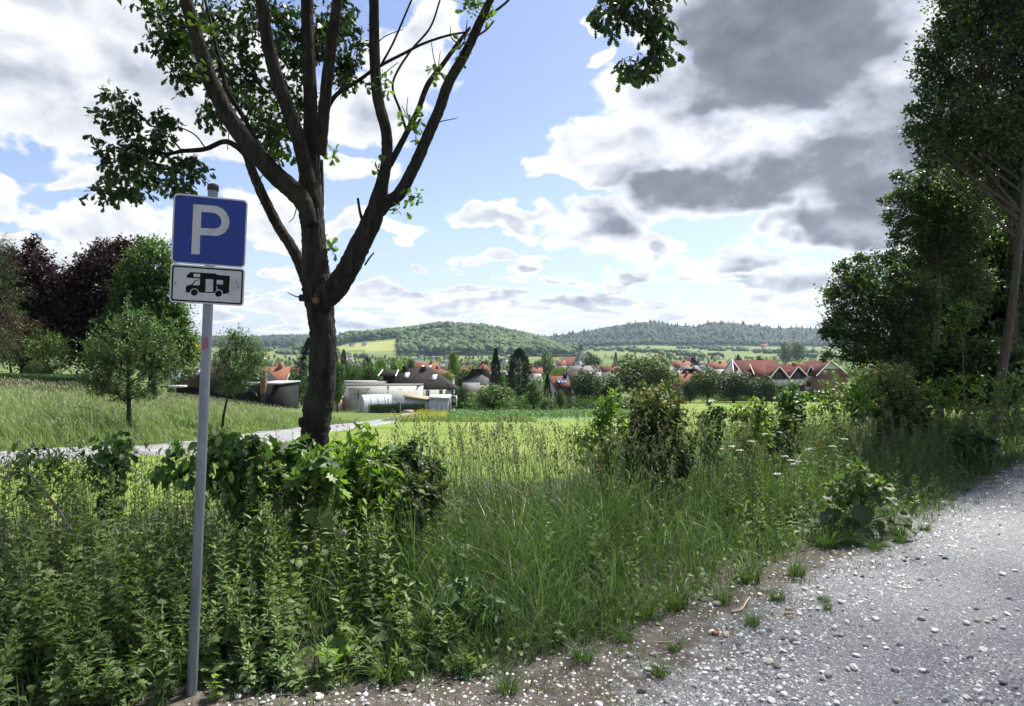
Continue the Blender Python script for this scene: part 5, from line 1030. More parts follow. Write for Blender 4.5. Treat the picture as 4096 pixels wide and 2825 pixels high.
# white house with flat extension
def white_house():
    d = 130.; s = d/FPX; x0, _ = PXY(1688, d); gz = float(H(x0, d)); r = thing('white_house', 'white house with a black hip roof and a long flat-roofed extension', 'house', (x0, d, gz))
    z = lambda py: P(0, py, d)[2]-gz
    X = lambda px: (px-1688)*s
    eave, ridge = z(1553), z(1476); dpt = 8.6; w0, w1 = X(1560), X(1800)
    G = Geo(); box(G, w0, w1, 0, dpt, -1.5, eave); G.obj('wall', W['white'], r)
    o = .4; a0, a1 = X(1545), X(1817); rl, rr = X(1596), X(1712); t = .15
    V = []
    for dz in (0, t): V += [[a0, -o, eave-.25+dz], [a1, -o, eave-.25+dz], [a1, dpt+o, eave-.25+dz], [a0, dpt+o, eave-.25+dz], [rl, dpt/2, ridge+dz-t], [rr, dpt/2, ridge+dz-t]]
    G = Geo(); G.add(V, [[7,8,11],[9,6,10],[1,5,2],[3,4,0]], [[6,7,11,10],[8,9,10,11],[0,4,5,1],[2,5,4,3],[0,1,7,6],[2,3,9,8],[1,2,8,7],[3,0,6,9]]); ro = G.obj('roof', R_['dark'], r)
    for px, py in ((1608,1466),(1684,1468)):
        G = Geo(); box(G, X(px)-.45, X(px)+.45, dpt/2-.5, dpt/2+.3, ridge-1.2, z(py)); G.obj('chimney', W['black'], ro)
    sl = (ridge-eave)/(dpt/2)
    for px, py, w in ((1618,1507,.9),(1731,1515,.9)):
        zz = z(py); yy = (zz-eave+.25)/sl-.4; G = Geo(); G.add([[X(px)-w/2, yy-.5, zz-.5*sl+.25], [X(px)+w/2-.1, yy-.5, zz-.5*sl+.25], [X(px)+w/2+.1, yy+.5, zz+.5*sl+.25], [X(px)-w/2+.2, yy+.5, zz+.5*sl+.25]], None, [[0,1,2,3]])
        V = np.array(G.V[0]); G = Geo(); G.add(np.vstack([V, V-np.array([0, 0, .15])]), None, [[0,1,2,3],[0,4,5,1],[1,5,6,2],[2,6,7,3],[3,7,4,0]]); G.obj('skylight', METAL, ro)
    # dormer
    G = Geo(); dx0, dx1 = X(1520), X(1572); box(G, X(1528), X(1572), 1.2, 5, eave-.2, z(1503)); dm = G.obj('dormer', W['black'], r)
    G = Geo(); zt, zb = z(1484), z(1506); V = []
    for dz in (0, .12): V += [[dx0-.4, .7, zb+dz], [X(1580), .7, zb+dz], [X(1584), 2.6, zt+dz], [dx0+.1, 2.6, zt+dz], [X(1580), 5, zb+dz+.5], [dx0-.4, 5, zb+dz+.5]]
    G.add(V, None, [[0,3,2,1],[6,7,8,9],[0,1,7,6],[1,2,8,7],[3,0,6,9],[2,3,5,4],[9,8,10,11],[2,4,10,8],[5,3,9,11]]); G.obj('dormer_roof', R_['dark'], dm)
    for q0, q1 in (((dx0-.45, .62, zb), (dx0+.05, 2.6, zt+.15)), ((X(1580), .62, zb), (X(1585), 2.6, zt+.15))): 
        G = Geo(); lines(G, np.array([q0]), np.array([q1]), .14, taper=1); G.obj('verge_flashing', METAL, dm)
    # flat extension, nearer than the house
    ze = z(1538); G = Geo(); box(G, X(1345), X(1693), -5.5, -.01, -1.5, ze); ex = G.obj('extension', W['white'], r)
    G = Geo(); box(G, X(1343), X(1695), -5.65, .3, ze, ze+.14); G.obj('flat_roof', m_noise('roof_felt', [(.3,(.07,.07,.072)),(.7,(.13,.13,.13))], 1.5, 6, .8, .1), ex)
    G = Geo(); box(G, X(1350), X(1545), .31, 3.5, ze-1, ze+.55); G.obj('rear_parapet', W['grey'], ex)
    G = Geo(); box(G, X(1573)-.05, X(1573)+.05, -5.6, -5.48, -.5, ze); G.obj('downpipe', DARKMETAL, ex)
    window(ex, X(1581), -5.52, z(1590), .62, .9); window(ex, X(1658), -5.52, z(1578), .75, .5)
    for px in (1499, 1620, 1683):
        G = Geo(); box(G, X(px)-.12, X(px)+.12, -5.66, -5.5, z(1552)-.06, z(1552)+.06); G.obj('wall_lamp', DARKMETAL, ex)
    for px in (1711, 1764): window(r, X(px), -.03, z(1573), .68, 1.15, frame=.08)
    G = Geo(); box(G, X(1805)-.05, X(1805)+.05, -.1, .02, -1, eave-.2); G.obj('downpipe', METAL, r)
    # timber annexe with pergola
    G = Geo(); box(G, X(1342), X(1405), -8.5, -5.7, -1, z(1582)); an = G.obj('timber_annexe', W['wood'], r)
    G = Geo(); box(G, X(1338), X(1408), -8.7, -5.66, z(1582), z(1582)+.18); G.obj('annexe_roof', W['grey'], an)
white_house()
def small_things():
    d = 122.; s = d/FPX
    def at(px, dd=d): x, y = PXY(px, dd); return np.array([x, y, float(H(x, y))])
    zrow = lambda py, dd=d: P(0, py, dd)[2]
    # wooden pergola terrace
    b = at(1438, 124.); r = thing('timber_pergola', 'small timber pergola with railing in front of the white extension', 'pergola', b)
    wood = m_noise('grey_timber', [(.3,(.12,.10,.08)),(.7,(.22,.19,.16))], 5, 5, .85, .2); z1 = zrow(1556, 124)-b[2]
    for sx in (-1.4, 0, 1.4):
        for sy in (-.9, .9): G = Geo(); box(G, sx-.06, sx+.06, sy-.06, sy+.06, -.5, z1); G.obj('post', wood, r)
    G = Geo(); box(G, -1.6, 1.6, -1.1, 1.1, z1, z1+.12); G.obj('canopy_frame', wood, r)
    zr = zrow(1576, 124)-b[2]
    G = Geo(); box(G, -1.4, 1.4, -.96, -.90, zr, zr+.08); G.obj('rail', wood, r)
    for i in range(12): G = Geo(); q = -1.35+i*.245; box(G, q-.03, q+.03, -.95, -.92, zr-.95, zr-.01); G.obj('baluster', wood, r)
    # polytunnel
    b = at(1503, 118.); r = thing('polytunnel', 'silvery arched polytunnel greenhouse beside the white extension', 'greenhouse', b, .5); zt = zrow(1578, 118)-b[2]; Lh = 2.35; rad = zt
    film = m_noise('tunnel_film', [(.3,(.46,.49,.52)),(.7,(.62,.65,.68))], 1.2, 5, .25, .1, None, .6)
    k = 16; a = np.linspace(0, math.pi, k); prof = np.c_[np.cos(a)*rad*.62, np.sin(a)*rad]
    G = Geo(); V = np.vstack([np.c_[np.full(k, xx), prof[:, 0], prof[:, 1]] for xx in (-Lh, Lh)]); G.add(V, None, [[i, i+1, k+i+1, k+i] for i in range(k-1)]); G.obj('film_cover', film, r, True)
    for e in (-Lh+.02, Lh-.02):
        G = Geo(); G.add(np.vstack([np.c_[np.full(k, e), prof*.99], [[e, 0, 0]]]), [[i, i+1, k] for i in range(k-1)]); G.obj('end_wall', film, r)
    for xx in (-Lh, -Lh/2, 0, Lh/2, Lh):
        G = Geo(); tube(G, np.c_[np.full(k, xx), prof*1.015], np.full(k, .035), 6, 1); G.obj('hoop', METAL, r, True)
    G = Geo()
    for q in (-.32, .32): box(G, -Lh-.06, -Lh-.0, q-.03, q+.03, 0, rad*.85)
    box(G, -Lh-.06, -Lh, -.32, .32, rad*.82, rad*.87); G.obj('door_frame', METAL, r)
    # corrugated sheds
    for nm, lab, p0, p1, yt, dd, slope, m_ in (('metal_shed', 'leaning corrugated metal shed, left of the two grey sheds', 1622, 1716, 1588, 119., -.25, METAL), ('metal_shed', 'tall corrugated metal shed with white roof edge, right of the two grey sheds', 1722, 1797, 1592, 117., .0, METAL)):
        b = at((p0+p1)/2, dd); r = thing(nm, lab, 'shed', b); wd = (p1-p0)*dd/FPX; zt = zrow(yt, dd)-b[2]; n = int(wd/.42)
        for i in range(n):   # one corrugated sheet after the other
            G = Geo(); x0 = -wd/2+i*wd/n; cw = wd/n; m2 = 7; tt = np.linspace(0, 1, m2); dep = .03*np.abs(np.sin(tt*math.pi*3)); top = zt+slope*(x0+wd/2)/wd*2
            V = np.vstack([np.c_[x0+tt*cw*.985, -1-dep, np.full(m2, z)] for z in (-.5, top)]); V2 = V+np.array([0, .05, 0]); G.add(np.vstack([V, V2]), None, [[j, j+1, m2+j+1, m2+j] for j in range(m2-1)]+[[2*m2+j+1, 2*m2+j, 3*m2+j, 3*m2+j+1] for j in range(m2-1)]+[[m2+j, m2+j+1, 3*m2+j+1, 3*m2+j] for j in range(m2-1)]); G.obj('corrugated_sheet', m_, r)
        G = Geo(); box(G, -wd/2, wd/2, -.94, 1.4, -.5, zt-.3); G.obj('shed_body', DARKMETAL, r)
        G = Geo(); V = [[-wd/2-.2, -1.25, zt+.02], [wd/2+.2, -1.25, zt+slope*2+.02], [wd/2+.2, 1.6, zt+slope*2+.3], [-wd/2-.2, 1.6, zt+.3]]; V = np.array(V); G.add(np.vstack([V, V+[0, 0, .14]]), None, [[4,5,6,7],[0,3,2,1],[0,1,5,4],[1,2,6,5],[2,3,7,6],[3,0,4,7]]); G.obj('roof', W['wood'] if slope else FRAME, r)
    # fence along the garden
    pts = [1475, 1520, 1560, 1601, 1641, 1675, 1708, 1747, 1766, 1784]; b = at(1475, 113.); r = thing('garden_fence', 'dark wire fence with thin posts in front of the sheds and polytunnel', 'fence', b); prev = None; fm = m_plain('fence_green', (.012,.03,.022), .5)
    tops = []
    for px in pts:
        q = at(px, 113.)-b; G = Geo(); box(G, q[0]-.04, q[0]+.04, q[1]-.04, q[1]+.04, q[2]-.3, q[2]+1.55); G.obj('post', fm, r); tops.append(q)
    for a, c in zip(tops[:-1], tops[1:]):
        G = Geo(); hs = np.arange(.15, 1.5, .15); n = max(3, int(np.linalg.norm(c-a)/.15)); A = np.array([a+[0, 0, h] for h in hs]); C = np.array([c+[0, 0, h] for h in hs]); lines(G, A, C, .007, taper=1)
        tt = np.linspace(0, 1, n+1)[1:-1]; Bv = a+(c-a)*tt[:, None]; lines(G, Bv+[0, 0, .1], Bv+[0, 0, 1.5], .006, taper=1); o = G.obj('wire_panel', fm, r); o['kind'] = 'stuff'
    # hedge behind it
    x0, y0 = PXY(1480, 114.5); x1, y1 = PXY(1700, 114.5); clipped('hedge', 'low dark hedge behind the garden wire fence', [(x0, y0), (x1, y1)], 1.0, (zrow(1622, 114), zrow(1614, 114)), M['hedge'], .14, 2500)
    # lamp post, small blue sign, billboard, stone block
    b = at(1552, 116.); r = thing('street_lamp', 'thin street lamp with small cap in front of the white extension', 'street lamp', b); h = zrow(1545, 116)-b[2]
    G = Geo(); tube(G, [(0,0,-.3),(0,0,h-.5)], [.06,.045], 8, 2); G.obj('post', DARKMETAL, r); G = Geo(); tube(G, [(0,0,h-.5),(0,0,h-.12)], [.14,.2], 10, 1); G.obj('lantern', FRAME, r); G = Geo(); tube(G, [(0,0,h-.12),(0,0,h)], [.3,.05], 10, 1); G.obj('cap', DARKMETAL, r)
    b = at(1601, 110.); r = thing('blue_sign', 'tiny blue rectangular sign on a thin post by the wire fence', 'sign', b); h = zrow(1609, 110)-b[2]
    G = Geo(); tube(G, [(0,0,-.2),(0,0,h)], [.04,.04], 8, 1); G.obj('post', METAL, r); G = Geo(); box(G, -.42, .06, -.07, -.045, h-.42, h); G.obj('panel', m_plain('small_sign_blue', (.02,.12,.45), .5), r)
    b = at(1817, 118.); r = thing('billboard', 'black and white poster board with round emblem at the house corner', 'sign', b, -.15); h0, h1 = zrow(1626, 118)-b[2], zrow(1583, 118)-b[2]
    G = Geo(); box(G, -.46, .46, -.04, .04, h0, h1); G.obj('board', FRAME, r); G = Geo(); box(G, -.42, .30, -.06, -.041, h0+.1, h1-.06); bp = G.obj('poster', m_plain('poster_black', (.02,.02,.022), .5), r)
    zc = (h0+h1)/2+.1; ngon = lambda R0: [(R0*math.cos(t)-.06, zc+R0*math.sin(t)) for t in np.arange(20)/20*6.283]
    ring_obj('emblem_ring', ngon(.30), ngon(.23), -.075, -.062, FRAME, bp); ngon_obj('emblem_letter', [[(-.16, zc-.14), (-.08, zc-.14), (-.08, zc+.14), (-.16, zc+.14)], [(-.079, zc+.06), (.05, zc+.06), (.05, zc+.14), (-.079, zc+.14)], [(-.079, zc-.14), (.06, zc-.14), (.06, zc-.06), (-.079, zc-.06)], [(-.079, zc-.03), (.05, zc-.03), (.05, zc+.03), (-.079, zc+.03)]], -.075, -.062, FRAME, bp)
    for sx in (-.4, .4): G = Geo(); box(G, sx-.04, sx+.04, .041, .1, -.3, h1); G.obj('post', DARKMETAL, r)
    b = at(1634, 111.); G = Geo(); V = np.array([[sx*.75*(1+.08*rng.normal()), sy*.4, z*(1+.1*rng.normal())] for z in (-.2, .55) for sy in (-1, 1) for sx in (-1, 1)]); G.add(V, None, [[0,2,3,1],[4,5,7,6],[0,1,5,4],[2,6,7,3],[0,4,6,2],[1,3,7,5]]); o = G.obj('stone_block', m_noise('sandstone', [(.3,(.25,.2,.14)),(.7,(.38,.32,.24))], 4, 6, .9, .4)); o.location = b; tag(o, 'pale sandstone block lying at the roadside by the fence', 'stone')
    b = at(2060, 133.); r = thing('field_gate', 'weathered timber gate at the edge of the crop field', 'gate', b); wood = W['wood']
    for sx in (-.9, .9): G = Geo(); box(G, sx-.09, sx+.09, -.09, .09, -.3, 1.5); G.obj('post', wood, r)
    for k in range(4): G = Geo(); box(G, -.8, .8, -.03, .03, .3+k*.3, .42+k*.3); G.obj('rail', wood, r)
small_things()
# dark house behind the sign pole with flat annexe and brick chimney
def dark_house():
    d = 78.; x0, _ = PXY(880, d); gz = float(H(x0, d)); s = d/FPX; X = lambda px: (px-880)*s; z = lambda py: P(0, py, d)[2]-gz
    r = thing('dark_house', 'low dark-clad house with steep black roof and flat annexe behind the sign pole', 'house', (x0, d, gz))
    G = Geo(); box(G, X(705), X(1000), 0, 7, -2, z(1535)); G.obj('wall', W['black'], r)
    # ridge runs away from the viewer on the left wing: one slope faces left-front
    G = Geo(); V = np.array([[X(697), -.6, z(1538)], [X(812), -.6, z(1548)], [X(812), 2.4, z(1440)], [X(790), 2.4, z(1444)], [X(880), -.3, z(1548)], [X(880), 2.4, z(1440)]]); V2 = V+[0, .25, -.2]
    G.add(np.vstack([V, V2]), None, [[0,1,2,3],[1,4,5,2],[6,9,8,7],[7,8,11,10],[0,6,7,1],[1,7,10,4],[3,2,8,9],[2,5,11,8],[0,3,9,6],[4,10,11,5]]); ro = G.obj('roof', R_['brown'], r)
    G = Geo(); box(G, X(695), X(830), 2.6, 6.5, z(1536), z(1480)); G.obj('loft_wall', W['black'], r)
    G = Geo(); a = np.array([[X(770), .55, z(1498)], [X(787), .45, z(1500)], [X(797), 1.05, z(1478)], [X(790), 1.1, z(1476)]])+[0, -.12, .05]; G.add(np.vstack([a, a+[0, .1, -.1]]), None, [[0,1,2,3],[0,4,5,1],[1,5,6,2],[2,6,7,3],[3,7,4,0]]); G.obj('skylight', METAL, ro)
    G = Geo(); box(G, X(677), X(760), -1.4, -.7, z(1548), z(1540)); G.obj('flat_canopy', FRAME, r)
    # gable seen end-on right of the slim apple tree
    G = Geo(); prism(G, [(X(985), z(1545)), (X(1060), z(1535)), (X(1054), z(1528)), (X(1008), z(1484)), (X(985), z(1500))], 'y', .5, 5); G.obj('gable', W['black'], r)
    G = Geo(); lines(G, np.array([[X(1006), .4, z(1482)]]), np.array([[X(1057), .4, z(1530)]]), .12, taper=1); G.obj('verge_board', DARKMETAL, r)
    G = Geo(); box(G, X(985), X(1152), -2.5, 4, -2, z(1534)); an = G.obj('annexe', W['black'], r); G = Geo(); box(G, X(980), X(1157), -2.8, 4.2, z(1534), z(1528)); G.obj('annexe_roof', m_noise('zinc_roof', [(.3,(.2,.21,.22)),(.7,(.3,.31,.32))], 1, 4, .6, .1), an)
    G = Geo(); cx0, cx1, zt = X(1084), X(1104), z(1477); n = 11; h = (zt-z(1567))/n
    for i in range(n):
        G = Geo(); e = .012*(i % 2); box(G, cx0-e, cx1+e, -3.4-e, -2.85+e, z(1567)+i*h, z(1567)+i*h+h*.93); G.obj('chimney_course', W['brick'], an)
    G = Geo(); box(G, cx0+.02, cx1-.02, -3.38, -2.87, -1, zt-.02); G.obj('chimney_core', DARKMETAL, an)
    window(r, X(985), .45, z(1515), .5, .5, name='window')
dark_house()
# apartment house with balconies
def apartments():
    d = 200.; x0, _ = PXY(3100, d); gz = float(H(x0, d)); s = d/FPX; X = lambda px: (px-3100)*s; z = lambda py, dd=0.: P(0, py, d+dd)[2]-gz
    r = thing('apartment_house', 'long apartment house with wine red roof, front gables and white balconies', 'apartment house', (x0, d, gz)); white = FRAME
    G = Geo(); box(G, X(2945), X(3262), 2, 14, -2, z(1512)); G.obj('wall', W['brick'], r)
    def slab(pts, th, mat, nm, par=r):
        V = np.array(pts, float); n = len(V); G = Geo(); W2 = np.vstack([V, V-[0, 0, th]]); T = [[0, i, i+1] for i in range(1, n-1)]+[[n, n+i+1, n+i] for i in range(1, n-1)]; G.add(W2, T, [[i, n+i, n+(i+1) % n, (i+1) % n] for i in range(n)]); return G.obj(nm, mat, par)
    ro = slab([(X(2938), 1.0, z(1512)), (X(3150), 1.0, z(1512)), (X(3142), 8, z(1442)), (X(2962), 8, z(1442))], .25, R_['wine'], 'roof')
    slab([(X(3150), 15, z(1512)), (X(2938), 15, z(1512)), (X(2962), 8.02, z(1442)), (X(3142), 8.02, z(1442))], .25, R_['wine'], 'roof_back', ro)
    slab([(X(3142), 1.0, z(1512)), (X(3275), 1.0, z(1512)), (X(3262), 7.0, z(1458)), (X(3142), 7.0, z(1458))], .25, R_['wine'], 'roof_low', ro)
    # white gable at the left end
    G = Geo(); G.add([[X(2942), 1.2, z(1510)], [X(2984), .9, z(1512)], [X(2962), 7.9, z(1444)], [X(2942), 14, z(1510)]], [[0, 1, 2], [0, 2, 3]]); G.obj('gable_wall', W['white'], r)
    G = Geo(); lines(G, np.array([[X(2937), .6, z(1477)-1.2], [X(2984), .75, z(1512)+.1]]), np.array([[X(2962), 7.6, z(1442)+.15], [X(2962), 7.6, z(1442)+.15]]), .16, taper=1); G.obj('verge_board', white, ro)
    slab([(X(3018), .2, z(1514)), (X(3072), .0, z(1516)), (X(3112), 5., z(1459)), (X(3022), 5., z(1459))], .2, R_['wine'], 'roof_plane', ro)
    G = Geo(); lines(G, np.array([[X(3017), .1, z(1498)]]), np.array([[X(3023), 5., z(1458)]]), .13, taper=1); G.obj('verge_board', white, ro)
    for (ap, ay, l, rr_, by, dd) in ((3110,1467,3071,3150,1514,-1.6), (3187,1467,3150,3232,1514,-1.2), (3242,1465,3222,3267,1505,-.2)):
        A = (X(ap), dd, z(ay)); A2 = (X(ap)-1.5, dd+6.5, z(ay)+.3); Lp = (X(l), dd, z(by)); Rp = (X(rr_), dd, z(by)); L2 = (X(l)-1.5, dd+6.5, z(by)+.3); R2 = (X(rr_)-1.5, dd+6.5, z(by)+.3)
        g = slab([Lp, A, A2, L2][::-1], .2, R_['wine'], 'gable_roof', ro); slab([A, Rp, R2, A2][::-1], .2, R_['wine'], 'gable_roof', ro)
        for e in (Lp, Rp): G = Geo(); a = np.array([[e[0], e[1]-.05, e[2]]]); lines(G, a, np.array([[A[0], A[1]-.05, A[2]]]), .17, taper=1); G.obj('verge_board', white, ro)
        G = Geo(); yb = dd+2.2; G.add([[Lp[0]+.4, yb, z(1560)], [Rp[0]-.4, yb, z(1560)], [Rp[0]-.4, yb, Rp[2]], [A[0], yb, A[2]-.3], [Lp[0]+.4, yb, Lp[2]]], [[0, 1, 2], [0, 2, 4], [4, 2, 3]]); G.obj('gable_wall', W['brick'] if ap != 3242 else W['cream'], r)
        window(r, A[0]-.5, yb-.05, z(1505), 1.0, 1.5)
        if ap < 3240: window(r, A[0]+1.1, yb-.05, z(1505), .9, 1.2)
    lad = Geo()
    for (l, rr_, yt, yb_, dd) in ((3072,3143,1518,1542,-1.9), (3147,3217,1516,1539,-1.6), (3220,3268,1507,1525,-.9), (3220,3268,1547,1565,-.9), (3104,3160,1568,1590,-1.7), (3162,3217,1563,1585,-1.6)):
        e = bpy.data.objects.new('balcony', None); col.objects.link(e); e.parent = r; e.location = (X((l+rr_)/2), dd, z(yb_)); w = (rr_-l)*s; h = (yb_-yt)*s
        G = Geo(); box(G, -w/2, w/2, 0, 2.2, -.18, 0); G.obj('slab', W['grey'], e)
        n = 3
        for i in range(n): G = Geo(); a = -w/2+w*i/n; box(G, a+.03, a+w/n-.03, -.03, .03, .12, h-.08); G.obj('panel', W['white'], e)
        G = Geo(); box(G, -w/2, w/2, -.06, .06, h-.07, h); G.obj('rail', white, e)
        for sx in (-1, 1): G = Geo(); box(G, sx*w/2-.03, sx*w/2+.03, .06, 2.2, .05, h-.05); G.obj('side_panel', W['white'], e)
    for px in (3072, 3145, 3218, 3267): G = Geo(); box(G, X(px)-.12, X(px)+.12, -.9, -.65, -2, z(1512)); G.obj('column', white, r)
    for px in (3090, 3120, 3165, 3195): window(r, X(px), 1.95, z(1558), 1.3, 2.0)
    G = Geo(); box(G, X(3205)-.4, X(3205)+.4, 5, 5.8, z(1470), z(1452)); G.obj('chimney', W['brick'], ro)
apartments()
def brick_house():
    d = 195.; s = d/FPX; x0, _ = PXY(3320, d); gz = float(H(x0, d)); X = lambda px: (px-3320)*s; z = lambda py: P(0, py, d)[2]-gz
    r = thing('brick_house', 'brown brick house with white gable triangle beside the apartment house', 'house', (x0, d, gz), .0)
    ev = z(1497); G = Geo(); box(G, X(3270), X(3390), 0, 14, -2, ev); G.obj('wall', W['brick'], r)
    G = Geo(); ap = X(3320); G.add([[X(3270), -.01, ev], [X(3390), -.01, ev], [ap, -.01, z(1448)]], [[0, 1, 2]]); G.obj('gable_wall', W['brick'], r)
    tb = z(1475); k = (z(1448)-tb)/(z(1448)-ev); G = Geo(); G.add([[ap+(X(3270)-ap)*k, -.05, tb], [ap+(X(3390)-ap)*k, -.05, tb], [ap, -.05, z(1448)]], [[0, 1, 2]]); G.obj('gable_cladding', W['white'], r)
    for e, sg in ((X(3262), -1), (X(3398), 1)):
        ez = z(1503); V = np.array([[e, -.6, ez], [ap, -.6, z(1444)], [ap, 14.5, z(1444)], [e, 14.5, ez]]); G = Geo(); G.add(np.vstack([V, V-[0, 0, .25]]), None, [[0,1,2,3][::-sg], [4,7,6,5][::-sg], [0,4,5,1][::-sg], [2,6,7,3][::-sg], [0,3,7,4][::-sg], [1,5,6,2][::-sg]]); ro = G.obj('roof', R_['wine'], r)
        G = Geo(); lines(G, np.array([[e, -.68, ez-.1]]), np.array([[ap, -.68, z(1444)-.05]]), .17, taper=1); G.obj('verge_board', FRAME, ro)
    for px in (3299, 3332):
        for py in (1490, 1527): 
            window(r, X(px), -.04, z(py), .8, 1.05)
            if py == 1490: G = Geo(); box(G, X(px)-.42, X(px)+.42, -.14, -.11, z(py)-.05, z(py)+.55); G.obj('roller_blind', FRAME, r)
brick_house()
# church
def church():
    d = 900.; s = d/FPX; x0, _ = PXY(2318, d); gz = float(H(x0, d)); X = lambda px: (px-2318)*s; z = lambda py: P(0, py, d)[2]-gz
    r = thing('church', 'village church with white walls, red nave roof and pointed slate spire', 'church', (x0, d, gz))
    G = Geo(); box(G, X(2255), X(2302), 0, 14, -2, z(1464)); G.obj('nave_wall', W['white'], r)
    G = Geo(); V = np.array([[X(2250), -1, z(1466)], [X(2304), -1, z(1466)], [X(2304), 7, z(1428)], [X(2258), 7, z(1428)], [X(2304), 15, z(1466)], [X(2250), 15, z(1466)]]); G.add(V, None, [[0,1,2,3],[3,2,4,5]]); G.obj('nave_roof', R_['red'], r)
    G = Geo(); box(G, X(2299), X(2338), -3, 9, -2, z(1445)); tw = G.obj('tower', W['white'], r)
    # steep saddle roof leaning into a slender spire
    G = Geo(); a, b = X(2297), X(2340); V = [[a, -3.6, z(1446)], [b, -3.6, z(1446)], [b, 9.6, z(1446)], [a, 9.6, z(1446)]]; c0, c1 = X(2318), X(2332); V += [[c0, 1.2, z(1400)], [c1, 1.2, z(1400)], [c1, 4.8, z(1400)], [c0, 4.8, z(1400)]]; G.add(V, None, [[0,1,5,4],[1,2,6,5],[2,3,7,6],[3,0,4,7]]); G.obj('tower_roof', R_['grey'], tw)
    G = Geo(); n = 8; a = np.arange(n)/n*6.283+.39; cx = X(2325); V = np.vstack([np.c_[cx+np.cos(a)*R0, 3+np.sin(a)*R0, np.full(n, zz)] for R0, zz in ((2.3, z(1402)), (2.0, z(1396)), (1.5, z(1388)), (.7, z(1378)))]+[[[cx, 3, z(1369)]]]); G.add(V, [[24+i, 24+(i+1) % n, 32] for i in range(n)], [[k*n+i, k*n+(i+1) % n, (k+1)*n+(i+1) % n, (k+1)*n+i] for k in range(3) for i in range(n)]); G.obj('spire', R_['brown'], tw)
    G = Geo(); lines(G, np.array([[cx, 3, z(1370)]]), np.array([[cx, 3, z(1366)]]), .15); G.obj('spire_cross', DARKMETAL, tw)
    k = 16; t = np.arange(k)/k*6.283; G = Geo(); zc = z(1428); V = [[X(2335)+.4, 3+math.cos(q)*1.2, zc+math.sin(q)*1.2] for q in t]+[[X(2335)+.5, 3, zc]]; G.add(V, [[i, (i+1) % k, k] for i in range(k)]); G.obj('clock_face', FRAME, tw)
    for px in (2305, 2312): window(tw, X(px), -3.05, z(1454), 1.0, 3.2)
    for px in (2265, 2280, 2294): window(r, X(px), -.05, z(1468), 1.0, 2.4)
church()
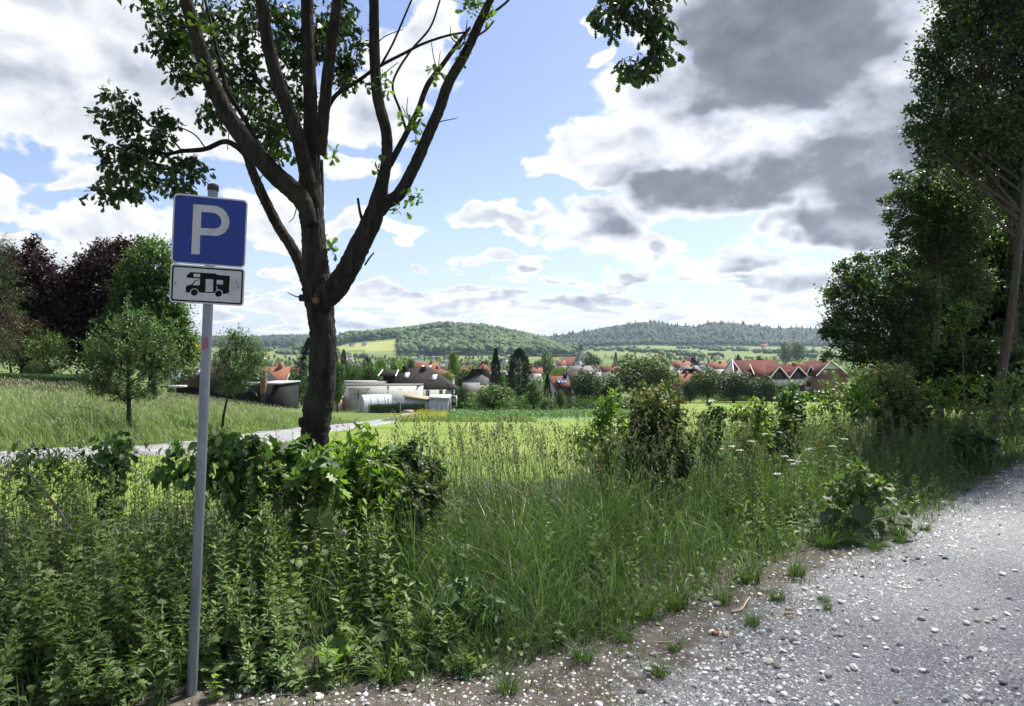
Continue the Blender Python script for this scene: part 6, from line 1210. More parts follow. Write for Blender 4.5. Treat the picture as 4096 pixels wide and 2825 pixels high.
# houses placed one by one
for q in [
 ('house with orange tiled roof slope left of the thuja', 1106, 1470, 1532, 50, 135, .05, 'orange', 'white', dict(skylight=1)),
 ('small white gable with orange roof above the pale bush', 724, 1468, 1490, 17, 190, 1.0, 'orange', 'white', dict(wins=0)),
 ('orange-roofed house with skylights behind the dark hip roof', 1711, 1452, 1482, 42, 230, .0, 'orange', 'white', dict(skylight=2)),
 ('house with small brown-red roof right behind the dark hip roof', 1740, 1478, 1505, 40, 190, 1.1, 'red', 'white', dict()),
 ('hipped orange-roofed house between the slender tree and the spruces', 1935, 1448, 1486, 34, 260, .1, 'orange', 'white', dict(hip=.8)),
 ('cream house with steep grey hip roof left of the dark spruce', 1918, 1479, 1532, 44, 158, .35, 'grey', 'cream', dict(hip=1.0, dp=8)),
 ('low grey-roofed annexe beside the cream hip-roofed house', 1885, 1534, 1556, 28, 150, .1, 'grey', 'white', dict(wins=0, chimney=False, dp=4.5)),
 ('dark-roofed house with small white gable behind the solar panel roof', 2312, 1487, 1535, 40, 165, .15, 'brown', 'white', dict()),
 ('long grey and pink roofed house below the church', 2318, 1466, 1486, 44, 300, .3, 'grey', 'white', dict()),
 ('brown-roofed house right below the church tower', 2370, 1462, 1484, 34, 380, .0, 'brown', 'cream', dict()),
 ('house with white gable end right of the church', 2382, 1464, 1490, 18, 340, 1.35, 'brown', 'white', dict()),
 ('pinkish roofed long house left of the huge olive tree', 2440, 1466, 1486, 36, 330, .0, 'red', 'cream', dict()),
 ('red-roofed gabled house left of the church nave', 2243, 1440, 1462, 18, 800, .2, 'orange', 'white', dict()),
 ('small red house left of the weeping willow', 2140, 1472, 1492, 26, 330, .1, 'orange', 'white', dict(skylight=1)),
 ('orange gabled house half hidden by the huge olive tree', 2738, 1498, 1540, 26, 200, -.5, 'orange', 'brick', dict(dp=9)),
 ('brown hipped house behind the orange gable', 2765, 1478, 1502, 26, 230, .2, 'red', 'white', dict(hip=.9)),
 ('white house with grey roof above the brown hipped house', 2755, 1464, 1484, 34, 260, .1, 'grey', 'white', dict()),
 ('pale orange-roofed house left of the grey-green tree', 2722, 1447, 1468, 36, 330, .15, 'orange', 'cream', dict()),
 ('orange-roofed house above the grey-green tree', 2868, 1452, 1474, 34, 300, .0, 'orange', 'white', dict()),
 ('second orange-roofed house just left of the apartment gable', 2922, 1451, 1474, 24, 310, .5, 'orange', 'white', dict()),
 ('slate-roofed house between the orange roofs', 2820, 1468, 1486, 24, 280, .7, 'slate', 'white', dict()),
 ('red-roofed house just right of the apartment roof', 3270, 1462, 1488, 26, 260, .0, 'wine', 'white', dict()),
 ('cream farmhouse with orange roof on the far plain, left one', 2912, 1386, 1396, 12, 1500, .9, 'orange', 'cream', dict(dp=9)),
 ('cream farmhouse with orange roof on the far plain, right one', 2936, 1386, 1397, 12, 1480, .9, 'orange', 'cream', dict(dp=9)),
 ('brown barn on the far plain right of the two farmhouses', 2978, 1391, 1399, 17, 1500, .1, 'brown', 'brick', dict(wins=0, chimney=False)),
 ('orange roof among trees at the foot of the far ridge', 3056, 1376, 1386, 12, 1700, .1, 'orange', 'cream', dict()),
 ('white farm building on the green hillside field', 1592, 1362, 1368, 10, 1900, .1, 'grey', 'white', dict()),
 ('white gabled farmhouse below the hillside field', 1458, 1370, 1380, 10, 1650, 1.2, 'slate', 'white', dict()),
 ('small white house left of the white gabled farmhouse', 1408, 1372, 1382, 12, 1650, .2, 'brown', 'white', dict())]:
    lab, px, yr, ye, hw, d, yaw, ro, wa, kw = q; tgable(lab, px, yr, ye, hw, d, yaw, R_[ro], W[wa], **kw)
def solar_house():
    d = 140.; x0, _ = PXY(2240, d); gz = float(H(x0, d)); s = d/FPX; X = lambda px: (px-2240)*s; z = lambda py: P(0, py, d)[2]-gz
    r = thing('solar_house', 'white gabled house with red tiled roof and blue solar panel', 'house', (x0, d, gz))
    G = Geo(); box(G, X(2240), X(2288), -.8, 5, -2, z(1574)); G.add([[X(2236), -1.1, z(1577)], [X(2201), 4.8, z(1511)], [X(2214), 4.8, -2], [X(2236), -1.1, -2]], None, [[0, 1, 2, 3]]); G.obj('wall', W['white'], r)
    G = Geo(); V = np.array([[X(2234), -1.5, z(1576)], [X(2292), -1.5, z(1576)], [X(2268), 5, z(1507)], [X(2198), 5, z(1507)]]); G.add(np.vstack([V, V-[0, 0, .25]]), None, [[0,1,2,3],[4,7,6,5],[0,4,5,1],[3,2,6,7],[0,3,7,4],[1,5,6,2]]); ro = G.obj('roof', R_['red'], r)
    G = Geo(); box(G, X(2248), X(2286), -.3, 3, z(1563), z(1540)); dm = G.obj('dormer', W['brick'], r)
    G = Geo(); V = np.array([[X(2245), -1.0, z(1549)], [X(2288), -1.0, z(1549)], [X(2272), 4., z(1520)], [X(2228), 4., z(1520)]])+[0, 0, .2]; G.add(np.vstack([V, V-[0, 0, .2]]), None, [[0,1,2,3],[4,7,6,5],[0,4,5,1],[3,2,6,7],[0,3,7,4],[1,5,6,2]]); G.obj('dormer_roof', R_['red'], dm)
    pm = m_noise('solar_cells', [(.3,(.05,.075,.13)),(.7,(.08,.11,.18))], 3, 3, .2, 0, None, .6)
    for k in range(3):
        a = np.array([X(2232)+k*.62, 1.0, z(1538)+.3]); e1 = np.array([.58, 0, 0]); e2 = np.array([-.25, 1.9, (z(1523)-z(1538))*.95]); V = np.array([a, a+e1, a+e1+e2, a+e2]); G = Geo(); G.add(np.vstack([V, V-[0, 0, .06]]), None, [[0,1,2,3],[4,7,6,5],[0,4,5,1],[3,2,6,7],[0,3,7,4],[1,5,6,2]]); G.obj('solar_panel', pm, ro)
    G = Geo(); box(G, X(2258), X(2272), 3.2, 4.2, z(1515), z(1500)); G.obj('chimney', W['black'], ro)
    window(dm, X(2272), -.36, z(1556), .9, .7); window(r, X(2225), 1.15, z(1580), .7, 1.1)
solar_house()

# rows of houses and trees filling the town, each one its own thing
ORD = ['first', 'second', 'third', 'fourth', 'fifth', 'sixth', 'seventh', 'eighth', 'ninth', 'tenth', 'eleventh', 'twelfth', 'thirteenth', 'fourteenth', 'fifteenth', 'sixteenth', 'seventeenth', 'eighteenth', 'nineteenth', 'twentieth']
def ordn(i):
    if i < 20: return ORD[i]
    t = {2: 'twenty', 3: 'thirty', 4: 'forty', 5: 'fifty', 6: 'sixty', 7: 'seventy', 8: 'eighty'}[(i+1)//10]
    return t+'-'+ORD[(i+1) % 10-1] if (i+1) % 10 else t[:-1]+'ieth'
PROTO = {}
def copy_house(label, px, d, kind, yaw, sc, group):
    x, y = PXY(px, d); gz = float(H(x, y))
    if kind not in PROTO:
        ro, wa, hip = kind; r = gable_house('house', None, x, y, 11, 8.5, 4.2, 8.6, yaw, R_[ro], W[wa], wins=3, hip=hip, group=group); PROTO[kind] = r
    else:
        src = PROTO[kind]; r = src.copy(); col.objects.link(r)
        def cp(a, b):
            for ch in list(a.children):
                c = ch.copy(); col.objects.link(c); c.parent = b; cp(ch, c)
        cp(src, r); r.location = (x, y, gz); r.rotation_euler = (0, 0, yaw)
    r.scale = (sc, sc, sc); r['group'] = group; r['category'] = 'house'; tag(r, label); return r
rows = [(330, 'nearest row of town roofs', 1, [(1290,1400),(2020,2120),(2480,2700)], 70), (470, 'middle row of town roofs', 1, [(1040,1220),(1330,1460),(1960,2110),(2480,2560),(2790,2920)], 60),
        (650, 'row of town roofs level with the church foot', 1, [(1030,1220),(1340,1440),(1640,1960),(2090,2150),(2420,2600)], 52), (880, 'row of town roofs behind the church', 2, [(1020,1220),(1350,1900),(2090,2240),(2560,2960)], 40),
        (1120, 'row of small roofs in the far town', 2, [(1010,1225),(1345,2060),(2540,2960)], 34), (1360, 'last row of tiny roofs before the fields', 2, [(1010,1225),(1340,2060),(2520,2900)], 30)]
HK = [('grey','white',0.),('red','white',0.),('brown','cream',0.),('orange','white',0.),('slate','white',.8),('brown','grey',0.)]
for d, lab, lod, spans, step in rows:
    hs, ts = [], []
    for a, b in spans:
        px = a+U(0, step*.3)
        while px < b:
            (hs if U(0, 1) < .45 else ts).append((px, d*U(.94, 1.06))); px += step*U(.75, 1.25)
            ts.append((px-step*.5, d*U(.9, 1.1)))
    for i, (px, dd) in enumerate(sorted(hs)):
        w = [.36, .13, .22, .04, .13, .12] if px > 1300 else [.2, .33, .15, .14, .05, .13]
        k = HK[rng.choice(6, p=w)]
        copy_house(f'{ordn(i)} house from left, {k[0]} roofed, {lab}', px, dd, k, U(-.5, .5)+(math.pi/2 if U(0, 1) < .3 else 0), U(.85, 1.15), 'town houses: '+lab)
    for i, (px, dd) in enumerate(sorted(ts)):
        mk = ['t_green', 't_light', 't_dark', 't_green', 't_olive', 't_green', 't_copper'][rng.integers(0, 7)] if U(0, 1) < .92 else 't_copper'
        hm = U(6, 11); z0 = float(H(*PXY(px, dd))); yt = proj(0, dd, z0+hm)[1]
        far_tree(f'{ordn(i)} tree from left amid the {lab}', px, yt, U(4, 6.5)*FPX/dd*.62, dd, ['round', 'tall', 'wide', 'round'][rng.integers(0, 4)], mk, lod, int(rng.integers(0, 2)), 'town trees: '+lab)
# loose woods and hedgerows of the valley floor, too far to count
def valley_woods():
    n = 4200; px = U(900, 3600, n); y = U(180, 1500, n)**1.0; x = (px-CX)/FPX*y; z = H(x, y)
    f = np.sin(px*.021)*np.sin(y*.011+px*.004)+.5*np.sin(px*.05+y*.02); ok = (f > .05) & (zone(x, y, z) == 6) & ~((px > 2240) & (px < 2350) & (y < 920)) & ~((px > 1560) & (px < 1800) & (y < 420)) & ~((px > 2690) & (px < 3400) & (y < 460))
    x, y, z = x[ok], y[ok], z[ok]; k = len(x); G = Geo(); h = U(4, 8.5, k)
    for i in range(k):
        m = int(np.clip(20000/y[i], 20, 100)); c = rdir(m)*np.array([.42, .42, .46])*U(.6, 1.05, (m, 1))+np.array([0, 0, .5])
        sz = h[i]*np.array([.9, .9, 1]); pos = c*sz+np.array([x[i], y[i], z[i]]); bake(G, LEAF2, pos, rdir(m), rdir(m)+np.array([0, 0, .7]), U(.7, 1.4, m)*h[i]*.2*np.sqrt(60/m), np.clip(U(.1, .9)+rng.normal(size=m)*.15, 0, 1))
    o = G.obj('valley_woods', M['t_green']); tag(o, 'scattered shrubs and tree masses filling the gaps of the town', 'woods', kind='stuff')
    # hedgerows and groves between town and hills
    n = 2600; px = U(900, 3700, n); y = U(1450, 2700, n); x = (px-CX)/FPX*y; z = H(x, y); f = np.sin(px*.013+y*.006)+.9*np.sin(y*.021+px*.002); ok = (f > .62) & (zone(x, y, z) == 8) & ~inpoly(px, proj(x, y, z)[1], HILLF[0]); x, y, z = x[ok], y[ok], z[ok]; k = len(x); G = Geo(); s = U(5, 9, k)
    for i, pr in enumerate(B1):
        q = np.arange(k) % 5 == i; m = int(q.sum()); a = U(0, 6.28, m); bake(G, pr, np.stack([x[q], y[q], z[q]+s[q]*.5], 1), np.stack([np.cos(a), np.sin(a), 0*a], 1), np.repeat([[0, 0, 1.]], m, 0), s[q], U(.1, .9, m))
    o = G.obj('hedgerow_woods', M['f_wood']); tag(o, 'hedgerows and small groves between the far fields', 'woods', kind='stuff')
valley_woods()
# ------------------------------------------------------------------ slope, meadow and field growth
def area_points(n, xr, yr, test):
    x = U(*xr, n); y = U(*yr, n); ok = test(x, y) & (np.abs(x) < .74*np.abs(y)+1.0) & (y > 1); return x[ok], y[ok]
def pos3(x, y, dz=0.): return np.stack([x, y, H(x, y)+dz], 1)
def bank_grass():
    G = Geo(); x, y = area_points(230000, (-46, -3), (15, 60), lambda x, y: (PD(x, y) > 1.5) & (U(0, 1, len(x)) < np.clip(22/y, .15, 1)**1.5)); k = len(x)
    pd = PD(x, y); hh = np.clip(.22+(pd-1.5)*.3, .2, .92)*U(.7, 1.2, k)*np.clip(40/y, .7, 1); f = .5+.5*np.sin(x*.7+np.sin(y*.9)*1.4)*np.sin(y*.6+x*.25)
    blades(G, pos3(x, y), hh*(.82+.3*f), U(.010, .024, k)*np.clip(y/22, 1, 2), U(.15, .8, k), rng.normal(2.9, 1.1, k), np.clip(.45+.35*(f-.5)+rng.normal(size=k)*.25, 0, 1), 3)
    o = G.obj('slope_grass', M['grass_bank']); tag(o, 'tall pale unmown grass on the slope beyond the path', 'grass', kind='stuff')
    G = Geo(); x, y = area_points(62000, (-46, -3), (16, 58), lambda x, y: (PD(x, y) > 3.0) & (U(0, 1, len(x)) < np.clip(22/y, .12, 1))); k = len(x)
    b = pos3(x, y); h = np.clip((PD(x, y)-1.2)*.36, .3, 1.0)*U(.75, 1.12, k)*np.clip(40/y, .7, 1); tip = b+np.stack([rng.normal(-.16, .08, k), rng.normal(-.04, .08, k), h], 1)
    d = nrm(tip-b)+np.stack([np.full(k, -.5), np.zeros(k), np.zeros(k)], 1); sz = U(.07, .15, k)
    bake(G, (np.array([[0,0,0],[.10,.4,.02],[0,1,-.05],[-.10,.4,.02]]), LEAF2[1]), tip, d, rdir(k)+[0, -.5, .5], sz, U(0, 1, k))
    o = G.obj('slope_seed_heads', M['bank_head']); tag(o, 'pale nodding seed heads over the tall slope grass', 'grass', kind='stuff')
    # short green edge along the path and in the mown meadow
    G = Geo(); x, y = area_points(130000, (-16, 30), (7.5, 45), lambda x, y: (PD(x, y) < -1.35) & (ED(x, y) > 4.2) & (U(0, 1, len(x)) < np.clip(11/y, .04, 1)**1.6)); k = len(x)
    blades(G, pos3(x, y, -.01), U(.04, .10, k), U(.006, .012, k)*np.clip(y/10, 1, 3), U(.2, .9, k), U(0, 6.28, k), np.clip(.5+.3*np.sin(x*.9)*np.sin(y*.7)+rng.normal(size=k)*.25, 0, 1), 2)
    x, y = area_points(60000, (-24, -2), (12, 40), lambda x, y: (np.abs(PD(x, y)-1.9) < .5) & (U(0, 1, len(x)) < np.clip(18/y, .1, 1))); k = len(x)
    blades(G, pos3(x, y, -.01), U(.06, .2, k), U(.01, .02, k), U(.2, .9, k), U(0, 6.28, k), U(0, .8, k), 2)
    o = G.obj('meadow_grass', M['grass_short']); tag(o, 'short bright green mown meadow grass below the verge', 'grass', kind='stuff')
    # yellow flowers and rough grass far down the meadow
    G = Geo(); Gy = Geo(); x, y = area_points(26000, (-30, 6), (46, 122), lambda x, y: (zone(x, y, H(x, y)) == 4) | ((zone(x, y, H(x, y)) == 2) & (y > 60) & (x < 2))); k = len(x); pxx = CX+FPX*x/y
    blades(G, pos3(x, y), U(.25, .55, k), U(.05, .11, k), U(.2, .7, k), U(0, 6.28, k), U(0, 1, k), 2)
    o = G.obj('rough_grass', M['grass_bank']); tag(o, 'rough unmown grass strip between meadow and houses', 'grass', kind='stuff')
    fl = (pxx > 1385) & (pxx < 1790) & (y > 62) & (np.sin(pxx*.02)*np.sin(y*.13)+.1 > rng.normal(size=k)*.7); xf, yf = x[fl], y[fl]; m = len(xf); b = pos3(xf, yf, .5); 
    bake(Gy, LEAF2, b+rng.normal(size=(m, 3))*.12, rdir(m), rdir(m)+[0, -.6, .9], U(.07, .13, m), U(0, 1, m))
    o = Gy.obj('yellow_flowers', M['flower_yellow']); tag(o, 'band of yellow field flowers in front of the white house', 'flowers', kind='stuff')
    G = Geo(); x, y = area_points(22000, (-12, 30), (76, 137), lambda x, y: zone(x, y, H(x, y)) == 5); k = len(x); bake(G, LEAF2, pos3(x, y, .12), rdir(k)+[0, 0, .5], rdir(k)*.6+[0, 0, 1], U(.18, .34, k), U(0, 1, k))
    o = G.obj('crop_plants', m_leaf('crop_leaf', [(.05,.12,.04),(.09,.18,.065),(.15,.24,.10)], .25, .5, .3)); tag(o, 'blue-green leafy crop in the field before the houses', 'crop', kind='stuff')
    # shrubs along the far field edges
    G = Geo(); px = np.concatenate([U(1820, 2560, 90), U(2560, 3420, 150)]); yy = np.concatenate([U(131, 138, 90), U(196, 204, 150)]); x = (px-CX)/FPX*yy; z = H(x, yy)
    for i in range(len(px)):
        m = 90; hgt = U(1.0, 3.4) if px[i] < 2560 or px[i] > 2960 else U(2.5, 6.0); c = rdir(m)*np.array([.75, .75, .5])*U(.5, 1.05, (m, 1))*hgt; c[:, 2] += hgt*.45; bake(G, LEAF2, c+np.array([x[i], yy[i], z[i]]), rdir(m), rdir(m)+[0, 0, .7], U(.25, .5, m), np.clip(U(.1, .8)+rng.normal(size=m)*.15, 0, 1))
    o = G.obj('field_edge_shrubs', M['t_green']); tag(o, 'ragged low shrubs along the far field edge', 'shrubs', kind='stuff')
bank_grass()

# ------------------------------------------------------------------ verge
def weeds(Gl, Gs, x, y, h, per, s0, low, high, lean=.12, tone=None, split=.55, Rstem=.4):
    k = len(x); b = pos3(x, y); a = U(0, 6.283, k); ln = np.stack([np.cos(a), np.sin(a)], 1)*(U(0, lean, k)*h)[:, None]
    t = (np.arange(per)[None]+U(.0, .9, (k, per)))/per; t = .06+.94*t
    pos = np.repeat(b[:, None], per, 1); pos[..., :2] += ln[:, None]*(t**1.6)[..., None]; pos[..., 2] += h[:, None]*t
    az = (np.arange(per)*2.4)[None]+U(0, 6.28, (k, 1))+rng.normal(size=(k, per))*.4; pit = .15+.9*(t-.35)+rng.normal(size=(k, per))*.3
    d = np.stack([np.cos(az)*np.cos(pit), np.sin(az)*np.cos(pit), np.sin(pit)], -1); sz = s0*(1.05-.52*t)*U(.6, 1.35, (k, per))
    up = rdir(k*per).reshape(k, per, 3)*.45+np.array([0, 0, 1.]); tone = U(.1, .8, k) if tone is None else tone
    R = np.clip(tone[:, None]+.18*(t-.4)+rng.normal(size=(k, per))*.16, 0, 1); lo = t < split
    for proto, sel in ((low, lo), (high, ~lo)): bake(Gl, proto, pos[sel], d[sel], up[sel], sz[sel], R[sel])
    top = b.copy(); top[:, :2] += ln; top[:, 2] += h; mid = b.copy(); mid[:, :2] += ln*.33; mid[:, 2] += h*.5
    lines(Gs, b, mid, .0035, Rstem, .8); lines(Gs, mid, top, .0024, Rstem, .4)
    return top
pxof = lambda x, y: CX+FPX*x/y
def vpoints(n, e0, e1, p0, p1, yr=(3.2, 26), fall=6.0, gam=1.6):
    x, y = area_points(n, (-7, 18), yr, lambda x, y: (ED(x, y) > e0) & (ED(x, y) < e1))
    p = pxof(x, y); s = (p > p0) & (p < p1) & ~((np.abs(p-770) < 75) & (y < 4.62)) & (U(0, 1, len(x)) < np.clip(fall/np.hypot(x, y), .03, 1)**gam); return x[s], y[s]
def prof(e, hi): return hi*np.clip(.14+e*.75, .12, 1)
HEADP = []
for i in range(5):
    n = 15; r = np.random.default_rng(50+i); V = []; T = []
    for j in range(n):
        t = j/n; c = np.array([r.normal()*.10*(1-t*.5), t, r.normal()*.10*(1-t*.5)]); d = nrm(np.array([r.normal()*.5, 1, r.normal()*.5])); s = nrm(np.cross(d, r.normal(size=3)))*.045; L = .17*r.uniform(.7, 1.2); o = len(V)
        V += [c, c+d*L*.5+s, c+d*L, c+d*L*.5-s]; T += [[o, o+1, o+2], [o, o+2, o+3]]
    HEADP.append((np.array(V), np.array(T)))
def seed_stems(Gh, Gs, x, y, h, size, R=None):
    k = len(x); b = pos3(x, y); a = rng.normal(2.6, 1.2, k); l = U(.05, .3, k)*h; mid = b+np.stack([np.cos(a)*l*.35, np.sin(a)*l*.35, h*.55], 1); top = b+np.stack([np.cos(a)*l, np.sin(a)*l, h], 1)
    lines(Gs, b, mid, .0022, .6, .8); lines(Gs, mid, top, .0017, .7, .6); d = nrm(top-mid)+rng.normal(size=(k, 3))*.15; pk = rng.integers(0, 5, k); R = U(0, 1, k) if R is None else R
    for i in range(5):
        s = pk == i
        if s.any(): bake(Gh, HEADP[i], top[s]-d[s]*size*.6, d[s], rdir(int(s.sum())), U(.7, 1.3, int(s.sum()))*size, R[s])
def verge():
    # ---- tall grass
    G = Geo(); Gs = Geo(); Gh = Geo()
    for n, p0, p1, hi, e1 in ((560000, 1560, 2500, 1.1, 3.5), (420000, 2400, 3150, 1.05, 4.6), (330000, 3000, 4600, .85, 6.5), (170000, -400, 1650, .8, 4.2)):
        x, y = vpoints(n, .05, e1, p0, p1, fall=5.6, gam=1.5); k = len(x); e = ED(x, y); f = .5+.32*np.sin(x*2.1+y*.7)*np.sin(y*1.9-x)+.28*np.sin(x*5.3-y*2.2)*np.sin(y*4.7+x*1.8)
        blades(G, pos3(x, y), prof(e, hi)*U(.55, 1.12, k)*(.6+.62*f), U(.005, .012, k)*np.clip(y/7, 1, 1.8), U(.15, 1.0, k)**1.2, rng.normal(4.4, 1.6, k), np.clip(.38+.5*(f-.5)+rng.normal(size=k)*.27, 0, 1), 4 if 1500 < p0 < 2900 else 3)
    o = G.obj('verge_grass', M['grass_tall']); tag(o, 'tall dark green grass of the verge between track and meadow', 'grass', kind='stuff')
    for n, p0, p1, hi, e0, sz, e1 in ((38000, 1640, 3100, 1.28, .8, .16, 3.6), (20000, 3000, 4500, 1.05, .8, .15, 5.2), (14000, -200, 1640, 1.2, .4, .12, 4.)):
        x, y = vpoints(n, e0, e1, p0, p1, fall=6.5, gam=1.2); k = len(x); seed_stems(Gh, Gs, x, y, prof(ED(x, y), hi)*U(.75, 1.08, k), sz)
    o = Gh.obj('grass_seed_heads', M['grass_head']); tag(o, 'feathery brownish seed heads standing above the verge grass', 'grass', kind='stuff')
    o = Gs.obj('grass_stalks', M['stem']); tag(o, 'thin upright flowering stalks of the verge grass', 'grass', kind='stuff')
    G = Geo(); Gs = Geo(); x, y = vpoints(2200, .25, 1.3, 1500, 3200, fall=8); k = len(x); seed_stems(G, Gs, x, y, U(.35, .62, k), .10); x, y = vpoints(900, .3, 1.6, 600, 1700, fall=8); k = len(x); seed_stems(G, Gs, x, y, U(.4, .7, k), .10)
    o = G.obj('pale_seed_heads', M['grass_straw']); tag(o, 'straw pale drooping seed heads low in the grass', 'grass', kind='stuff'); o = Gs.obj('pale_stalks', M['grass_straw']); tag(o, 'straw pale dry stalks low in the grass', 'grass', kind='stuff')
    # ---- leafy weeds
    G = Geo(); Gs = Geo(); Gy = Geo()
    x, y = vpoints(22000, .1, 4.6, -500, 1180, fall=5.0, gam=1.8); k = len(x); weeds(G, Gs, x, y, prof(ED(x, y), 1.1)*U(.5, 1.2, k), 36, .07, LEAF6, LEAFN, tone=np.clip(.35+.35*np.sin(x*2.3)*np.sin(y*2.9)+rng.normal(size=k)*.12, 0, 1))
    x, y = vpoints(22000, .1, 4.6, -500, 1180, fall=5.0, gam=1.8); k = len(x); top = weeds(G, Gs, x, y, prof(ED(x, y), 1.3)*U(.55, 1.12, k), 36, .095, LOBED, LEAFN, lean=.25, tone=np.clip(.5+.4*np.sin(x*1.7+1)*np.sin(y*2.1+x)+rng.normal(size=k)*.12, 0, 1))
    m = rng.random(k) < .35; bake(Gy, LEAF2, top[m], rdir(int(m.sum())), rdir(int(m.sum()))+[0, 0, 1], U(.015, .03, int(m.sum())), U(0, 1, int(m.sum())))
    x, y = vpoints(16000, .1, 4.4, 1000, 1900, fall=5.0, gam=1.8); k = len(x); weeds(G, Gs, x, y, prof(ED(x, y), .95)*U(.6, 1.1, k), 28, .105, LOBED, LEAFN)
    x, y = vpoints(6500, .3, 6.2, 2900, 4600, fall=8.5, gam=1.4); k = len(x); weeds(G, Gs, x, y, prof(ED(x, y), .78)*U(.6, 1.15, k), 22, .11, LEAF6, LEAFN)
    x, y = vpoints(4200, 2.6, 5.8, 2300, 3200, fall=9, gam=1.3); x2, y2 = vpoints(9000, .5, 3.4, 1600, 3200, fall=5.5, gam=1.4); q2 = np.sin(x2*2.7+y2)*np.sin(y2*2.3-x2) > .15; x2, y2 = x2[q2], y2[q2]; k = len(x2); weeds(G, Gs, x2, y2, prof(ED(x2, y2), .95)*U(.6, 1.1, k), 22, .09, LEAF6, LEAFN); k = len(x); weeds(G, Gs, x, y, U(.7, 1.15, k), 24, .10, LEAF6, LEAF2)
    o = G.obj('verge_weeds', M['weed']); tag(o, 'dense leafy green weeds growing around the sign pole', 'weeds', kind='stuff'); o = Gs.obj('weed_stems', M['stem']); tag(o, 'upright thin stems among the leafy weeds', 'weeds', kind='stuff')
    o = Gy.obj('weed_flowers', M['flower_yellow']); tag(o, 'tiny yellow flowers at the tips of the weeds', 'flowers', kind='stuff')
    G = Geo(); Gs = Geo()
    x, y = vpoints(8000, .08, 1.4, -500, 2000, fall=5); x2, y2 = vpoints(6000, .6, 4.4, -500, 1700, fall=5.5, gam=1.5); k = len(x2); weeds(G, Gs, x2, y2, prof(ED(x2, y2), 1.12)*U(.55, 1.05, k), 26, .10, LEAF6, LEAFN); k = len(x); weeds(G, Gs, x, y, U(.12, .34, k), 12, .085, LOBED, LEAF6, split=.7)
    x, y = vpoints(3600, 2.0, 4.2, 900, 3400, fall=9, gam=1.2); k = len(x); weeds(G, Gs, x, y, U(.5, .95, k), 22, .09, LEAF6, LEAFN)
    x, y = vpoints(2200, 2.2, 6, 3000, 4500, fall=12, gam=1.1); k = len(x); weeds(G, Gs, x, y, U(.45, .95, k), 20, .10, LEAF6, LEAF2)
    o = G.obj('light_weeds', M['weed_light']); tag(o, 'fresh light green weeds along the inner verge and its foot', 'weeds', kind='stuff'); o = Gs.obj('light_weed_stems', M['stem']); tag(o, 'pale stems of the fresh light green weeds', 'weeds', kind='stuff')
    # reddish docks and dry umbels on the right
    G = Geo(); Gs = Geo(); x, y = vpoints(5000, 1.0, 6, 2600, 4300, fall=10, gam=1.2); k = len(x); seed_stems(G, Gs, x, y, prof(ED(x, y), .95)*U(.7, 1.1, k), .16); o = G.obj('dock_seed_heads', m_leaf('dock_brown', [(.12,.09,.05),(.17,.12,.075),(.11,.115,.05)], .25, .6, .2, tgain=(1.2,1.1,.8))); tag(o, 'brownish dock and sorrel heads on the right verge', 'weeds', kind='stuff'); o = Gs.obj('dock_stalks', M['stem_red']); tag(o, 'reddish upright dock stalks on the right verge', 'weeds', kind='stuff')
    # low ground cover
    G = Geo(); x, y = vpoints(60000, .0, 5.5, -500, 4600, fall=5, gam=1.6); k = len(x); bake(G, LEAF6, pos3(x, y, .03)+np.stack([0*x, 0*x, U(0, .12, k)], 1), rdir(k)*[1, 1, .4], rdir(k)*.5+[0, 0, 1], U(.03, .075, k), U(0, .9, k)); o = G.obj('ground_cover', M['weed']); tag(o, 'low green leaves covering the soil under the weeds', 'weeds', kind='stuff')
    # short grass creeping on to the gravel
    G = Geo(); x, y = area_points(260000, (-5, 18), (3.2, 24), lambda x, y: (ED(x, y) < .6) & (GD(x, y) > -.35) & (y < 24)); f = np.sin(x*5.1+1.2*np.sin(y*4))*np.sin(y*4.3+x*1.3)+.5*np.sin(x*11+y*7); e = ED(x, y); s = (f > .05-np.maximum(e, -.3)*1.4) & (U(0, 1, len(x)) < np.clip(6/y, .1, 1)**1.4); x, y = x[s], y[s]; k = len(x)
    blades(G, pos3(x, y, -.005), U(.03, .13, k)*np.clip(1.1+ED(x, y)*1.5, .6, 1.9), U(.0045, .009, k)*np.clip(y/6, 1, 2), U(.3, 1.2, k), U(0, 6.28, k), np.clip(.5+rng.normal(size=k)*.3, 0, 1), 2); o = G.obj('edge_grass', M['grass_tuft']); tag(o, 'short grass creeping over the stony edge of the track', 'grass', kind='stuff')
verge()

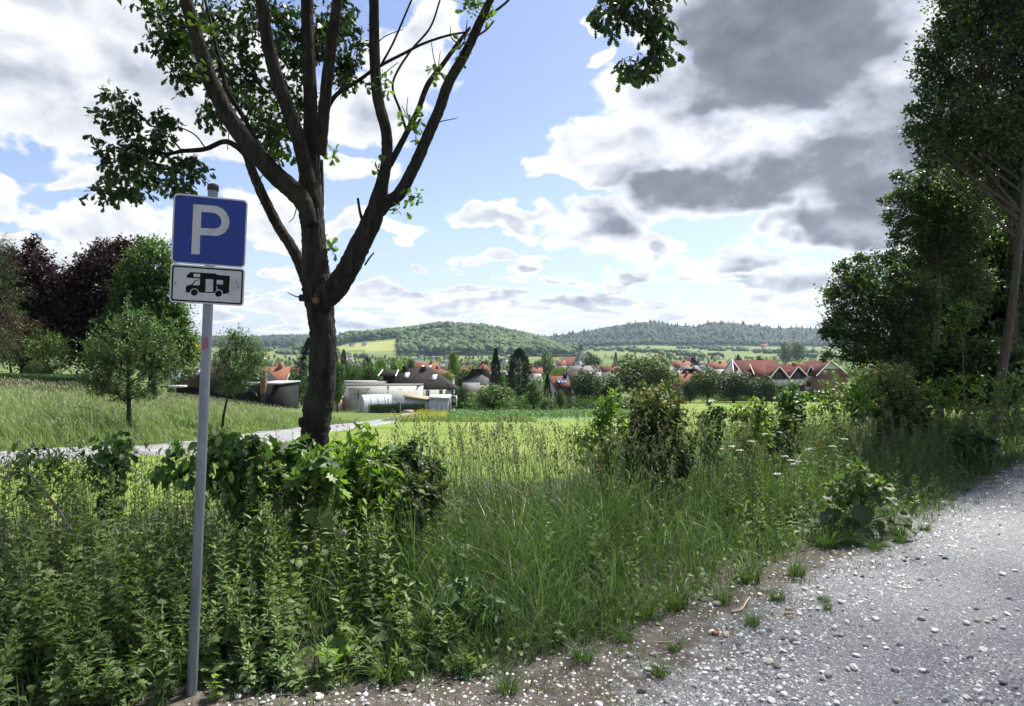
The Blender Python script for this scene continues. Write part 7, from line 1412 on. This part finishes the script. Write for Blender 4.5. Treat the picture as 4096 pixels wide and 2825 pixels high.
# tufts that stand out along the edge of the track
TUFT = []
for i in range(5):
    G = Geo(); k = 130; a = U(0, 6.28, k); r = .07*np.sqrt(U(0, 1, k)); blades(G, np.stack([r*np.cos(a), r*np.sin(a), 0*a-.01], 1), U(.10, .30, k), U(.004, .008, k), U(.3, 1.3, k), a+rng.normal(size=k)*.5, np.clip(U(.3, .7)+rng.normal(size=k)*.25, 0, 1), 3); TUFT.append(G.mesh('grass_tuft', M['grass_tuft']))
def gpx(px, py):
    """ground point seen at a photo pixel of the near, level ground"""
    d = (CZ+.2)*FPX/(py-CY)
    for _ in range(6): x, y = PXY(px, d); d = (CZ-float(H(x, y)))*FPX/(py-CY)
    return PXY(px, d)
tl = [(1560,2720,1.2,'large loose grass tuft at the bottom centre of the gravel foot'),(1850,2690,.9,'grass tuft right of the large loose tuft on the stones'),(2030,2770,.8,'grass tuft at the bottom edge between the stones, mid picture'),(2250,2560,1.2,'dense grass tuft below the tall grass, left of the bare soil'),(2420,2500,1.3,'bright dense tuft right next to the bare soil patch'),(2500,2560,.8,'small tuft on the bare soil edge'),(2640,2700,.7,'little tuft beside the long thin twig'),(2700,2600,.6,'thin tuft above the long twig'),(2700,2430,1.3,'upright tuft above the bare soil patch'),(2890,2410,.9,'tuft just left of the broken straw stick'),(3010,2500,.7,'flat tuft right of the red brick chip'),(3110,2400,.7,'tuft at the gravel border above the broken stick'),(3190,2300,1.0,'tuft where the verge meets the grey gravel'),(3300,2410,.45,'lone small upper tuft standing in the open gravel'),(3310,2440,.4,'lone small lower tuft standing in the open gravel'),(3600,2170,.9,'bright green tuft on the stones right of the burdock'),(3700,2120,.8,'tuft beyond the bright green one right of the burdock'),(3860,1965,.8,'tuft in the gravel near the right picture edge'),(2330,2640,.9,'tuft in shade below the dense grass, lower centre'),(1400,2650,.7,'small tuft between the white stones and the weeds'),(3500,2200,.9,'ragged tuft at the foot of the burdock'),(3310,2190,1.3,'leafy grass tuft at the left foot of the burdock'),(3400,2180,1.2,'grass tuft directly below the burdock leaves'),(3590,2140,1.2,'tall grass tuft right against the burdock'),(3000,2330,1.2,'shaggy tuft on the verge edge left of the burdock'),(2560,2470,1.2,'shaggy tuft spilling over the soil below the tall grass')]
for i, (px, py, s, lab) in enumerate(tl):
    x, y = gpx(px, py); o = link('grass_tuft', TUFT[i % 5]); o.location = (x, y, float(H(x, y))); o.rotation_euler = (0, 0, U(0, 6.28)); o.scale = (s, s, s*U(.8, 1.1)); tag(o, lab, 'grass tuft', 'grass tufts along the track edge')

# ------------------------------------------------------------------ plants that can be told apart
def plant(name, label, cat, px, d, z=None):
    x, y = PXY(px, d); gz = float(H(x, y)); return thing(name, label, cat, (x, y, gz)), np.array([x, y, gz])
def shrub(name, label, px, d, stems, leafproto, leaf, mat, per=14, stem_r=.006, lobes=(), smat=None, droop=.6, spread=.9, cat='shrub', base=(.1, .8)):
    """stems: polylines in photo pixels (with depth offsets) leafed along their length; lobes: leafy clumps"""
    r, org = plant(name, label, cat, px, d); Gl = Geo(); 
    for st in stems:
        pts = [P(a, b, d+(c[0] if c else 0))-org for a, b, *c in st]; G = Geo(); tube(G, [np.array([pts[0][0]*.6, pts[0][1]*.6, 0.])]+pts, np.linspace(1, .25, len(pts)+1)*stem_r, 6, 5); G.obj('stem', smat or M['stem_red'], r, True)
        c, _ = smooth_line(pts, np.ones(len(pts)), 10); seg = nrm(np.gradient(c, axis=0)); idx = rng.integers(0, len(c), per*3)
        sprays(Gl, c[idx], rdir(len(idx))*.8+seg[idx]*.5, U(.03, .12, len(idx)), 3, leafproto, leaf, spread=spread, jit=.015, droop=droop, base=U(*base, len(idx)))
    for px_, py_, rr, n in lobes:
        n = int(n*.85); c = P(px_, py_, d+U(-.25, .25))-org; R0 = rr*1.35*d/FPX; st = c+rdir(n)*R0*np.cbrt(U(.1, 1, (n, 1))); sprays(Gl, st, (st-c)+rdir(n)*R0*.5+[0, 0, R0*.4], U(.05, .16, n), 6, leafproto, leaf, spread=spread, jit=.02, droop=droop, base=U(*base, n))
    Gl.obj('leaves', mat, r); return r
shrub('dogwood_shrub', 'arching dogwood shrub with hanging leaves just behind the sign pole', 990, 5.9, [[(985,2080),(960,1930),(900,1810),(800,1840),(690,1880),(620,1900)], [(980,2050),(950,1900),(910,1770),(930,1740)], [(985,2080),(990,1900),(960,1800),(1010,1750)], [(975,2080),(940,1950),(890,1890),(800,1930)], [(985,2050),(1000,1960),(1000,1880)]], LEAF6, .085, M['shrub_dark'], 16, .007, [(930,1820,60,26),(960,1930,60,24),(850,1800,50,18),(720,1860,50,16),(900,1890,60,20),(1000,1770,30,8)], droop=1.6)
shrub('dogwood_shrub', 'small dark shrub left of the sign pole at the meadow edge', 440, 6.1, [[(450,2050),(460,1900),(440,1800)], [(450,2050),(470,1880),(490,1800)], [(440,2050),(400,1900),(385,1860)]], LEAF6, .07, M['shrub_dark'], 12, .005, [(440,1810,50,16),(480,1830,40,14),(410,1840,40,12),(470,1880,40,12)], droop=1.2)
shrub('dogwood_shrub', 'little leafy shoot at the far left by the dry branch', 100, 6.0, [[(120,2050),(110,1920),(95,1810)], [(120,2050),(135,1900),(120,1800)]], LEAF6, .06, M['shrub_dark'], 10, .004, [(105,1820,28,8)], droop=1.0)
shrub('leafy_shoots', 'row of thin leafy shoots between dry branch and small dark shrub', 230, 6.3, [[(200,2050),(205,1900),(215,1820)], [(250,2050),(245,1900),(240,1830)], [(300,2050),(290,1920),(300,1850)]], LEAFN, .07, M['weed'], 10, .004, [(215,1840,26,7),(290,1850,26,7)], droop=.6)
shrub('elder_bush', 'bright green elder bush right of the oak trunk', 1400, 6.7, [[(1400,2080),(1420,1900),(1440,1750)], [(1390,2080),(1360,1920),(1330,1830)], [(1410,2080),(1480,1920),(1510,1850)], [(1410,2080),(1540,1950),(1570,1880)]], LEAFN, .13, M['weed_light'], 14, .007, [(1420,1830,60,26),(1350,1880,60,26),(1480,1880,60,28),(1540,1920,60,26),(1440,1940,80,34),(1330,1960,60,24),(1450,1760,26,8),(1500,1990,70,26)], droop=.8, smat=M['stem'])
shrub('maple_sapling', 'maple seedling with big lobed leaves in front of the oak trunk', 1230, 6.2, [[(1230,2080),(1215,1930),(1180,1800),(1165,1770)], [(1235,2080),(1260,1950),(1270,1890)], [(1230,2080),(1180,1980),(1150,1930)]], LOBED, .15, M['shrub_dark'], 6, .006, [(1170,1900,60,10),(1260,1920,60,10),(1220,1990,70,12),(1270,1960,40,8)], droop=.8)
shrub('maple_sapling', 'bright five-fingered seedling sticking up before the oak trunk foot', 1262, 6.0, [[(1262,2000),(1264,1880),(1262,1810)]], LEAFN, .10, M['weed_light'], 3, .004, [(1262,1805,16,6)], droop=.3, smat=M['stem'])
shrub('nettle_patch', 'dark nettles behind the bright elder bush', 1640, 6.9, [[(a, 2050), (a+rng.normal()*10, 1900), (a+rng.normal()*12, b)] for a, b in ((1540,1850),(1590,1810),(1640,1780),(1690,1830),(1740,1850),(1560,1790),(1660,1850))], NETTLE, .09, M['nettle'], 14, .005, droop=.9, smat=M['stem'])
shrub('bramble_bush', 'small round-leaved bramble with yellowing leaves below the nettles', 1680, 6.3, [[(1680,2100),(1660,2000),(1640,1950)], [(1690,2100),(1720,2000),(1740,1960)]], ROUNDL, .055, M['ivy'], 12, .004, [(1660,1990,50,20),(1720,1980,50,20),(1690,2040,60,20)], droop=.4)
# the ivy-grown stump and its fresh side shoots
def ivy_stump(label, px, ytop, ybase, halfw, d, n):
    r, org = plant('ivy_stump', label, 'tree stump', px, d); top = P(px, ytop, d)-org; G = Geo(); tube(G, [(0,0,-.1),(0,0,.3),(.02,0,top[2]*.6),(0,.02,top[2]*.86)], [halfw*.30*d/FPX, halfw*.24*d/FPX, halfw*.24*d/FPX, halfw*.26*d/FPX], 12, 5, .06); G.obj('stump', M['dark_bark'], r, True)
    R0 = halfw*d/FPX; Gl = Geo(); zc = top[2]*.60; c = np.array([0, 0, zc]); rr = np.array([R0, R0*.9, top[2]*.40]); dv = rdir(n); dv[:, 2] = np.abs(dv[:, 2])*1.0-U(0, .75, n); dv = nrm(dv); st = c+dv*rr*U(.72, 1.05, (n, 1))
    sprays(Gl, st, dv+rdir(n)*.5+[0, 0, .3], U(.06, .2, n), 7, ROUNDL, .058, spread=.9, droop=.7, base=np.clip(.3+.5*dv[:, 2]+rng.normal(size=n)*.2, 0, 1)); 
    m = n//7; sprays(Gl, c+rdir(m)*rr*[1, 1, .3]+[0, 0, rr[2]*.8], rdir(m)*.4+[0, 0, 1], U(.06, .18, m), 8, ROUNDL, .045, droop=.1, base=U(.5, 1, m)); Gl.obj('ivy_leaves', M['ivy'], r)
    Gt = Geo(); lines(Gt, np.repeat(c[None], 60, 0)*[1, 1, .8], st[:60], .004); Gt.obj('ivy_stems', M['twig'], r); return r
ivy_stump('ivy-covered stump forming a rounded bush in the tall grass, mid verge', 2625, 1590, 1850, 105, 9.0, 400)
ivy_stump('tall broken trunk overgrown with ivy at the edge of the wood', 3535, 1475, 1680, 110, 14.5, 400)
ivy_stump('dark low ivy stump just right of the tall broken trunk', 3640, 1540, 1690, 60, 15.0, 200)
shrub('hazel_shoots', 'fresh yellow-green shoots rising left of the rounded ivy stump', 2430, 8.8, [[(2430,1900),(2440,1740),(2440,1640),(2450,1560)], [(2410,1900),(2400,1760),(2395,1660)], [(2450,1900),(2470,1760),(2480,1640)], [(2390,1900),(2350,1780),(2330,1740)], [(2420,1900),(2420,1720),(2415,1610)]], LEAF6, .06, M['weed_light'], 22, .005, [(2430,1720,50,26),(2380,1790,60,26),(2460,1790,60,26),(2300,1830,60,20)], smat=M['stem'])
shrub('hazel_shoots', 'three upright leafy shoots right of the rounded ivy stump', 2850, 9.6, [[(2850,1850),(2850,1700),(2845,1590)], [(2870,1850),(2880,1700),(2885,1640)], [(2830,1850),(2820,1720),(2815,1660)]], LEAF6, .075, M['shrub_dark'], 14, .005, [(2850,1740,40,12)], smat=M['stem'])
shrub('hazel_shoots', 'cluster of bright upright shoots in front of the lower meadow', 3010, 10.2, [[(a, 1800), (a+rng.normal()*6, 1690), (a+rng.normal()*8, b)] for a, b in ((2950,1640),(2985,1620),(3010,1600),(3040,1640),(3060,1610),(2970,1660))], LEAFN, .10, M['weed_light'], 10, .005, smat=M['stem'])
shrub('hazel_shoots', 'tall single sapling in front of the apartment house balconies', 3160, 11.0, [[(3155,1800),(3165,1650),(3175,1540)], [(3150,1800),(3140,1660),(3130,1575)], [(3170,1800),(3190,1680),(3200,1600)]], LEAF6, .085, M['shrub_dark'], 18, .006, [(3165,1620,40,16),(3160,1690,50,20),(3175,1560,20,6)], smat=M['stem'])
shrub('bramble_bush', 'tangled brownish bramble heap behind the upright shoots', 3090, 10.8, [[(3090,1800),(3060,1720),(3020,1700)], [(3100,1800),(3130,1710),(3150,1690)]], ROUNDL, .05, M['ivy'], 14, .004, [(3080,1720,60,40),(3030,1760,60,34),(3140,1740,60,36),(3090,1780,80,40)], droop=.5)
shrub('bramble_bush', 'sunlit mixed bramble thicket right of the brick house foot', 3350, 13.5, [[(3350,1750),(3330,1620),(3300,1570)], [(3360,1750),(3400,1600),(3420,1540)], [(3370,1750),(3450,1620),(3460,1560)]], LEAF6, .07, M['weed_light'], 16, .005, [(3330,1600,60,40),(3410,1560,60,44),(3270,1650,60,36),(3380,1660,90,60),(3470,1600,60,40),(3440,1530,40,24)], droop=.4, base=(0., .6))
shrub('bramble_bush', 'yellow-green sprays at the foot of the wood, right of the broken trunk', 3760, 15.0, [[(3760,1700),(3740,1600),(3720,1560)], [(3780,1700),(3800,1600),(3830,1540)]], LEAF6, .07, M['weed_light'], 14, .005, [(3740,1600,60,40),(3820,1570,60,36),(3690,1640,60,30),(3860,1620,70,36)], droop=.4)
shrub('bramble_bush', 'green thicket rising at the right picture edge under the wood', 4020, 13.5, [[(4020,1750),(4010,1600),(4040,1540)], [(4050,1750),(4070,1600),(4080,1560)]], LEAF6, .075, M['weed'], 16, .005, [(4030,1590,80,50),(4090,1560,70,40),(3980,1650,80,44),(4060,1680,100,60)], droop=.4)
shrub('nettle_patch', 'dark nettle clump by the track on the right', 3880, 12.3, [[(a, 1850), (a+rng.normal()*10, 1760), (a+rng.normal()*14, b)] for a, b in ((3820,1740),(3850,1720),(3880,1700),(3910,1730),(3940,1750),(3960,1780),(3865,1760))], NETTLE, .10, M['nettle'], 14, .005, droop=1.0, smat=M['stem'])
shrub('nettle_plant', 'single dark nettle plant drooping over the grass, lower centre', 1850, 5.3, [[(1860,2560),(1850,2440),(1840,2330)], [(1880,2560),(1915,2460),(1945,2390)], [(1850,2560),(1800,2460),(1775,2400)], [(1900,2560),(1960,2480),(1985,2440)], [(1840,2560),(1760,2490),(1740,2450)]], NETTLE, .085, M['nettle'], 7, .004, [], droop=1.2, smat=M['stem'])
def burdock():
    r, org = plant('burdock_plant', 'large burdock with huge drooping leaves beside the gravel track', 'plant', 3440, 8.6)
    spec = [(3370,2010,.30,-.8),(3450,2070,.32,-1.1),(3540,2050,.30,-.9),(3330,2070,.27,-1.0),(3500,2000,.26,-.6),(3420,1990,.26,-.6),(3380,1940,.22,-.35),(3480,1940,.20,-.3),(3500,1960,.24,-.3),(3320,2000,.22,-.5),(3560,1960,.20,-.3),(3570,2010,.24,-.5),(3410,2110,.30,-1.),(3510,2110,.28,-1.),(3340,2130,.26,-.9),(3460,2150,.28,-1.0),(3570,2110,.26,-.9),(3290,2080,.28,-.7),(3620,2080,.28,-.6),(3270,2130,.22,-.5),(3640,2120,.2,-.5),(3390,2150,.22,-.8),(3540,2150,.22,-.8)]
    Gl = Geo()
    for px_, py_, q, n in ((3430,1925,50,14),(3380,1950,50,11),(3480,1945,50,11),(3440,1875,30,8),(3345,1970,40,7),(3530,1970,40,7)):
        c = P(px_, py_, 8.45)-org; R0 = q*8.5/FPX; st = c+rdir(n)*R0; sprays(Gl, st, rdir(n)+[0, 0, .6], U(.03, .08, n), 4, ROUNDL, .08, spread=1., jit=.02, droop=.6, base=U(.1, .9, n))
    Gl.obj('upper_leaves', M['weed'], r)
    tip = P(3430, 1850, 8.6)-org; G = Geo(); tube(G, [(0,0,-.05),(.01,0,tip[2]*.5),tuple(tip)], [.02,.015,.006], 8, 6); G.obj('stem', M['stem_red'], r, True)
    n1, n2 = 9, 6
    for px, py, s, pitch in spec:
        c = P(px, py, 8.6-U(.0, .35))-org; out = np.array([c[0]+rng.normal()*.15, -.45, 0]); out = nrm(out); d = nrm(out*math.cos(pitch)+np.array([0, 0, math.sin(pitch)])); side = nrm(np.cross(d, [0, 0, 1.])); nn = np.cross(side, d)
        V = []; ph = U(0, 6)
        for i in range(n1):
            t = i/(n1-1); w = .46*math.sin(min(1, t*1.08+.10)*math.pi)**.55*(1 if t < .9 else .5)
            for j in range(n2*2+1):
                u = (j-n2)/n2; wav = .05*math.sin(u*7+ph+t*9)*abs(u)+.035*math.sin(t*14+ph)*abs(u); V.append(c+s*.8*(d*(t-.5)+side*u*w+nn*(.12*u*u+wav-.28*(t-.3)**2)))
        m = n2*2+1; G = Geo(); G.add(V, None, [[i*m+j, i*m+j+1, (i+1)*m+j+1, (i+1)*m+j] for i in range(n1-1) for j in range(m-1)], np.full(len(V), U(.1, .5) if py > 1930 else U(.6, 1))); G.obj('leaf', M['burdock'], r, True)
        G = Geo(); tube(G, [np.array([0, 0, .04+max(0, c[2])*.4]), (c-d*s*.5)*.6+np.array([0, 0, .05]), c-d*s*.45], [.008, .007, .005], 6, 4); G.obj('leaf_stalk', M['stem'], r, True)
burdock()
def rosette():
    x, y = gpx(1340, 2690); r = thing('dandelion_plant', 'dandelion rosette with long pale leaves left of the large loose tuft', 'plant', (x, y, float(H(x, y)))); n = 12
    for i in range(n):
        a = i/n*6.28; G = Geo(); k = 7; L = U(.16, .26); V = []
        for j in range(k): t = j/(k-1); w = .03*math.sin(t*2.9+.15)*(1+.35*math.sin(j*2.6)); c = np.array([math.cos(a)*L*t*.75, math.sin(a)*L*t*.75, .16*math.sin(t*2.2)*U(.8, 1.4)]); sd = np.array([-math.sin(a), math.cos(a), 0]); V += [c-sd*w, c+sd*w]
        G.add(V, None, [[2*j, 2*j+1, 2*j+3, 2*j+2] for j in range(k-1)], np.full(2*k, U(.2, 1))); G.obj('leaf', M['weed_light'], r, True)
rosette()
def clocks():
    for px, py, d, lab in ((1220, 2193, 5.6, 'white dandelion clock nearer the oak trunk'), (1376, 2128, 5.7, 'white dandelion clock right of and above the other one')):
        r, org = plant('dandelion_clock', lab, 'flower', px, d); c = P(px, py, d)-org; G = Geo(); tube(G, [(0,0,0), c*.5+[.01,0,0], c], [.003,.0025,.002], 6, 4); G.obj('stem', M['stem'], r)
        G = Geo(); n = 160; dv = rdir(n); bake(G, LEAF2, c+dv*.010, dv, rdir(n), np.full(n, .011), U(0, 1, n)); bake(G, LEAF2, c+dv*.0, dv, rdir(n), np.full(n, .014), U(0, 1, n)); G.obj('seed_head', M['flower_white'], r)
clocks()
def umbels():
    pts = [(2930,1790),(2960,1805),(3010,1770),(3160,1845),(3175,1860),(3190,1850),(3240,1800),(2890,1800),(3330,1790),(3140,1830),(2750,1830),(3060,1740),(3380,1760),(3110,1900)]
    for i, (px, py) in enumerate(sorted(pts)):
        d = 8.4+U(-.5, .8); r, org = plant('cow_parsley', f'{ordn(i)} white flower umbel from the left above the right verge grass', 'flower', px, d); r['group'] = 'white umbels in the verge'; c = P(px, py, d)-org; G = Geo(); tube(G, [(0,0,0), c*.6, c], [.004,.003,.002], 5, 3); G.obj('stem', M['stem'], r)
        G = Geo(); n = 34; a = U(0, 6.28, n); q = .04*np.sqrt(U(0, 1, n)); e = c+np.stack([q*np.cos(a), q*np.sin(a), .02-q*.25], 1); bake(G, LEAF2, e, rdir(n)*[1, 1, .2], rdir(n)*.3+[0, 0, 1], U(.014, .022, n), U(0, 1, n)); G.obj('flower_head', M['flower_white'], r)
umbels()
def dry_branch():
    r, org = plant('dry_branch', 'bare dead branch leaning out of the weeds at the far left', 'branch', 280, 5.6)
    for pts, w in (([(290,2130),(240,2050),(190,1980),(140,1920),(110,1880),(100,1790)], (.012,.011,.010,.009,.006,.003)), ([(112,1890),(60,1885),(20,1908),(-40,1900)], (.007,.006,.005,.004)), ([(35,2000),(40,1900),(48,1840)], (.004,.004,.003))):
        G = Geo(); tube(G, [P(a, b, 5.6)-org for a, b in pts], w, 8, 5, .05); G.obj('limb', M['dead_wood'], r, True)
    r2, o2 = plant('dry_branch', 'dead leaning stick lying across the shrubs left of the sign pole', 'branch', 420, 6.0); G = Geo(); tube(G, [P(330, 1960, 6.)-o2, P(420, 1880, 6.)-o2, P(560, 1800, 6.)-o2], [.006, .005, .003], 6, 5); G.obj('limb', M['dead_wood'], r2, True)
dry_branch()
def sticks():
    for pts, rad, lab, nm in (([(2925,2455),(2965,2445),(2985,2415),(3000,2395)], .010, 'kinked pale broken stick lying at the gravel edge', 'stick'), ([(3138,2462),(3175,2458)], .011, 'short pale stick in the gravel, upper one of the pair', 'stick'), ([(3142,2472),(3178,2474)], .008, 'short pale stick in the gravel, lower one of the pair', 'stick'), ([(2555,2620),(2570,2680),(2600,2710),(2630,2730)], .004, 'long thin bent twig on the soil at the lower centre', 'stick'), ([(2610,2575),(2690,2572)], .005, 'straight dry stalk lying on the bare soil', 'stick'), ([(3640,2240),(3680,2255)], .005, 'dark twig on the gravel below the bright green tuft', 'stick')):
        g = [gpx(*q) for q in pts]; p = np.array([[a, b, float(H(a, b))+rad+.004] for a, b in g]); o0 = p[0].copy(); G = Geo(); tube(G, p-o0, np.full(len(p), rad)*np.linspace(1, .7, len(p)), 7, 4, .06); o = G.obj(nm, M['dead_wood'] if rad < .0045 or 'dark' in lab else m_noise('straw_wood', [(.3,(.32,.24,.14)),(.7,(.5,.4,.26))], 20, 5, .8, .2), None, True); o.location = o0; tag(o, lab, 'stick')
sticks()
def stone_mesh(seed, mat, sub=2):
    r = np.random.default_rng(seed); bm = bmesh.new(); bmesh.ops.create_icosphere(bm, subdivisions=sub, radius=1); V = np.array([v.co[:] for v in bm.verts])
    for _ in range(7): n = nrm(r.normal(size=3)); d = r.uniform(.45, .8); s = V@n; V -= np.outer(np.maximum(0, s-d), n)
    for v, c in zip(bm.verts, V*[1, .8, .62]): v.co = c
    me = bpy.data.meshes.new('pebble'); bm.to_mesh(me); bm.free(); me.materials.append(mat); return me
def gravel():
    mats = [m_noise('stone_white', [(.3,(.50,.49,.47)),(.7,(.72,.71,.69))], 30, 5, .85, .3), m_noise('stone_grey', [(.3,(.22,.225,.235)),(.7,(.36,.365,.375))], 30, 5, .85, .3), m_noise('stone_dark', [(.3,(.09,.092,.10)),(.7,(.17,.17,.18))], 30, 5, .85, .3), m_noise('stone_tan', [(.3,(.34,.28,.22)),(.7,(.5,.43,.35))], 30, 5, .85, .3)]
    S = [stone_mesh(i*7+j, mats[j], 2) for j in range(4) for i in range(3)]; land = LAND['gravel_track']
    n = 300; k = 0
    while k < n:
        y = 1/U(1/14., 1/4.2); x = U(-.5, .72)*y; e = float(GD(x, y))
        if e > .5 or (e > .05 and U(0, 1) < .5): continue
        if e < -.7 and U(0, 1) < .75*max(math.exp(-((e+1.15)/.38)**2), math.exp(-((e+2.75)/.4)**2)): continue
        j = rng.choice(4, p=[.62, .22, .08, .08]); o = bpy.data.objects.new('pebble', S[j*3+rng.integers(0, 3)]); col.objects.link(o); s = U(.014, .034)*(1.25 if U(0, 1) < .15 else 1); o.scale = (s, s, s); o.rotation_euler = (U(-.3, .3), U(-.3, .3), U(0, 6.28)); o.location = (x, y, float(H(x, y))+s*.28); o.parent = land; k += 1
    # small stones: one spread mass
    G = Geo(); n = 62000; y = 1/U(1/24., 1/3.9, n); x = U(-.62, .76, n)*y; e = GD(x, y); ee = ED(x, y); f = np.sin(x*1.9+y*.7)*np.sin(y*1.7-x*.4)+.6*np.sin(x*4.1-y*2.2); dens = np.where(e < 0, np.clip(.34+.35*f+.5*np.exp(-np.abs(e+.35)*1.6), .10, 1), np.clip(.5-e*.14-np.maximum(ee, 0)*1.2, 0, 1))
    dens = dens*(1-.8*np.exp(-((e+1.15)/.38)**2))*(1-.8*np.exp(-((e+2.75)/.4)**2))
    s = U(0, 1, n) < dens; x, y = x[s], y[s]; m = len(x); oct_ = np.array([[1,0,0],[0,1,0],[-1,0,0],[0,-1,0],[0,0,.7],[.5,.5,.45],[-.5,-.45,.5]]); OT = np.array([[0,5,4],[5,1,4],[1,2,4],[2,6,4],[6,3,4],[3,0,4],[0,1,5],[2,3,6]])
    for q in range(5):
        r = np.random.default_rng(q); pv = oct_*r.uniform(.65, 1.2, oct_.shape); z = np.arange(m) % 5 == q; c = int(z.sum()); a = U(0, 6.28, c); bake(G, (pv, OT), pos3(x[z], y[z], .0), np.stack([np.cos(a), np.sin(a), 0*a], 1), rdir(c)*.15+[0, 0, 1], (.0045+.0125*U(0, 1, c)**1.8)*np.clip(y[z]/6.5, 1, 1.6), U(0, 1, c)**1.1)
    o = G.obj('gravel', m_noise('gravel_stones', [(.2,(.11,.112,.12)),(.45,(.22,.223,.23)),(.6,(.36,.36,.365)),(.74,(.58,.575,.56)),(.9,(.68,.675,.66))], 25, 3, .85, .2, rnd=.85)); tag(o, 'loose grey and white crushed stone spread over the track', 'gravel', kind='stuff')
    x, y = gpx(2862, 2540); o = link('brick_chip', stone_mesh(77, m_noise('brick_chip', [(.3,(.24,.085,.05)),(.7,(.36,.14,.085))], 20, 4, .9, .3))); o.scale = (.042, .032, .035); o.location = (x, y, float(H(x, y))+.012); tag(o, 'small red brick chip at the edge of the gravel', 'brick chip')
    for i, (px, py, s, mt, lab) in enumerate([(2905,2545,.040,3,'rounded tan stone right of the red brick chip'),(990,2770,.036,0,'white stone at the foot of the sign pole, upper one'),(950,2790,.034,0,'white stone at the foot of the sign pole, lower one'),(1280,2795,.034,0,'biggest white stone among the pebbles at the bottom left'),(1460,2785,.026,0,'white stone left of the large loose tuft'),(3505,2480,.034,0,'angular white stone in the open gravel'),(3685,2480,.034,1,'round grey stone with white top in the open gravel')]):
        x, y = gpx(px, py); o = link('stone', S[mt*3+i % 3]); o.scale = (s, s, s); o.rotation_euler = (0, 0, U(0, 6)); o.location = (x, y, float(H(x, y))+s*.3); tag(o, lab, 'stone')
    # pebbles at the bottom left, on the soil
    G = Geo(); 
    land = LAND['ground']
    for i in range(60):
        px, py = U(1000, 1750), U(2730, 2822); x, y = gpx(px, py)
        if float(ED(x, y)) < -1: continue
        o = bpy.data.objects.new('pebble', S[rng.integers(0, 6)]); col.objects.link(o); s = U(.008, .022); o.scale = (s, s, s); o.rotation_euler = (0, 0, U(0, 6)); o.location = (x, y, float(H(x, y))+s*.3); o.parent = land
gravel()
# ------------------------------------------------------------------ air
def haze():
    G = Geo(); box(G, -4500, 4500, -60, 6600, -70, 175); m, N, L = newmat('haze_air'); out = N.new('ShaderNodeOutputMaterial'); v = N.new('ShaderNodeVolumePrincipled'); v.inputs['Color'].default_value = (.62, .80, 1.0, 1); v.inputs['Density'].default_value = HAZE_DENSITY; v.inputs['Anisotropy'].default_value = .25; L.new(v.outputs[0], out.inputs['Volume'])
    o = G.obj('haze', m); tag(o, 'faint bluish summer haze over the valley', 'haze', kind='stuff')
HAZE_DENSITY = 0.00005
haze()
print('TRIS', sum(len(me.loops)-2*len(me.polygons) for me in bpy.data.meshes if me.users))
print('OBJECTS', len(bpy.data.objects))
